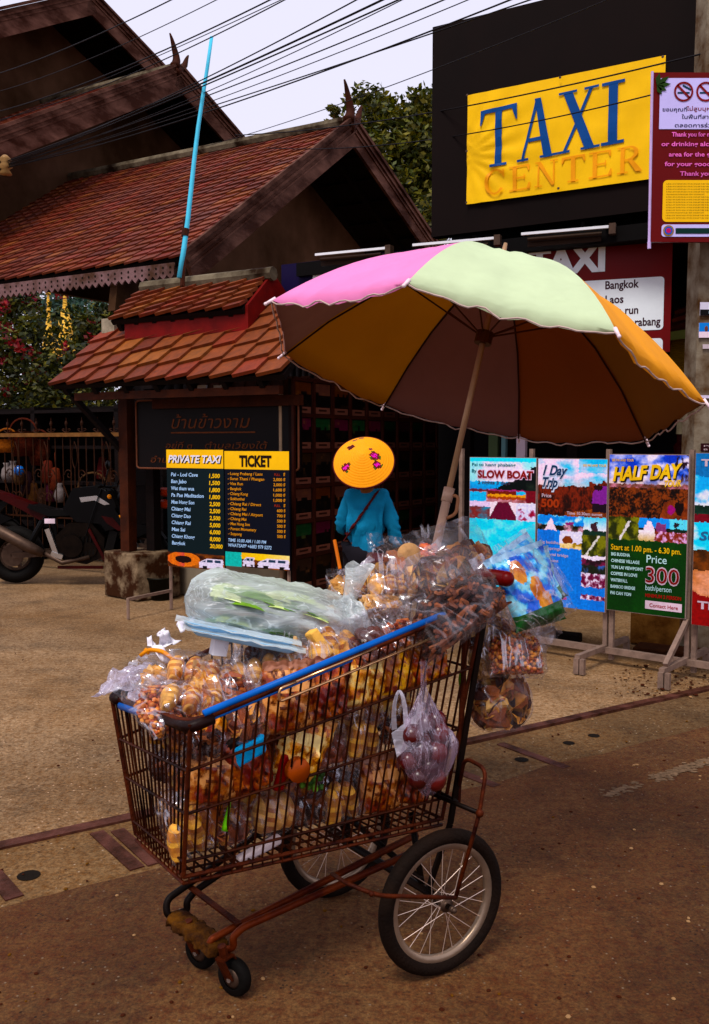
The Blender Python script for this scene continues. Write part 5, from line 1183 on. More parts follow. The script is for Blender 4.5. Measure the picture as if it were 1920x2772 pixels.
rr = dict(pel=.085, bel=.08, che=.085, nb=.05, nk=.045, hd=.085, ht=.06, sl=.042, el=.034, wl=.025, hl=.026, sr=.042, er=.034, wr=.025, hr=.026, hpl=.07, knl=.05, anl=.035, tol=.03, hpr=.07, knr=.055, anr=.035, tor=.03, nose=.014)
ks = list(J); E_ = [('pel', 'bel'), ('bel', 'che'), ('che', 'nb'), ('nb', 'nk'), ('nk', 'hd'), ('hd', 'ht'), ('hd', 'nose'), ('che', 'sl'), ('sl', 'el'), ('el', 'wl'), ('wl', 'hl'), ('che', 'sr'), ('sr', 'er'), ('er', 'wr'), ('wr', 'hr'), ('pel', 'hpl'), ('hpl', 'knl'), ('knl', 'anl'), ('anl', 'tol'), ('pel', 'hpr'), ('hpr', 'knr'), ('knr', 'anr'), ('anr', 'tor')]
vv = [V(J[k]) for k in ks]; re = [rr[k] for k in ks]; ee = [(ks.index(a), ks.index(b)) for a, b in E_]
for sd, h in ((-1, 'hl'), (1, 'hr')):       # five fingers each
    b = V(J[h]); dr = (b - V(J['wl' if sd < 0 else 'wr'])).normalized(); side = dr.cross(V((1, 0, 0))).normalized()
    for q, (of, ln) in enumerate(((-.024, .06), (-.008, .07), (.008, .068), (.022, .052), (.034, .03))):
        r0 = len(vv); vv += [b + dr * (.02 if q < 4 else -.005) + side * of, b + dr * (.02 + ln * .5) * (1 if q < 4 else .4) + side * of * 1.15, b + dr * (.02 + ln) * (1 if q < 4 else .6) + side * of * 1.15 + V((-sd * .012, .0, 0))]
        re += [.010, .009, .0075]; ee += [(ks.index(h), r0), (r0, r0 + 1), (r0 + 1, r0 + 2)]
vs, fs = skin(vv, ee, re)
MB().add([v + O_ for v in vs], fs).build('body', pm('skin', lin((120, 78, 54)), .6, 0, .1), person, True)
kb = ['bel', 'pel', 'che', 'nb', 'sl', 'el', 'wl', 'sr', 'er', 'wr']; J2 = {k: V(J[k]) for k in kb}; J2['pel'] = V((.0, 0, .70)); J2['wr'] = V((.21, .015, .76)); J2['wl'] = V((-.14, .16, .885)); J2['che'] = V((0, 0, 1.05)); J2['nb'] = V((0, .0, 1.20)); J2['sl'] = V((-.125, 0, 1.125)); J2['sr'] = V((.125, 0, 1.125))
r2 = dict(bel=.140, pel=.150, che=.140, nb=.092, sl=.068, el=.056, wl=.05, sr=.068, er=.056, wr=.05)
e2_ = [('bel', 'pel'), ('bel', 'che'), ('che', 'nb'), ('che', 'sl'), ('sl', 'el'), ('el', 'wl'), ('che', 'sr'), ('sr', 'er'), ('er', 'wr')]
vs, fs = skin([J2[k] for k in kb], [(kb.index(a), kb.index(b)) for a, b in e2_], [r2[k] for k in kb], 3)
out = []
for v in vs:
    y = v.y * .78; arm = abs(v.x) > .155
    if arm: f_ = .006 * sin(v.z * 95 + v.x * 50 + 6 * fbm(v.x * 6, v.z * 6, 1)) * (1 if v.z < 1.0 else .25)
    else: f_ = .020 * sin(v.x * 70 + 2.5 * fbm(v.x * 5, v.z * 3, 4) * 4) * min(1, max(0, (1.12 - v.z) * 4)) + .012 * fbm(v.x * 9, v.z * 7, 2)
    n_ = V((v.x, v.y, 0)); n_ = n_.normalized() if n_.length > 1e-4 else V((0, -1, 0)); out.append(V((v.x, y, v.z)) + n_ * f_)
bl = MB().add([v + O_ for v in out], fs).build('blouse', pm('blue_cotton', lin((44, 112, 152), 1.05), .8, 0, .18, 5, .3, 120), person, True)
bvh = BVHTree.FromPolygons([v + O_ for v in out], fs)
mb = MB(); pA_, pB_ = V((.075 + PX, 0, 1.165)), V((-.165 + PX, 0, .83)); row = []
for k in range(19):
    c = pA_ + (pB_ - pA_) * (k / 18); sd_ = V((.80, 0, .6)) * (.026 + .008 * (k > 13))
    for s in (-1, 1):
        h = bvh.ray_cast(V((c.x + sd_.x * s, 5.0, c.z + sd_.z * s)), V((0, 1, 0)))[0]; row.append((h if h else V((c.x, PYY - .1, c.z))) - V((0, .010, 0)))
mb.add(row, [(2 * k, 2 * k + 1, 2 * k + 3, 2 * k + 2) for k in range(18)]); o = mb.build('bag_strap', pm('maroon_strap', lin((76, 8, 18)), .7, 0, .2, 20), person)
so = o.modifiers.new('thick', 'SOLIDIFY'); so.thickness = .006
kk = ['pel', 'hpl', 'knl', 'anl', 'hpr', 'knr', 'anr']; vs, fs = skin([V(J[k]) for k in kk], [(0, 1), (1, 2), (2, 3), (0, 4), (4, 5), (5, 6)], [.135, .1, .08, .065, .1, .08, .065]); MB().add([v + O_ for v in vs], fs).build('trousers', pm('dark_cotton', lin((30, 26, 34)), .85), person, True)
mb = MB(); mb.ball(V(J['hd']) + O_ + V((0, -.035, .0)), (.095, .08, .11), None, 12, 8); mb.build('hair', pm('black_hair', lin((20, 14, 12)), .5), person, True)
hc = PY(985, 1252, 6.36); ax = V((-.10, -.80, .56)).normalized()
hx = V((.94, .1, .33)); hx = (hx - ax * hx.dot(ax)).normalized(); hy = ax.cross(hx)
mb = MB(); NR_, NT = 26, 72; Rh = .208
def hatcol(u, v):      # roses printed on the weave: u, v in hat radii
    c = (242, 154, 8)
    for (cx_, cy_, r_) in ((.36, -.12, .155), (.33, -.42, .135), (-.62, -.10, .14)):
        d = math.hypot((u - cx_), (v - cy_)) / r_; a_ = math.atan2(v - cy_, u - cx_)
        if d < 1 + .12 * sin(5 * a_): c = (110, 24, 6) if (d > .62 or sin(9 * d + a_ * 2) > .5) else (206, 70, 170)
        elif d < 1.28 and sin(3 * a_ + cx_ * 9) > .55: c = (70, 100, 14)
    if abs(u + .22) < .11 and abs(v - .56) < .10: c = (86, 4, 8)
    if abs(u - .12) < .2 and .86 < v < .93: c = (110, 80, 74)
    if math.hypot(u - .32, v - .16) < .055: c = (110, 40, 60)
    return c
b0 = 0; ctr = hc + ax * .075
for i in range(NR_ + 1):
    r = i / NR_; 
    for k in range(NT): a_ = 2 * pi * k / NT; mb.v.append(hc + (hx * cos(a_) + hy * sin(a_)) * Rh * r + ax * (.10 * (1 - r ** 1.2) + .0012 * ((i % 2))))
for i in range(NR_):
    for k in range(NT):
        r = (i + .5) / NR_; a_ = 2 * pi * (k + .5) / NT; mb.f.append((i * NT + k, i * NT + (k + 1) % NT, (i + 1) * NT + (k + 1) % NT, (i + 1) * NT + k)); mb.m.append(0)
        mb.c.append(lin(hatcol(r * cos(a_), r * sin(a_)), 1.1))
hat = mb.build('hat', paintmat('woven_hat', .5, .08, 60, .3, 160), person)
so = hat.modifiers.new('thick', 'SOLIDIFY'); so.thickness = .006
mb = MB(); mb.tube([hc + (hx * cos(a_) + hy * sin(a_)) * (Rh + .002) for a_ in [2 * pi * k / 60 for k in range(60)]], .0075, 8, True); mb.build('hat_rim', pm('hat_rim_red', lin((84, 18, 6)), .6), hat, True)
p_ = PY(915, 1530, 6.2); q_ = PY(905, 1440, 6.2)

# ================================================================== the cart
CO = V((.0675, 2.7355, 0)); CA = V((.78, .625, 0)).normalized(); CL = V((-CA.y, CA.x, 0))
def cp(s, t, z): return CO + CA * s + CL * t + Z * z
cart = thing('shopping_cart', 'rusty wire shopping cart on bicycle wheels piled with bagged snacks', 'shopping cart', CO)
RUST = pm('rusty_steel', lin((60, 22, 6)), .55, .25, .45, 14, .4, 90, col2=lin((96, 46, 18)))
WIRE = pm('rusty_wire', lin((36, 14, 4)), .5, .3, .5, 7, .2, 90, col2=lin((78, 38, 16)))
BLUE = pm('blue_plastic', lin((10, 100, 190)), .35, 0, .12, 12)
cN = V((-.39, 2.15, .835)); cF = PY(303, 1888, 2.475); cR = PY(1310, 1628, 2.65); cRR = cp(.19, .29, cR.z + .01)
bN = PY(497, 2374, 2.20); bF = PY(368, 2258, 2.45); bR = PY(1197, 2216, 2.665); bRR = bR + CL * .47
def bil(a, b, c, d, u, v): return (a * (1 - u) + b * u) * (1 - v) + (c * (1 - u) + d * u) * v
mb = MB(); wr_ = .003
sides = {'near': (cN, cR, bN, bR, 30), 'front': (cF, cN, bF, bN, 17), 'far': (cF, cRR, bF, bRR, 26), 'rear': (cR, cRR, bR, bRR, 18)}
for nm, (a, b, c, d, n_) in sides.items():
    for k in range(1, n_):
        u = k / n_; off = .0015 * random.uniform(-1, 1); mb.tube([bil(a, b, c, d, u + off, v) for v in (0, .5, 1)], wr_, 5)
    for v in ((.30, .58, .90) if nm in ('near', 'front') else (.3, .58, .9)):
        mb.tube([bil(a, b, c, d, u, v) for u in (0, .5, 1)], wr_ * 1.35, 6)
for k in range(1, 26): u = k / 26; mb.tube([bN * (1 - u) + bR * u, bF * (1 - u) + bRR * u], wr_, 5)
for k in range(0, 9): u = k / 8; mb.tube([bN * (1 - u) + bF * u, bR * (1 - u) + bRR * u], wr_ * 1.2, 5)
mb.build('basket', WIRE, cart)
mb = MB(); mb.tube([bN, bR, bRR, bF], .006, 8, True); dz = Z * .03
mb.tube([bN * .985 + bF * .015 - dz + Z * .012, bR - dz + Z * .012], .005, 6); 
for a, b in ((cN, bN), (cF, bF), (cR, bR), (cRR, bRR)): mb.tube([a, b], .006, 7)
mb.build('basket_frame', RUST, cart)
mb = MB()
for k in range(28): u = (k + .5) / 28; p = bN * (1 - u) + bR * u; mb.tube([p, p - dz + Z * .012], .0025, 5)
for k in range(12): u = (k + .5) / 12; p = bN * (1 - u) + bF * u; mb.tube([p, p - dz + Z * .016 + (bN - bF).normalized() * .0], .0025, 5)
mb.tube([bN - dz + Z * .014, bF - dz + Z * .014], .005, 6); mb.build('bottom_rail', RUST, cart)
mb = MB(); rim = bend([cF, cN, cR, cRR, cF * .5 + cRR * .5], .06, 5); mb.tube(rim + [cF * .9 + cRR * .1], .0085, 9); mb.build('rim', RUST, cart, True)
mb = MB(); e1 = (cF - cN).normalized(); e2 = (cR - cN).normalized()
mb.tube(bend([cN + e1 * .13 - Z * .008, cN - Z * .01, cN + e2 * .06 - Z * .008], .05, 6), .0145, 10)
mb.build('corner_bumper', pm('brown_plastic', lin((34, 13, 8)), .45, 0, .3, 10, .2, 60), cart, True); mb = MB(); mb.tube(bend([cF - e1 * .05, cF, cF + (cRR - cF).normalized() * .06], .03, 4), .0145, 9); mb.build('corner_bumper', MATS['brown_plastic'], cart, True)
mb = MB(); up_ = Z * .012
mb.tube([cN + e2 * .035 + up_, cN + e2 * (cR - cN).length * .84 + up_], .0085, 10); mb.tube([cN + e2 * .045 - Z * .008, cN + e2 * (cR - cN).length * .5 - Z * .008], .006, 8); mb.build('blue_trim', BLUE, cart, True)
mb = MB(); L_f = (cF - cN).length; mb.tube([cN + e1 * L_f * .40 - Z * .012, cN + e1 * L_f * .86 - Z * .012], .0125, 9); mb.build('blue_trim', BLUE, cart, True)
no = e2.cross(Z).normalized(); no = no if no.y < 0 else -no
mb = MB(); Ln = (cR - cN).length; ra = cN + e2 * Ln * .255 + no * .012; rb = cN + e2 * Ln * .90 + no * .010
mb.tube(bend([ra + e2 * .05 + Z * .0, ra + Z * .0, ra - Z * .033, rb - Z * .04], .012, 5), .0038, 6); mb.tube([ra + e2 * .05, rb + Z * .0 - e2 * .3], .0035, 6); mb.build('chrome_rail', pm('worn_chrome', lin((210, 170, 140)), .22, .9, .3, 20), cart, True)
hd0 = PY(1372, 1567, 2.68); hd1 = hd0 + CL * .62
mb = MB(); mb.tube([hd0, hd1], .023, 12); mb.ball(hd0, .023, None, 12, 8); mb.build('handle', pm('red_plastic', lin((104, 18, 8)), .35, 0, .15, 10), cart, True)
mb = MB(); mb.tube(bend([cR - Z * .02, cR + CA * .03 + Z * .02, hd0 + CL * .05 - Z * .01], .03), .010, 7); mb.tube(bend([cRR - Z * .02, cRR + CA * .03 + Z * .02, hd1 - CL * .05 - Z * .01], .03), .010, 7); mb.build('handle_bracket', RUST, cart, True)
# rear posts and axle
RW, TW = .208, .0212
wN = V((.247, 2.522, RW)); wF = V((-.062, 2.97, RW))
axd = V((-.50, .866, 0)).normalized()
DKM = pm('black_steel', lin((26, 14, 9)), .5, .3, .3, 12)
mb = MB(); pt = PY(1320, 1618, 2.675); pb = PY(1219, 2230, 2.61); pax = wN + axd * .07
mb.bar(pt, pb, .018, .008, no); mb.bar(pb, pax + Z * .0, .016, .010, no); mb.build('rear_post', DKM, cart)
mb = MB(); mb.bar(cRR, bRR, .018, .008, no); mb.bar(bRR, wF - axd * .07, .016, .010, no); mb.build('rear_post', DKM, cart)
mb = MB(); mb.tube([PY(1262, 1660, 2.66), PY(1240, 2170, 2.65)], .009, 7); mb.build('rear_strut', RUST, cart)
mb = MB(); mb.tube([wN - axd * .045, wF + axd * .045], .008, 8); mb.tube([wN + axd * .05, wF - axd * .05], .012, 8); mb.build('axle', DKM, cart)
mb = MB(); mb.tube(bend([PY(1233, 2432, 2.485), PY(1298, 2203, 2.50), PY(1317, 2082, 2.53), PY(1258, 2050, 2.60), PY(1244, 2125, 2.62)], .03, 5), .006, 8); mb.ball(PY(1299, 2202, 2.495), .012, None, 8, 6); mb.build('wheel_stay', RUST, cart, True)
mb = MB(); mb.tube([PY(1150, 2140, 2.70), PY(1300, 2202, 2.495)], .007, 7); mb.tube([PY(1150, 2122, 2.72), PY(1238, 2170, 2.6)], .005, 6); mb.build('cross_stay', DKM, cart, True)
mb = MB(); mb.tube(bend([PY(1233, 2430, 2.48), PY(1022, 2425, 2.345), PY(940, 2392, 2.36), PY(900, 2366, 2.52)], .05, 5), .0062, 8); mb.ball(PY(1006, 2420, 2.338), .008, None, 8, 6); mb.build('lower_stay', RUST, cart, True)
def bike_wheel(c, sgn):
    x, y = frame(axd)
    def P(a, r, o=0): return c + (x * cos(a) + y * sin(a)) * r + axd * o
    mb = MB(); cs = []; n_ = 56
    for k in range(n_): 
        for j in range(14):
            a = 2 * pi * k / n_; b = 2 * pi * j / 14; mb.v.append(P(a, RW - TW + TW * cos(b) * (1 + .03 * (j in (0, 13, 1)) * (k % 2)), TW * 1.02 * sin(b)))
    for k in range(n_):
        for j in range(14): mb.f.append((k * 14 + j, k * 14 + (j + 1) % 14, ((k + 1) % n_) * 14 + (j + 1) % 14, ((k + 1) % n_) * 14 + j)); mb.m.append(0); mb.c.append(None)
    w_ = mb.build('wheel', pm('tyre_rubber', lin((30, 17, 9)), .8, 0, .3, 12, .5, 120), cart, True)
    mb = MB(); pr = [(RW - 1.75 * TW, .011), (RW - 2.0 * TW, .0125), (RW - 2.5 * TW, .010), (RW - 2.7 * TW, .004), (RW - 2.7 * TW, -.004), (RW - 2.5 * TW, -.010), (RW - 2.0 * TW, -.0125), (RW - 1.75 * TW, -.011)]
    mb.lathe(pr, c, axd, 64, x=x); mb.build('rim', pm('worn_alloy', lin((150, 132, 122)), .35, .7, .2, 8, .1, 60), w_, True)
    mb = MB(); nsp = 24
    for k in range(nsp):
        a = 2 * pi * k / nsp; s = 1 if k % 2 else -1; a2 = a + (1.35 if (k // 2) % 2 else -1.35); mb.tube([P(a2, .018, s * .022), P(a, RW - 2.65 * TW, s * .003)], .0010, 4)
    mb.build('spokes', pm('spoke_steel', lin((200, 180, 176)), .3, .6, .15), w_)
    mb = MB(); mb.tube([c - axd * .028, c + axd * .028], .012, 12); 
    for s in (-.023, .023): mb.tube([c + axd * (s - .0015), c + axd * (s + .0015)], .021, 16)
    q = c - axd * .045 * sgn; mb.tube([q, q - axd * .012 * sgn], .010, 6); mb.ball(q - axd * .014 * sgn, .008, None, 8, 6); mb.build('hub', STEEL, w_, True)
    return w_
bike_wheel(wN, 1); bike_wheel(wF, -1)
# lower tubes and casters
def pp(l): return [PY(*q) if isinstance(q, tuple) else q for q in l]
TB = pm('rust_red_tube', lin((84, 30, 10)), .4, .35, .4, 10, .2, 60, col2=lin((118, 58, 26)))
mb = MB(); mb.tube(bend(pp([(1130, 2258, 2.70), (606, 2524, 2.45), (566, 2546, 2.43), (571, 2583, 2.43), (634, 2564, 2.42), (630, 2538, 2.42), (655, 2512, 2.43), (1130, 2302, 2.66)]), .035, 5), .0105, 9); mb.build('frame_tube', TB, cart, True)
mb = MB(); mb.tube(bend(pp([cp(.02, .26, .40), (528, 2381, 2.63), (450, 2436, 2.58), (452, 2483, 2.56), (508, 2464, 2.6), (505, 2440, 2.6), (530, 2411, 2.62), cp(.02, .22, .37)]), .035, 5), .0105, 9); mb.build('frame_tube', DKM, cart, True)
mb = MB(); mb.bar(PY(517, 2402, 2.62), PY(648, 2502, 2.44), .018, .006); mb.bar(bN * .6 + bF * .4 + CA * .16 - Z * .0, PY(650, 2352, 2.66), .012, .012); mb.build('cross_strut', RUST, cart)
mb = MB()
ca_, cb_ = PY(474, 2482, 2.575), PY(598, 2572, 2.42); cd_ = (cb_ - ca_).normalized(); cs_ = cd_.cross(Z).normalized(); cu_ = cs_.cross(cd_)
for i in range(29):
    for k in range(20):
        a_ = 2 * pi * k / 20; ex_, ez_ = cos(a_), sin(a_); q = ca_ + (cb_ - ca_) * (i / 28); w_ = .034 * (1 if 0 < i < 28 else .6); f_ = 1 + .32 * fbm(i * .35, cos(a_) * 1.5, sin(a_) * 1.5 + 3)
        mb.v.append(q + cs_ * (w_ * f_ * abs(ex_) ** .45 * (1 if ex_ > 0 else -1)) + cu_ * (.017 * f_ * abs(ez_) ** .5 * (1 if ez_ > 0 else -1)))
for i in range(28):
    for k in range(20): mb.f.append((i * 20 + k, i * 20 + (k + 1) % 20, (i + 1) * 20 + (k + 1) % 20, (i + 1) * 20 + k)); mb.m.append(0); mb.c.append(None)
mb.f += [tuple(range(20)), tuple(28 * 20 + k for k in range(20))]; mb.m += [0, 0]; mb.c += [None, None]
mb.build('caster_board', pm('rusty_rag', lin((72, 40, 16)), .9, 0, .45, 22, .8, 70, col2=lin((104, 68, 38))), cart, True)
def caster(c, r):
    ax_ = (V((.55, .83, 0))).normalized(); x, y = frame(ax_)
    mb = MB(); mb.lathe([(r * .55, -.016), (r * .9, -.015), (r, -.008), (r, .008), (r * .9, .015), (r * .55, .016)], c, ax_, 28); w_ = mb.build('caster', RUB, cart, True)
    mb = MB(); mb.lathe([(.001, -.019), (r * .3, -.019), (r * .56, -.013), (r * .58, .013), (r * .3, .019), (.001, .019)], c, ax_, 20); mb.build('rim', STEEL, w_, True)
    mb = MB()
    for s in (-.022, .022): mb.bar(c + ax_ * s, c + ax_ * s * .9 + Z * (r * 1.25) - CA * .03, .03, .004, ax_)
    mb.bar(c + Z * r * 1.25 - CA * .03 - ax_ * .022, c + Z * r * 1.25 - CA * .03 + ax_ * .022, .03, .005); mb.tube([c + Z * r * 1.2 - CA * .03, c + Z * (r * 1.25 + .035) - CA * .04], .012, 8); mb.build('fork', RUST, w_)
    mb = MB(); mb.tube([c - ax_ * .026, c + ax_ * .026], .007, 8); mb.build('bolt', CHR, w_)
caster(G(636, 2692) + Z * .052, .052); caster(G(545, 2618) + Z * .052, .052)
mb = MB(); sa = wF - Z * .02 - CA * .02
mb.tube([cp(-.03, .1, .34), wN + axd * .1 + Z * .02], .010, 7); mb.tube([cp(-.03, .18, .34), wF - axd * .1 + Z * .02], .010, 7); mb.tube([wN + axd * .1 + Z * .0, cp(.05, -.1, .40)], .010, 7); mb.tube([wF - axd * .1, cp(.05, .25, .40)], .010, 7); mb.build('axle_frame', DKM, cart, True)

# ================================================================== the parasol
UC = PY(1286.7, 1017.8, 3.0); UA = V((.245, .202, 1.0)).normalized(); UR = .706
ue1 = UA.cross(V((0, 1, 0))).normalized(); ue2 = UA.cross(ue1)
par = thing('parasol', 'beach parasol of pink, green, orange and yellow panels fixed to the snack cart', 'parasol', UC - UA * .95)
def hgt(r): return .378 * (1 - r ** 2.1)
def tip(k, r=1.0, o=0): a = .357 + k * pi / 4; return UC + (ue1 * cos(a) + ue2 * sin(a)) * (UR * r) + UA * (hgt(r) + o)
def fabric(name, top, under):
    if name in MATS: return MATS[name]
    m = bpy.data.materials.new(name); m.use_nodes = True; nt = m.node_tree; b = nt.nodes['Principled BSDF']; co = _coord(nt)
    n = _noise(nt, 5, 4, .6, co); n2 = _noise(nt, 300, 2, .5, co); r = _ramp(nt, n.outputs['Fac'], [(.3, tuple(x * .9 for x in top)), (.7, tuple(min(.95, x * 1.06) for x in top))])
    nt.links.new(r.outputs[0], b.inputs['Base Color']); b.inputs['Roughness'].default_value = .75; b.inputs['Specular IOR Level'].default_value = .2
    n3 = _noise(nt, 4, 3, .5, co, .5); _bump(nt, b, n3.outputs['Fac'], .5, .03)
    t = nt.nodes.new('ShaderNodeBsdfTranslucent'); t.inputs[0].default_value = rgba(under)
    mx = nt.nodes.new('ShaderNodeMixShader'); mx.inputs[0].default_value = .16; nt.links.new(b.outputs[0], mx.inputs[1]); nt.links.new(t.outputs[0], mx.inputs[2]); nt.links.new(mx.outputs[0], nt.nodes['Material Output'].inputs[0])
    MATS[name] = m; return m
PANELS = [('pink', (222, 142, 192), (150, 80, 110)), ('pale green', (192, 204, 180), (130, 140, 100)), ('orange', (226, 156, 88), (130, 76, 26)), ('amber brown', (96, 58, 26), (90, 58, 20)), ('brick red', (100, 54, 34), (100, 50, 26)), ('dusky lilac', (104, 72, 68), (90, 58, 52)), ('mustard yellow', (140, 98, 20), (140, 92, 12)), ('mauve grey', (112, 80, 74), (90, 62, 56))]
def canopy(k, s, r):
    a = .357 + (k + s) * pi / 4; ch = cos(pi / 8) / cos((s - .5) * pi / 4)         # straight chord between neighbouring ribs
    q = ch * (1 - .018 * sin(pi * s) * r) + (1 - ch) * (1 - r) * .6
    rr_ = UR * r * q
    return UC + (ue1 * cos(a) + ue2 * sin(a)) * rr_ + UA * (hgt(r) + .010 * fbm(s * 2 + k * 7, r * 3, 4) * sin(pi * s) + .005 * sin(pi * s) * fbm(s * 7 + k * 3, r * 2.2, 9) * (1 + r) - .028 * sin(pi * s) * r * (1 - r) - .006 * sin(pi * s) * sin(s * 31) * r ** 4)
for k, (nm, tc, uc) in enumerate(PANELS):
    mb = MB(); nu, nr = 12, 16
    for j in range(nr + 1):
        for i in range(nu + 1): mb.v.append(canopy(k, i / nu, .02 + .98 * j / nr))
    for i in range(nu + 1):      # turned down hem
        p = canopy(k, i / nu, 1.0); inw = (UC + UA * hgt(.9) - p); mb.v.append(p - UA * (.022 * sin(pi * i / nu) ** .5 + .002) + (UC - p).normalized() * .012)
    for j in range(nr + 1):
        for i in range(nu): q = j * (nu + 1) + i; mb.f.append((q, q + nu + 1, q + nu + 2, q + 1)); mb.m.append(0); mb.c.append(None)
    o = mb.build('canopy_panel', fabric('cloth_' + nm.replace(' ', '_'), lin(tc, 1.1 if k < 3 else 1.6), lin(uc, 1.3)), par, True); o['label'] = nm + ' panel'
    mb = MB(); e = [canopy(k, i / 24, 1.0) - UA * (.022 * sin(pi * i / 24) ** .5 + .004 + .0012 * sin(i * 1.9 + k)) for i in range(25)]; mb.tube(e, .0026, 5); mb.build('white_hem', pm('hem_white', lin((180, 160, 160)), .8, 0, .15, 30), par)
for k in range(8):
    mb = MB(); mb.tube([tip(k, r, -.008) for r in (.03, .2, .4, .6, .8, 1.0)], .0035, 5)
    mb.build('rib', pm('rib_dark', lin((60, 34, 26)), .5, .3), par)
for k in range(8): 
    mb = MB(); t_ = tip(k); d_ = (tip(k) - tip(k, .9)).normalized(); mb.tube([t_ - d_ * .012, t_ + d_ * .022], [.006, .0045], 8); mb.ball(t_ + d_ * .024, .0055, None, 8, 6); mb.build('tip_cap', pm('white_cap', lin((226, 206, 220)), .4, 0, .05), par, True)
run = UC + UA * .13; mb = MB()
for k in range(8): mb.tube([run, tip(k, .45, -.012)], .003, 5)
mb.tube([run - UA * .02, run + UA * .02], .028, 12); mb.tube([UC + UA * .36, UC + UA * .385], .03, 12); mb.build('runner', pm('runner_brown', lin((80, 46, 30)), .5, .2), par)
mb = MB(); mb.tube([UC + UA * .39, UC - UA * .43], .0098, 12); mb.tube([UC + UA * .39, UC + UA * .46], [.012, .006], 8); mb.build('upper_pole', pm('pole_tan', lin((160, 132, 112)), .4, .2, .2, 6), par, True)
mb = MB(); mb.tube([UC - UA * .39, UC - UA * 1.0], .0142, 12); mb.tube([UC - UA * .375, UC - UA * .42], .0175, 12); mb.build('lower_pole', pm('pole_cream', lin((176, 150, 140)), .35, .1, .15, 6), par, True)
mb = MB(); q = UC - UA * .40; s_ = V((1, -.3, 0)).normalized(); mb.tube(bend([q, q + s_ * .035, q + s_ * .04 - UA * .06, q + s_ * .012 - UA * .075], .02), .0055, 7); mb.build('clamp', pm('clamp_tan', lin((150, 110, 90)), .5), par, True)
# ================================================================== bagged snacks
FOOD = paintmat('food', .5, .35, 40, .3, 90, .25)
FILM = filmmat('clear_film', base=.0, crumple=.22, scale=9, stretch=(1.6, 1.6, .6), milk=.3)
FILM2 = filmmat('crinkled_film', base=.01, crumple=.32, scale=6, stretch=(1.3, 1, .8), milk=.5, streak=.14, rough=.12)
MILK = filmmat('milky_film', tint=(.84, .93, .93), base=.36, crumple=.6, scale=9, milk=.88, stretch=(.8, 3, 3), rough=.35)
WRAP = filmmat('tight_film', base=.0, crumple=.14, scale=9, milk=.35, rough=.1)
PAL = {
 'crisp': [(176, 104, 40), (140, 74, 22), (214, 150, 84), (96, 44, 12), (230, 180, 120)], 'puff': [(206, 142, 56), (222, 164, 80), (186, 116, 36)], 'peanut': [(196, 120, 40), (214, 146, 58), (170, 90, 24), (150, 72, 18)],
 'roll': [(186, 122, 62), (170, 102, 46), (204, 150, 96)], 'jerky': [(104, 54, 24), (78, 36, 14), (134, 76, 38), (58, 24, 8)], 'cracker': [(202, 156, 104), (184, 132, 78), (214, 176, 130)],
 'donut': [(120, 58, 18), (150, 78, 26), (96, 42, 12)], 'stick': [(170, 92, 30), (150, 72, 20), (188, 110, 44)], 'dark': [(64, 30, 14), (86, 44, 20), (50, 22, 10)], 'orange': [(222, 120, 16), (206, 98, 10), (232, 150, 50)], 'fruit': [(96, 10, 16), (116, 18, 14), (84, 6, 40), (130, 40, 14)], 'yolk': [(196, 116, 40), (214, 140, 66), (176, 90, 24), (230, 180, 120)], 'green': [(70, 110, 30), (50, 84, 24), (100, 140, 50)]}
def pick(kind, k=1.0):
    c = lin(random.choice(PAL[kind]), 1.05); g = sum(c) / 3; c = tuple(x * .92 + g * .08 for x in c); q = random.uniform(.75, 1.25) * k; return tuple(min(.9, x * q) for x in c)
def rrot(): return Matrix.Rotation(random.random() * 6.3, 3, 'X') @ Matrix.Rotation(random.random() * 6.3, 3, 'Y') @ Matrix.Rotation(random.random() * 6.3, 3, 'Z')
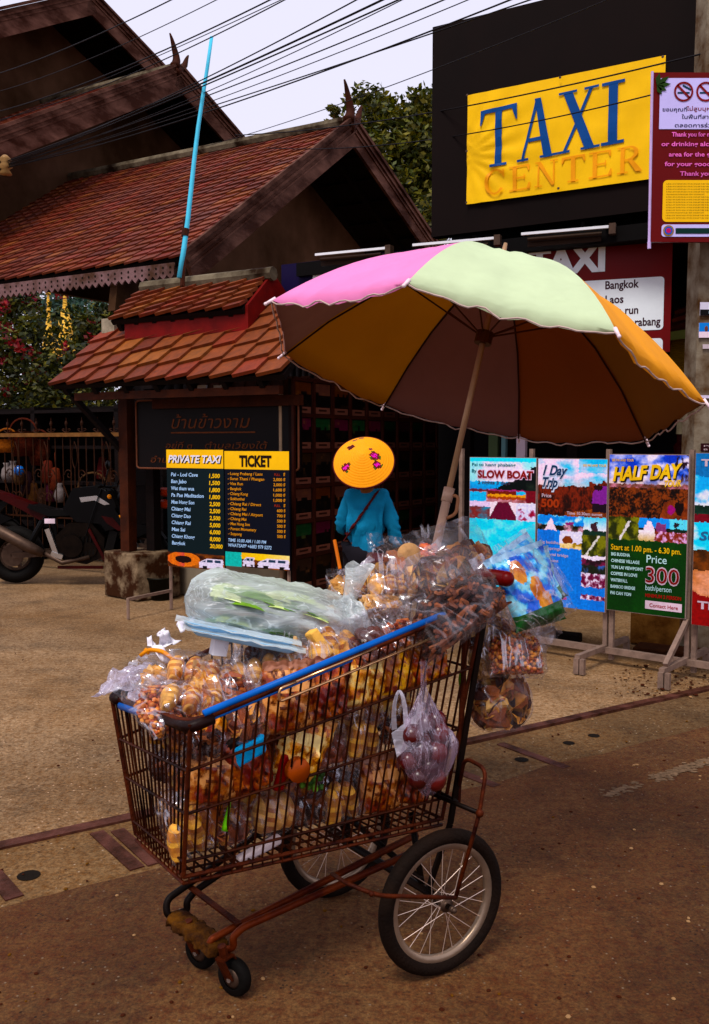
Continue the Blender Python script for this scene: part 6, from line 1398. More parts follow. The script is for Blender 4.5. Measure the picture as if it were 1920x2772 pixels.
def fill(mb, kind, sx, sy, sz, n, k=1.0):
    """food heaped in the box sx, sy, sz with its bottom at z=0"""
    def spot(e=.42): 
        x, y = random.uniform(-1, 1), random.uniform(-1, 1); z = random.random(); 
        return V((x * sx * e, y * sy * e * (1 - .5 * x * x), sz * (.08 + .8 * z * (1 - .35 * x * x))))
    for i in range(n):
        c = pick(kind, k); p = spot(); R_ = rrot()
        if kind in ('crisp', 'dark'):
            s = random.uniform(.026, .042); a = [p + R_ @ V((s * cos(t) * 1.2, s * sin(t) * .9, .35 * s * cos(2 * t))) for t in [2 * pi * q / 9 for q in range(9)]]
            mb.add([p + R_ @ V((0, 0, .2 * s))] + a, [(0, q + 1, (q + 1) % 9 + 1) for q in range(9)], 0, c)
        elif kind in ('puff', 'peanut', 'fruit', 'yolk', 'green'):
            s = {'puff': .014, 'peanut': .0062, 'fruit': .03, 'yolk': .02, 'green': .018}[kind] * random.uniform(.8, 1.25); mb.ball(p, (s * 1.25, s, s * .9), R_, 7, 5, 0, c)
        elif kind in ('stick', 'jerky', 'orange'):
            s = random.uniform(.025, .05); g_ = 1.15 if kind == 'jerky' else 1; d = R_ @ V((s * g_, 0, 0)); d.z *= .3; q = R_ @ V((0, .012, .004)); mb.tube([p - d, p + q, p + d], [.005 * g_, .008 * g_, .004 * g_], 6, False, 0, c)
        elif kind == 'cracker': mb.box(p, .058, .040, .014, [R_ @ V(q) for q in ((1, 0, 0), (0, 1, 0), (0, 0, 1))], 0, c)
        elif kind == 'donut':
            s = .022; mb.tube([p + R_ @ V((s * cos(t), s * sin(t), 0)) for t in [2 * pi * q / 9 for q in range(9)]], .011, 6, True, 0, c)
    if kind == 'loaf':
        for i in range(3):
            c_ = V((random.uniform(-.01, .01) * 2 + (i - 1) * sx * .24, (i % 2 - .5) * .02, sz * .5)); R_ = Matrix.Rotation(random.uniform(-.25, .25), 3, 'Y'); b0 = len(mb.v)
            mb.ball(c_, (sx * .17, sy * .46, sz * .5), R_, 14, 12, 0, None)
            base = pick('roll'); 
            for f in range(len(mb.f) - 14 * 12, len(mb.f)):
                q = sum((mb.v[j] for j in mb.f[f]), V()) / 4; t_ = (q.z - c_.z) / (sz * .5); n_ = (.5 + .5 * sin(t_ * 9 + i)) ** 2; mb.c[f] = tuple(min(.9, a * (1 - n_ * .8) * .8 + b * n_ * .8) for a, b in zip(base, lin((226, 176, 110), 1.1)))  # pale bands painted on the crust as glaze highlights
    if kind == 'packet':
        pass
    if kind == 'roll':
        m_ = max(4, int(sx / .044))
        for i in range(m_):
            c_ = V((-sx * .40 + sx * .80 * i / (m_ - 1), random.uniform(-.004, .004), sz * .52)); mb.ball(c_, (.024, .034, sz * .48), Matrix.Rotation(.35 + random.uniform(-.08, .08), 3, 'Y'), 14, 14, 0, None); base = pick('roll')
            for f in range(len(mb.f) - 14 * 14, len(mb.f)):
                q = sum((mb.v[j] for j in mb.f[f]), V()) / 4; n_ = (.5 + .5 * sin((q.z - c_.z) / sz * 26 + (q.x - c_.x) * 60)) ** 2; mb.c[f] = tuple(a * (1 - n_ * .75) * .85 + b * n_ * .75 for a, b in zip(base, lin((222, 178, 124), 1.1)))
def pillow(mb, sx, sy, sz, seed, cr=.010, fin=.12, nu=22, nv=26):
    """a filled pillow bag standing on z=0: two sheets meeting at crimped seams"""
    for s in (1, -1):
        b = len(mb.v)
        for j in range(nv + 1):
            for i in range(nu + 1):
                u, v = i / nu * 2 - 1, j / nv; w_ = (1 - abs(u) ** 2.6) ** .6 if abs(u) < 1 else 0; body = max(0, min(1, v / .10)) ** .6 * max(0, min(1, (1 - fin - v) / .35 + .0)) ** .7 if v < 1 - fin else 0
                f = noise.fractal(V((u * 2.2 + seed, v * 3.2, seed * s)), .9, 2.1, 4); rdg = abs(noise.noise(V((u * 3.5 + v * 2 + seed, v * 2.2 - u, seed * .7)))) 
                th = s * sy / 2 * w_ * body + (cr * f + cr * 1.3 * (.35 - rdg)) * (s if w_ * body > .15 else 1)
                mb.v.append(V((u * sx / 2 * (1 - .10 * body * (1 - v)) + .006 * f, th, v * sz + .008 * noise.noise(V((u * 4, seed, v))) * (1 if v > .9 else .2))))
        for j in range(nv):
            for i in range(nu): q = b + j * (nu + 1) + i; mb.f.append((q, q + 1, q + nu + 2, q + nu + 1)); mb.m.append(0); mb.c.append(None)
def sack(mb, sx, sy, sz, seed, neck=.74, cr=.01, nt=40, nz=26):
    """a gathered bag: round body, twisted neck and a flaring tuft"""
    for j in range(nz + 1):
        v = j / nz
        if v < neck: r = (sin(pi * min(1, (v / neck) ** .8 * .98 + .02)) ** .55) * (1 - .1 * v); r = max(r, .10)
        else: r = .10 + .30 * (v - neck) / (1 - neck)
        near = max(0, 1 - abs(v - neck) / .3)
        for i in range(nt):
            a = 2 * pi * i / nt; f = noise.fractal(V((cos(a) * 1.6 + seed, sin(a) * 1.6, v * 3)), .9, 2.1, 4)
            q = r * (1 + .16 * near * sin(a * 9 + seed + 5 * v)) + (cr / max(sx, sy)) * 2 * f * (r > .15)
            mb.v.append(V((cos(a) * sx / 2 * q, sin(a) * sy / 2 * q, v * sz + (.02 * sin(a * 3 + seed) * (v > .9)))))
    for j in range(nz):
        for i in range(nt): mb.f.append((j * nt + i, j * nt + (i + 1) % nt, (j + 1) * nt + (i + 1) % nt, (j + 1) * nt + i)); mb.m.append(0); mb.c.append(None)
PKT = paintmat('printed_packet', .28, .15, 14, .35, 26, .5)
PKC = [((150, 60, 14), (226, 160, 80), (90, 26, 8)), ((196, 120, 40), (236, 200, 150), (120, 50, 10)), ((110, 30, 10), (190, 110, 40), (60, 16, 6)), ((206, 150, 80), (150, 80, 30), (226, 190, 140)), ((160, 90, 20), (220, 170, 60), (110, 40, 10)), ((126, 50, 16), (206, 150, 110), (70, 24, 8))]
def packet(label, seed, cols, sx, sy, sz, group):
    t = thing('snack_packet', label, 'snack packet', V((0, 0, 0)), group); mb = MB(); pillow(mb, sx, sy, sz, seed, .008, .08, 40, 44)
    for i, f in enumerate(mb.f):
        c = sum((mb.v[j] for j in f), V()) / 4; u, v = c.x / sx + .5, c.z / sz; n_ = fbm(u * 5 + seed, v * 5, seed); m_ = fbm(u * 11, v * 9 + seed, seed + 3)
        col = mixc(mixc(cols[0], cols[1], .45 + 1.3 * n_), cols[2], max(0, m_) * 1.6)
        if .62 < v < .78 and .2 < u < .8 and seed % 2 < 1: col = cols[1]
        if v > .9 or v < .05: col = mixc(cols[0], (190, 170, 170), .5)
        mb.c[i] = lin(col, 1.1)
    mb.build('wrapper', PKT, t, True); return t
def bag(kind, label, loc, rot, sx, sy, sz, seed, n, form='pillow', film=None, cat='snack bag', group=None, fillz=.62, k=1.0, cr=.010, name='snack_bag', fin=.12):
    t = thing(name, label, cat, V((0, 0, 0)), group)
    mb = MB(); fill(mb, kind, sx * .9, sy * .85, sz * fillz, n, k)
    for q in mb.v:                     # food presses flat against its film
        if form == 'pillow':
            q.x = max(-sx * .45, min(sx * .45, q.x)); q.z = max(.012, min(sz * .86, q.z)); u = abs(2 * q.x / sx); v = q.z / sz
            lim = sy * .44 * (1 - u ** 2.6) ** .6 * max(.1, min(1, v / .10)) ** .6 * max(.1, min(1, (1 - fin - v) / .35)) ** .7
            q.y = max(-lim, min(lim, q.y))
        else:
            q.z = max(.015, min(sz * .62, q.z)); v = q.z / sz; r_ = max(.1, sin(pi * min(1, (v / .74) ** .8 * .98 + .02)) ** .55) * .9; e_ = math.hypot(2 * q.x / sx, 2 * q.y / sy)
            if e_ > r_: q.x *= r_ / e_; q.y *= r_ / e_
    c = mb.build('contents', FOOD, t, kind in ('roll', 'puff', 'peanut', 'fruit', 'donut', 'yolk'))
    mb = MB(); (pillow if form == 'pillow' else sack)(mb, sx, sy, sz, seed, cr=cr, **({'fin': fin} if form == 'pillow' else {})); mb.build('film', film or FILM, t, True)
    t.location = loc; t.rotation_euler = [RAD(a) for a in rot]; return t
CANG = math.degrees(math.atan2(CA.y, CA.x))
# ---- inside the basket: seen through the wires
kinds = [('crisp', 'curled brown crisps'), ('puff', 'round golden puffs'), ('donut', 'small brown rings'), ('jerky', 'dark red brown strips'), ('cracker', 'pale square crackers'), ('stick', 'tan sticks'), ('roll', 'glazed bread rolls'), ('loaf', 'plump bread loaves')]
PKK = [('p0', 'rust brown foil packet'), ('p1', 'tan and cream packet'), ('p2', 'dark brown printed packet'), ('p3', 'pale sand coloured packet'), ('p4', 'mustard coloured packet'), ('p5', 'brown and pink packet')]
protos = {}
for i, (kd, ds) in enumerate(kinds): protos[kd] = bag(kd, 'x', (0, 0, -50), (0, 0, 0), .135, .085, .17, 10 + i * 3.7, {'crisp': 34, 'puff': 60, 'donut': 26, 'jerky': 34, 'cracker': 30, 'stick': 40, 'roll': 0, 'loaf': 0}[kd], form='pillow' if i % 3 else 'sack', film=FILM if i % 2 else FILM2, group='bagged snacks in the wire basket')
for i, (kd, ds) in enumerate(PKK): protos[kd] = packet('x', 20 + i * 2.9, PKC[i], .135, .075, .17, 'bagged snacks in the wire basket')
used = set()
def put(kd, label, loc, rot, sc=1.0):
    o = protos[kd]
    if kd in used: o = copy_tree(o)
    used.add(kd); o.location = loc; o.rotation_euler = [RAD(a) for a in rot]; o.scale = (sc, sc, sc); o['label'] = label
ordn = ['first', 'second', 'third', 'fourth', 'fifth', 'sixth', 'seventh', 'eighth']
ks_ = [k for k, _ in kinds + PKK]; dsc = {k: 'bag of ' + d for k, d in kinds}; dsc.update(PKK); cnt = 0
seq = ['loaf', 'p1', 'crisp', 'p4', 'roll', 'p0', 'jerky', 'p3', 'loaf', 'stick', 'p5', 'puff', 'p2', 'roll', 'p1', 'crisp', 'donut', 'p0', 'loaf', 'p4', 'jerky', 'p3', 'crisp', 'cracker', 'p5', 'roll', 'p2']
inw = -no
for row, (v, rn) in enumerate(((.93, 'bottom'), (.62, 'middle'), (.34, 'upper'))):
    nb_ = 7
    for i in range(nb_):
        u = (i + .5 + .25 * (row % 2)) / (nb_ + .3); p = bil(cN, cR, bN, bR, u, v); kd = seq[(row * 9 + i * 2 + row) % len(seq)]; cnt += 1
        dpt = .055; p = p + inw * dpt; tilt = random.uniform(-22, 22)
        put(kd, '%s, %s layer at the near wires, %s from front' % (dsc[kd], rn, ordn[i]), p, (random.uniform(-8, 8), tilt, CANG - 6 + random.uniform(-14, 14)), random.uniform(.92, 1.12))
    for i in range(3):
        u = (i + .6) / 3.5; p = bil(cN, cF, bN, bF, u, v) + CA * .075; kd = seq[(row * 7 + i * 5 + 3) % len(seq)]
        if i == 0: p += CA * .04 + CL * .05
        put(kd, '%s, %s layer at the front wires, %s from near corner' % (dsc[kd], rn, ordn[i]), p, (random.uniform(-8, 8), random.uniform(-20, 20), CANG + 90 + random.uniform(-12, 12)), random.uniform(.9, 1.1))
    for i in range(5):      # far layer, glimpsed between the near bags
        u = (i + .7) / 5.6; p = bil(cN, cR, bN, bR, u, v) + inw * .19; kd = seq[(row * 5 + i * 3 + 11) % len(seq)]
        put(kd, '%s deep in the basket, %s layer, %s from front' % (dsc[kd], rn, ordn[i]), p, (0, random.uniform(-30, 30), CANG + random.uniform(-30, 30)), random.uniform(1.0, 1.25))
for kd in ks_:
    if kd not in used:
        for ch in list(protos[kd].children): bpy.data.objects.remove(ch)
        bpy.data.objects.remove(protos[kd])
# single things seen between the wires
def nearp(x, y, d=.02):      # a point just inside the near wires at a photo pixel
    n_ = (cR - cN).cross(bN - cN).normalized(); n_ = n_ if n_.y > 0 else -n_; return PL(x, y, cN + n_ * d, n_)
b_ax = ((cR - cN).normalized(), None, None)
def panelbox(name, label, cat, x, y, wd, ht_, dp, m, rot=0, d=.03):
    p = nearp(x, y, d); ex = (cR - cN).normalized(); ez = Z; a = ex * cos(rot) + ez * sin(rot); b = ez * cos(rot) - ex * sin(rot); mb = MB(); mb.box(p, wd, dp, ht_, (a, a.cross(b), b)); o = mb.build(name, m); bv = o.modifiers.new('soft', 'BEVEL'); bv.width = min(wd, ht_, dp) * .25; bv.segments = 2; return tag(o, label, cat)
panelbox('blue_packet', 'bright blue snack packet glimpsed behind the near wires', 'packet', 676, 2030, .085, .05, .03, pm('blue_packet', lin((30, 160, 226)), .3, 0, .25, 20), .12)
mb = MB(); p = nearp(802, 2082, .012); d_ = (p - _C).normalized(); f_ = -no; mb.lathe([(.0, -.006), (.031, -.006), (.035, 0), (.031, .02), (0, .02)], p, -f_, 24); 
tag(mb.build('biscuit_tub', pm('pink_brown_lid', lin((150, 76, 50)), .35, 0, .2, 14), smooth=True), 'round tub with an orange pink lid pressed against the near wires', 'tub')
mb = MB(); p = nearp(614, 2215, .008); mb.tube(arc(p - Z * .03 - CA * .006, p, p + Z * .045 + CA * .012, 6), [.009, .009, .008, .007, .005, .004, .001], 6); tag(mb.build('leaf_sliver', pm('lime_leaf', lin((110, 170, 24)), .4, 0, .2), smooth=True), 'lime green folded leaf upright behind the near wires', 'leaf')
mb = MB(); p = nearp(846, 2118, .02)
for k in range(16): mb.ball(p + V((random.gauss(0, .012), random.gauss(0, .006), random.gauss(0, .01))), .009, None, 6, 5, 0, pick('green'))
tag(mb.build('green_herbs', FOOD), 'small clump of green herbs beside the orange pink tub', 'herbs')
panelbox('dark_packet', 'dark red packet standing left of the orange pink tub', 'packet', 765, 2090, .03, .09, .02, pm('dark_red_packet', lin((130, 30, 14)), .35, 0, .2), -.35)
panelbox('black_packet', 'black packet with brown print high behind the near wires', 'packet', 640, 2010, .07, .05, .03, pm('black_packet', lin((34, 18, 10)), .4, 0, .4, 40), .4, .05)
panelbox('white_tray', 'white foam tray low on the basket floor behind the near wires', 'tray', 700, 2300, .13, .022, .03, pm('foam_white', lin((206, 190, 200)), .6, 0, .06), .03)

# ---- the heap on top
def at(x, y, Y): return PY(x, y, Y)
def bagb(kind, label, x, y, Y, rot, sx, sy, sz, seed, n, **kw):
    """x, y: photo pixel of the middle of the bag"""
    t = bag(kind, label, (0, 0, 0), rot, sx, sy, sz, seed, n, **kw); R3 = t.rotation_euler.to_matrix(); t.location = at(x, y, Y) - R3 @ V((0, 0, sz / 2)); return t
# vegetables in a big milky bag
t = thing('vegetable_bag', 'big milky plastic bag of pale green leaf vegetables on top of the heap', 'vegetable bag', (0, 0, 0))
mb = MB(); VG = [lin(c, 1.15) for c in ((150, 176, 90), (190, 204, 150), (110, 146, 40), (206, 214, 176), (90, 130, 30))]
for k in range(110):
    y0 = random.uniform(-.085, .085); z0 = .075 + (.048 * (1 - (y0 / .12) ** 2)) * random.choice((-1, .3, .8, 1, 1)); x0 = random.uniform(-.19, .04); L_ = random.uniform(.07, .15); a = V((x0, y0, z0)); b = a + V((L_, random.gauss(0, .03), random.gauss(0, .008) - .01)); b.y = max(-.08, min(.08, b.y)); m_ = (a + b) / 2 + V((0, 0, .012)); wd = random.uniform(.02, .05); c = random.choice(VG)
    cv = arc(a, m_, b, 6); ww = [.55, .9, 1, 1, 1, .95, .7]
    vs_ = []; 
    for q, w_ in zip(cv, ww): vs_ += [q + V((0, wd * w_, 0)), q + V((0, 0, wd * .4 * w_)), q - V((0, wd * w_, 0))]
    mb.add(vs_, [(3 * i + j, 3 * i + j + 1, 3 * i + j + 4, 3 * i + j + 3) for i in range(6) for j in range(2)], 0, c)
mb.build('contents', FOOD, t, True)
mb = MB(); nu, nv = 72, 40
for j in range(nv + 1):
    for i in range(nu):
        a = 2 * pi * i / nu; v = j / nv * 2 - 1; e = max(0, 1 - abs(v) ** 3.2) ** .45; x = v * .25; cx_, sx_ = cos(a), sin(a)
        hy = .125 * e * (abs(cx_) ** .75) * (1 if cx_ > 0 else -1); hz = .088 * e * (abs(sx_) ** .8) * (1 if sx_ > 0 else -1) * (1 - .22 * v * (1 if v < 0 else .4))
        f = noise.fractal(V((x * 7, a * 1.1, 1)), .8, 2.2, 5); rd_ = abs(noise.noise(V((x * 5 + hz * 14, hy * 12 - x * 6, hz * 20)))); rg_ = (1 - abs(noise.noise(V((x * 5 + 2 * sin(a), a * 1.7 + x * 3, 4))))) ** 4; k_ = .016 * f + .016 * rg_ + .018 * (.3 - rd_) - .012
        mb.v.append(V((x, hy + k_ * cx_, .085 + hz + k_ * sx_ * .9)))
for j in range(nv):
    for i in range(nu): mb.f.append((j * nu + i, j * nu + (i + 1) % nu, (j + 1) * nu + (i + 1) % nu, (j + 1) * nu + i)); mb.m.append(0); mb.c.append(None)
mb.build('film', MILK, t, True)
mb = MB(); 
for j in range(9):
    for i in range(17):
        a = 2 * pi * i / 16; r = .012 + .02 * (j / 8) ** 2 + .006 * sin(a * 3); mb.v.append(V((.22 + .02 * j / 8, 0, .12 + .13 * j / 8)) + V((cos(a) * r * 1.3, sin(a) * r * .5, .012 * sin(a * 2) * j / 8)))
for j in range(8):
    for i in range(16): q = j * 17 + i; mb.f.append((q, q + 1, q + 18, q + 17)); mb.m.append(0); mb.c.append(None)
mb.build('handle_tuft', MILK, t, True)
t.location = at(722, 1652, 2.62) - V((0, 0, .085)); t.rotation_euler = (RAD(-4), RAD(10), RAD(12))
# foam trays under it
for i, (x, y, Y, l, s) in enumerate(((640, 1722, 2.50, 'wrapped pale blue foam tray under the vegetable bag, upper of two', .30), (655, 1742, 2.49, 'wrapped pale blue foam tray under the vegetable bag, lower of two', .29))):
    t = thing('foam_tray', l, 'tray', (0, 0, 0), 'foam trays under the vegetable bag')
    mb = MB(); h_ = .014; mb.hexa([V((-s / 2 + .02, -.085, 0)), V((s / 2 - .02, -.085, 0)), V((s / 2 - .02, .085, 0)), V((-s / 2 + .02, .085, 0)), V((-s / 2, -.1, h_)), V((s / 2, -.1, h_)), V((s / 2, .1, h_)), V((-s / 2, .1, h_))]); o = mb.build('tray', pm('pale_blue_foam', lin((150, 186, 222)), .6, 0, .08, 10), t); bv = o.modifiers.new('soft', 'BEVEL'); bv.width = .005; bv.segments = 2
    mb = MB(); n_ = 20
    for q in range(n_ + 1):
        for r in range(9): mb.v.append(V((-s / 2 - .02 + (s + .04) * q / n_, -.104 + .208 * r / 8, h_ + .008 + .006 * fbm(q * .5, r * .7, i) - .012 * (r in (0, 8)))))
    for q in range(n_):
        for r in range(8): k = q * 9 + r; mb.f.append((k, k + 1, k + 10, k + 9)); mb.m.append(0); mb.c.append(None)
    mb.build('film', MILK, t, True); t.location = at(x, y, Y); t.rotation_euler = (RAD(-10), RAD(13), RAD(8))
WH = pm('plain_white', lin((220, 220, 235)), .7, 0, .05)
bagb('peanut', 'clear bag of fine tan crumbs at the front corner of the basket', 432, 1905, 2.32, (-62, 0, 50), .18, .075, .21, 31, 900, film=WRAP, fillz=.85)
bagb('roll', 'clear bag of glazed bread rolls at the front, lower of two', 545, 1890, 2.33, (-58, 12, 24), .24, .095, .12, 33, 0, film=WRAP, fillz=.75)
bagb('roll', 'clear bag of small bread rolls stacked above the glazed ones', 545, 1808, 2.43, (-50, 10, 22), .2, .09, .12, 35, 0, film=WRAP, fillz=.75)
bagb('cracker', 'clear bag of pale crackers leaning at the front left of the heap', 420, 1832, 2.48, (-60, -20, 60), .15, .07, .16, 37, 40, film=FILM)
bagb('stick', 'tall bag of brown sticks with a knotted top by the bread rolls', 640, 1838, 2.40, (-18, 8, 30), .13, .10, .2, 39, 120, form='sack', film=FILM, k=.7)
bagb('puff', 'clear bag of cream puffs beside the tall bag of sticks', 715, 1838, 2.46, (-30, 20, 30), .10, .07, .11, 41, 26, film=FILM2)
bagb('peanut', 'clear bag of speckled crumbs behind the blue rim, mid basket', 790, 1806, 2.46, (-38, -6, 32), .15, .08, .15, 43, 420, film=FILM2, k=.8)
bagb('stick', 'bag of orange brown sticks tucked below the foam trays', 845, 1772, 2.54, (-40, 30, 30), .14, .08, .16, 45, 90, film=FILM, k=1.05)
bagb('donut', 'clear bag of brown rings behind the blue rim', 985, 1735, 2.54, (-36, -18, 32), .15, .09, .16, 47, 40, film=FILM2)
bagb('cracker', 'clear tray bag of pale tan sticks on top of the heap', 1030, 1628, 2.68, (-46, 6, 24), .14, .06, .11, 49, 50, film=WRAP, fillz=.7)
bagb('cracker', 'paper bag of striped tan biscuits standing behind the vegetable bag', 930, 1588, 2.78, (-20, 4, 20), .11, .08, .11, 51, 50, film=WRAP, k=.85)
bagb('crisp', 'large inflated clear bag of brown crisps near the person', 1078, 1536, 2.82, (-24, 12, 30), .22, .15, .2, 53, 150, film=FILM, fillz=.6, k=.9)
bagb('jerky', 'big crumpled clear bag of dark red brown strips, largest on the rear of the heap', 1200, 1610, 2.64, (-30, -26, 30), .36, .15, .29, 55, 360, film=FILM2, fillz=.62, cr=.012)
bagb('crisp', 'crumpled bag of brown flakes at the top beside the parasol pole', 1225, 1505, 2.84, (-26, -10, 30), .28, .16, .22, 57, 260, film=FILM2, fillz=.6, k=.8, cr=.014)
bagb('orange', 'small clear bag of orange wedges below the parasol pole', 1158, 1478, 2.80, (-20, 0, 25), .085, .05, .1, 59, 30, form='sack', film=FILM2)
bagb('peanut', 'bag of golden peanuts hanging behind the red handle', 1395, 1745, 2.78, (-16, 10, 36), .24, .13, .20, 61, 800, film=FILM, fillz=.78)
bagb('crisp', 'brown bag of dark crisps hanging low behind the rear post', 1355, 1850, 2.82, (-4, 4, 36), .25, .18, .30, 63, 120, form='sack', film=FILM2, fillz=.7, k=.8)
bagb('cracker', 'bag of pale crackers hanging behind the rear post under the heap', 1310, 1760, 2.80, (-8, -6, 36), .13, .09, .18, 65, 60, film=FILM, k=.7)
bagb('jerky', 'bag of glossy brown strips filling the rear of the basket top', 1080, 1742, 2.66, (-30, 14, 30), .18, .09, .16, 67, 130, film=FILM)
bagb('yolk', 'clear bag of round yellow pastries in the middle of the heap', 915, 1668, 2.72, (-40, 10, 24), .15, .10, .14, 69, 30, film=FILM2, k=.8)
bagb('crisp', 'bag of curled brown crisps under the foam trays', 740, 1770, 2.56, (-40, 16, 24), .18, .09, .15, 71, 70, film=FILM, k=.7)
bagb('stick', 'bag of brown sticks filling the middle under the cream puffs', 680, 1900, 2.46, (-60, 10, 32), .2, .1, .16, 73, 100, film=FILM, k=.6)
bagb('crisp', 'bag of crisps sunk between the speckled crumbs and the bag of rings', 880, 1830, 2.52, (-50, 14, 32), .18, .09, .16, 75, 80, film=FILM, k=.7)
bagb('loaf', 'clear bag of plump loaves between the vegetable bag and the blue rim', 905, 1722, 2.58, (-40, 14, 30), .17, .09, .14, 77, 0, film=WRAP)
bagb('loaf', 'clear bag of plump loaves at the very front corner beside the crumbs', 470, 1870, 2.40, (-56, -10, 40), .15, .09, .13, 79, 0, film=WRAP)
bagb('roll', 'clear bag of rolls at the back of the heap below the blouse', 985, 1590, 2.80, (-36, 8, 24), .17, .10, .13, 81, 0, film=WRAP, fillz=.8)
bagb('loaf', 'clear bag of loaves right of the big bag of strips', 1130, 1690, 2.64, (-34, -20, 30), .15, .09, .14, 83, 0, film=FILM)
for kd_, l_, x_, y_, Y_, sx_, sz_, r_ in (('loaf', 'clear bag of loaves rising above the blue rim, nearest the front corner', 610, 1858, 2.40, .15, .15, -24), ('roll', 'clear bag of striped rolls above the blue rim beside the sunken crumbs', 705, 1806, 2.46, .18, .13, -34),
    ('cracker', 'bag of pale crackers standing above the blue rim at mid basket', 812, 1770, 2.52, .14, .14, -26), ('loaf', 'clear bag of loaves above the blue rim left of the bag of rings', 893, 1762, 2.52, .17, .15, -30), ('stick', 'bag of tan sticks above the blue rim right of the bag of rings', 1065, 1700, 2.60, .15, .15, -24),
    ('roll', 'clear bag of rolls between the pale sticks and the inflated crisps', 1060, 1580, 2.74, .18, .12, -34), ('crisp', 'pale bag of crisps hanging behind the handle beside the peanuts', 1330, 1690, 2.84, .18, .2, -10)):
    bagb(kd_, l_, x_, y_, Y_, (r_, random.uniform(-16, 16), 30 + random.uniform(-10, 10)), sx_, .095, sz_, 100 + x_ * .01, {'loaf': 0, 'roll': 0, 'cracker': 36, 'stick': 50, 'crisp': 50}[kd_], film=FILM, fillz=.75)
# bag of blue packets
t = thing('packet_bag', 'clear bag of blue peanut packets hanging over the rear by the handle', 'packet bag', (0, 0, 0)); BP = paintmat('packet_print', .3, .2, 18, .3, 30, .5)
mb = MB()
for q, (px, pz, ry, hue) in enumerate(((-.02, .09, 8, 0), (.03, .11, -6, 1), (.0, .07, 14, 1))):
    pl_ = MB(); pillow(pl_, .21, .07, .27, 80 + q, .013, .08, 48, 56); R3 = Matrix.Rotation(RAD(ry), 3, 'Y')
    for f in pl_.f:
        c = sum((pl_.v[i] for i in f), V()) / 4; u, v = c.x / .21 + .5, c.z / .27; n_ = fbm(u * 4 + q, v * 4, q)
        col = mixc((4, 92, 206), (150, 206, 250), .4 + n_ * 2.2 + (.2 if hue else 0))
        for (a_, b_) in ((.35, .72), (.55, .45), (.62, .25)):
            if ((u - a_) / .12) ** 2 + ((v - b_) / .16) ** 2 < 1: col = mixc((176, 104, 40), (200, 140, 70), .5 + n_ * 2)
        if v < .2: col = mixc((20, 66, 30), (40, 100, 50), .5 + n_)
        if v > .92: col = (170, 200, 236)
        pl_.c[pl_.f.index(f)] = lin(col, 1.15)
    mb.add([R3 @ v_ + V((px, .03 * q - .03, pz - .06)) for v_ in pl_.v], pl_.f, 0, pl_.c)
mb.build('contents', BP, t, True)
mb = MB(); pillow(mb, .29, .17, .34, 91, .010, .10); mb.build('film', WRAP, t, True)
t.rotation_euler = (RAD(-14), RAD(-24), RAD(22)); t.scale = (.86, .86, .86); t.location = at(1418, 1580, 2.76) - t.rotation_euler.to_matrix() @ V((0, 0, .15))
# thin bag of fruit hung on the near wires
t = thing('fruit_bag', 'thin pink tinged bag of red fruit hung by its handles on the near wires', 'fruit bag', (0, 0, 0)); n3 = no
ctr = nearp(1150, 2010, -.045); mb = MB(); ex = (cR - cN).normalized(); ex.z = 0; ex.normalize()
for (x, z, dpt) in ((-.045, .03, 0), (.0, .055, .01), (.045, .02, 0), (-.02, -.015, .02), (.03, -.03, .01), (-.05, -.045, 0), (.0, -.065, .02), (.05, -.07, 0), (.012, .0, -.03), (.025, -.105, .005), (-.025, -.095, -.005), (.052, .05, -.02)):
    r = random.uniform(.028, .036); mb.ball(ctr + ex * x + Z * z + n3 * (dpt + random.uniform(-.01, .01)), (r, r, r * .95), rrot(), 14, 9, 0, pick('fruit', .62))
mb.build('contents', paintmat('fruit_skin', .25, .2, 12, 0, 60, .5), t, True)
mb = MB(); PK = filmmat('pink_film', tint=(.86, .62, .84), base=.07, crumple=.5, scale=10, milk=.55, stretch=(4, 4, .5))
kt = nearp(1143, 1790, -.012); nt_, nz_ = 44, 26
for j in range(nz_ + 1):
    v = j / nz_; c = ctr + Z * (-.15) + (kt - (ctr - Z * .15)) * v; r = .012 if v > .97 else (.092 * (sin(pi * min(.5, v * 1.15 + .07)) if v < .38 else 1) * (1 if v < .38 else max(.09, 1 - ((v - .38) / .46) ** 1.0)) )
    sh = max(0, .22 - abs(v - .2)) * .08
    for i in range(nt_):
        a = 2 * pi * i / nt_; q = r * (1 + .12 * sin(a * 11 + 2 * v) * min(1, max(0, v - .25) * 3) + .08 * fbm(cos(a) * 2, sin(a) * 2 + v * 4, 7)); mb.v.append(c + ex * (cos(a) * q + (.012 if v < .5 else 0)) + n3 * (sin(a) * q * .62 + .005))
for j in range(nz_):
    for i in range(nt_): mb.f.append((j * nt_ + i, j * nt_ + (i + 1) % nt_, (j + 1) * nt_ + (i + 1) % nt_, (j + 1) * nt_ + i)); mb.m.append(0); mb.c.append(None)
mb.build('film', PK, t, True)
mb = MB()
for sx_, (hx_, hy_) in ((-1, (1098, 1880)), (1, (1062, 1900))):
    top_ = nearp(1080, 1868, -.008); lo = nearp(1075 + 10 * (sx_ > 0) , 1990, -.02); cv = arc(top_, nearp(hx_, hy_, -.02), nearp(1100 if sx_ < 0 else 1068, 1975, -.03), 8); 
    for i in range(8): 
        w_ = .005 + .002 * i / 4; mb.poly([cv[i] - ex * w_, cv[i] + ex * w_, cv[i + 1] + ex * w_ * 1.1, cv[i + 1] - ex * w_ * 1.1])
mb.add([nearp(1060, 1985, -.03), nearp(1125, 1935, -.03), nearp(1135, 1900, -.03), nearp(1150, 1985, -.05), nearp(1075, 2050, -.05)], [(0, 1, 3, 4), (1, 2, 3)])
mb.build('handles', filmmat('white_film', tint=(.88, .82, .92), base=.55, crumple=.4, scale=15, milk=.8), t, True)
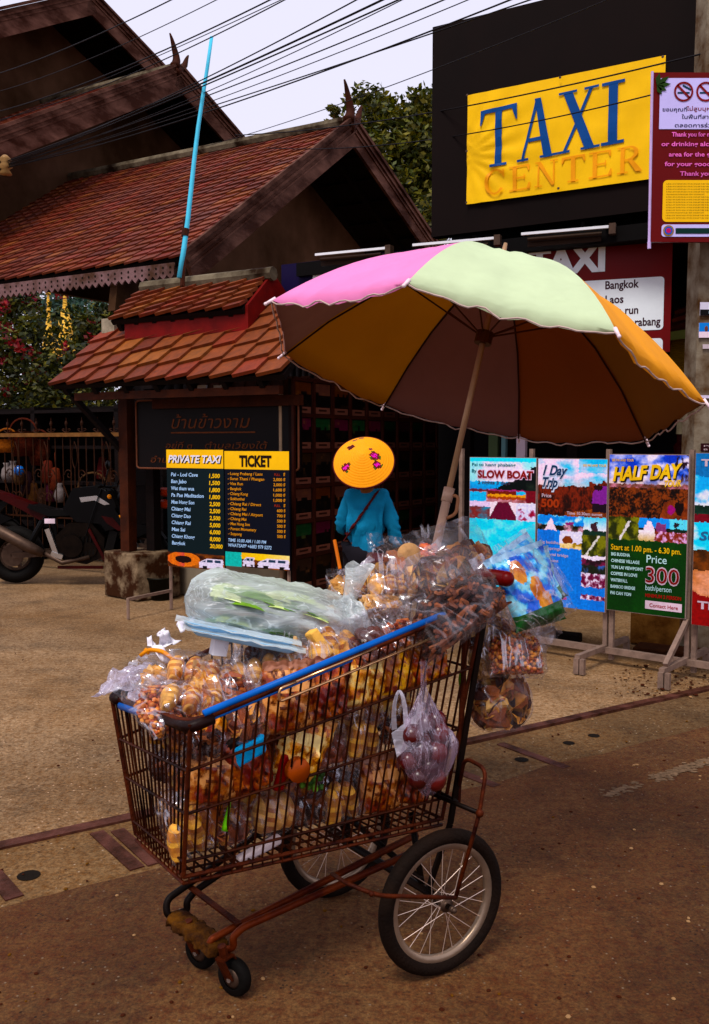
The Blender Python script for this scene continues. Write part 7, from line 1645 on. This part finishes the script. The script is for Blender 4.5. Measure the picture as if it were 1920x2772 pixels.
t.name = 'fruit_bag'
# loose scraps on the heap
def scrap(name, label, cat, pts, m, thick=.0015, sub=6, amp=.012, seed=0):
    """a crumpled flap spanning four corners"""
    a, b, c, d = pts; mb = MB(); n_ = (b - a).cross(d - a).normalized()
    for j in range(sub + 1):
        for i in range(sub + 1):
            u, v = i / sub, j / sub; p = (a * (1 - u) + b * u) * (1 - v) + (d * (1 - u) + c * u) * v; mb.v.append(p + n_ * amp * 2 * fbm(u * 2.4 + seed, v * 2.4, seed))
    for j in range(sub):
        for i in range(sub): q = j * (sub + 1) + i; mb.f.append((q, q + 1, q + sub + 2, q + sub + 1)); mb.m.append(0); mb.c.append(None)
    o = mb.build(name, m, smooth=True); so = o.modifiers.new('thick', 'SOLIDIFY'); so.thickness = thick; return tag(o, label, cat)
scrap('plastic_bag', 'empty clear bag flopping over the front left corner', 'plastic bag', (at(246, 1886, 2.46), at(330, 1800, 2.60), at(420, 1790, 2.62), at(352, 1866, 2.46)), filmmat('lilac_film', tint=(.84, .74, .88), base=.34, crumple=.5, scale=18, milk=.7), .001, 12, .014, 3)
scrap('plastic_bag', 'milky bag flap lying on the crumbs by the front rim', 'plastic bag', (at(345, 1890, 2.42), at(368, 1850, 2.5), at(470, 1940, 2.34), at(440, 1962, 2.28)), MATS['lilac_film'], .001, 10, .008, 5)
TIS = pm('white_tissue', lin((226, 222, 240)), .8, 0, .06, 20)
scrap('tissue_scrap', 'pointed white tissue standing highest at the front of the heap', 'paper', (at(425, 1715, 2.56), at(445, 1700, 2.58), at(490, 1740, 2.6), at(440, 1760, 2.54)), TIS, .001, 8, .016, 1)
scrap('tissue_scrap', 'ragged white tissue scrap with a yellow ribbon beside it', 'paper', (at(398, 1724, 2.5), at(420, 1742, 2.5), at(472, 1792, 2.48), at(430, 1790, 2.46)), TIS, .001, 8, .012, 2)
scrap('tissue_scrap', 'small white tissue lying just left of the foam trays', 'paper', (at(478, 1690, 2.54), at(528, 1668, 2.56), at(522, 1702, 2.5), at(486, 1706, 2.5)), TIS, .001, 8, .008, 8)
mb = MB(); mb.tube(bend([at(380, 1775, 2.48), at(402, 1758, 2.48), at(440, 1762, 2.47), at(490, 1800, 2.44)], .03), .006, 6); mb.tube([at(392, 1756, 2.48), at(404, 1770, 2.48)], .005, 6); tag(mb.build('ribbon', pm('yellow_ribbon', lin((226, 150, 20)), .5), smooth=True), 'twisted yellow ribbon poking out at the front of the heap', 'ribbon')
mb = MB(); q = at(594, 1748, 2.44); R3 = Matrix.Rotation(.5, 3, 'Z') @ Matrix.Rotation(.2, 3, 'Y'); mb.box(q, .04, .03, .05, [R3 @ V(a) for a in ((1, 0, 0), (0, 1, 0), (0, 0, 1))]); tag(mb.build('paper_box', WH), 'small white paper box beside the foam trays', 'box')
mb = MB(); q = at(864, 1742, 2.50); R3 = Matrix.Rotation(-.6, 3, 'Y') @ Matrix.Rotation(.5, 3, 'Z'); mb.box(q, .085, .05, .028, [R3 @ V(a) for a in ((0, 0, -1), (0, 1, 0), (1, 0, 0))]); o = mb.build('cake_slice', pm('pale_cake', lin((228, 180, 120)), .7, 0, .15, 20, .3, 60)); bv = o.modifiers.new('soft', 'BEVEL'); bv.width = .006; bv.segments = 2; tag(o, 'pale cake slice standing upright right of the foam trays', 'cake')
mb = MB(); mb.tube([at(921, 1540, 2.76), at(906, 1462, 2.80)], .0055, 7); tag(mb.build('wooden_skewer', pm('skewer_orange', lin((190, 110, 24)), .6)), 'orange wooden skewer upright before the blue blouse', 'skewer')
scrap('plastic_bag', 'white twisted bag tail in front of the blue blouse', 'plastic bag', (at(960, 1540, 2.76), at(1000, 1505, 2.78), at(1014, 1512, 2.80), at(972, 1556, 2.74)), MATS['white_film'], .001, 8, .006, 9)
mb = MB(); q = at(1108, 1502, 2.78); f_ = (_C - q).normalized(); mb.lathe([(0, .006), (.034, .006), (.037, 0), (.034, -.012), (0, -.012)], q, f_, 26); tag(mb.build('round_cracker', pm('grey_cracker', lin((176, 140, 110)), .6, 0, .25, 30, .3, 90), smooth=True), 'round pale cracker leaning in the inflated bag by the person', 'cracker')
scrap('plastic_bag', 'clear bag corner spread wide to the right of the blue packets', 'plastic bag', (at(1470, 1480, 2.82), at(1505, 1520, 2.8), at(1552, 1598, 2.78), at(1490, 1640, 2.76)), FILM2, .001, 12, .010, 11)
scrap('plastic_bag', 'torn clear flap beside the hanging golden peanuts', 'plastic bag', (at(1450, 1690, 2.80), at(1495, 1670, 2.82), at(1525, 1712, 2.8), at(1470, 1770, 2.78)), FILM2, .001, 10, .010, 13)
scrap('plastic_bag', 'shiny crumpled film spread between the bag of rings and the pale sticks', 'plastic bag', (at(940, 1680, 2.62), at(1060, 1660, 2.66), at(1075, 1720, 2.58), at(1010, 1770, 2.5)), FILM2, .001, 14, .014, 17)
scrap('plastic_bag', 'milky crumpled flap at the right end of the vegetable bag', 'plastic bag', (at(900, 1625, 2.62), at(960, 1610, 2.64), at(1010, 1690, 2.6), at(930, 1730, 2.56)), MILK, .001, 14, .016, 19)
mb = MB(); q = at(1252, 1840, 2.66); mb.ball(q, (.012, .008, .03), None, 8, 6); tag(mb.build('green_chilli', pm('chilli_green', lin((90, 130, 30)), .4), smooth=True), 'green leaf tip sticking out behind the fruit bag', 'leaf')
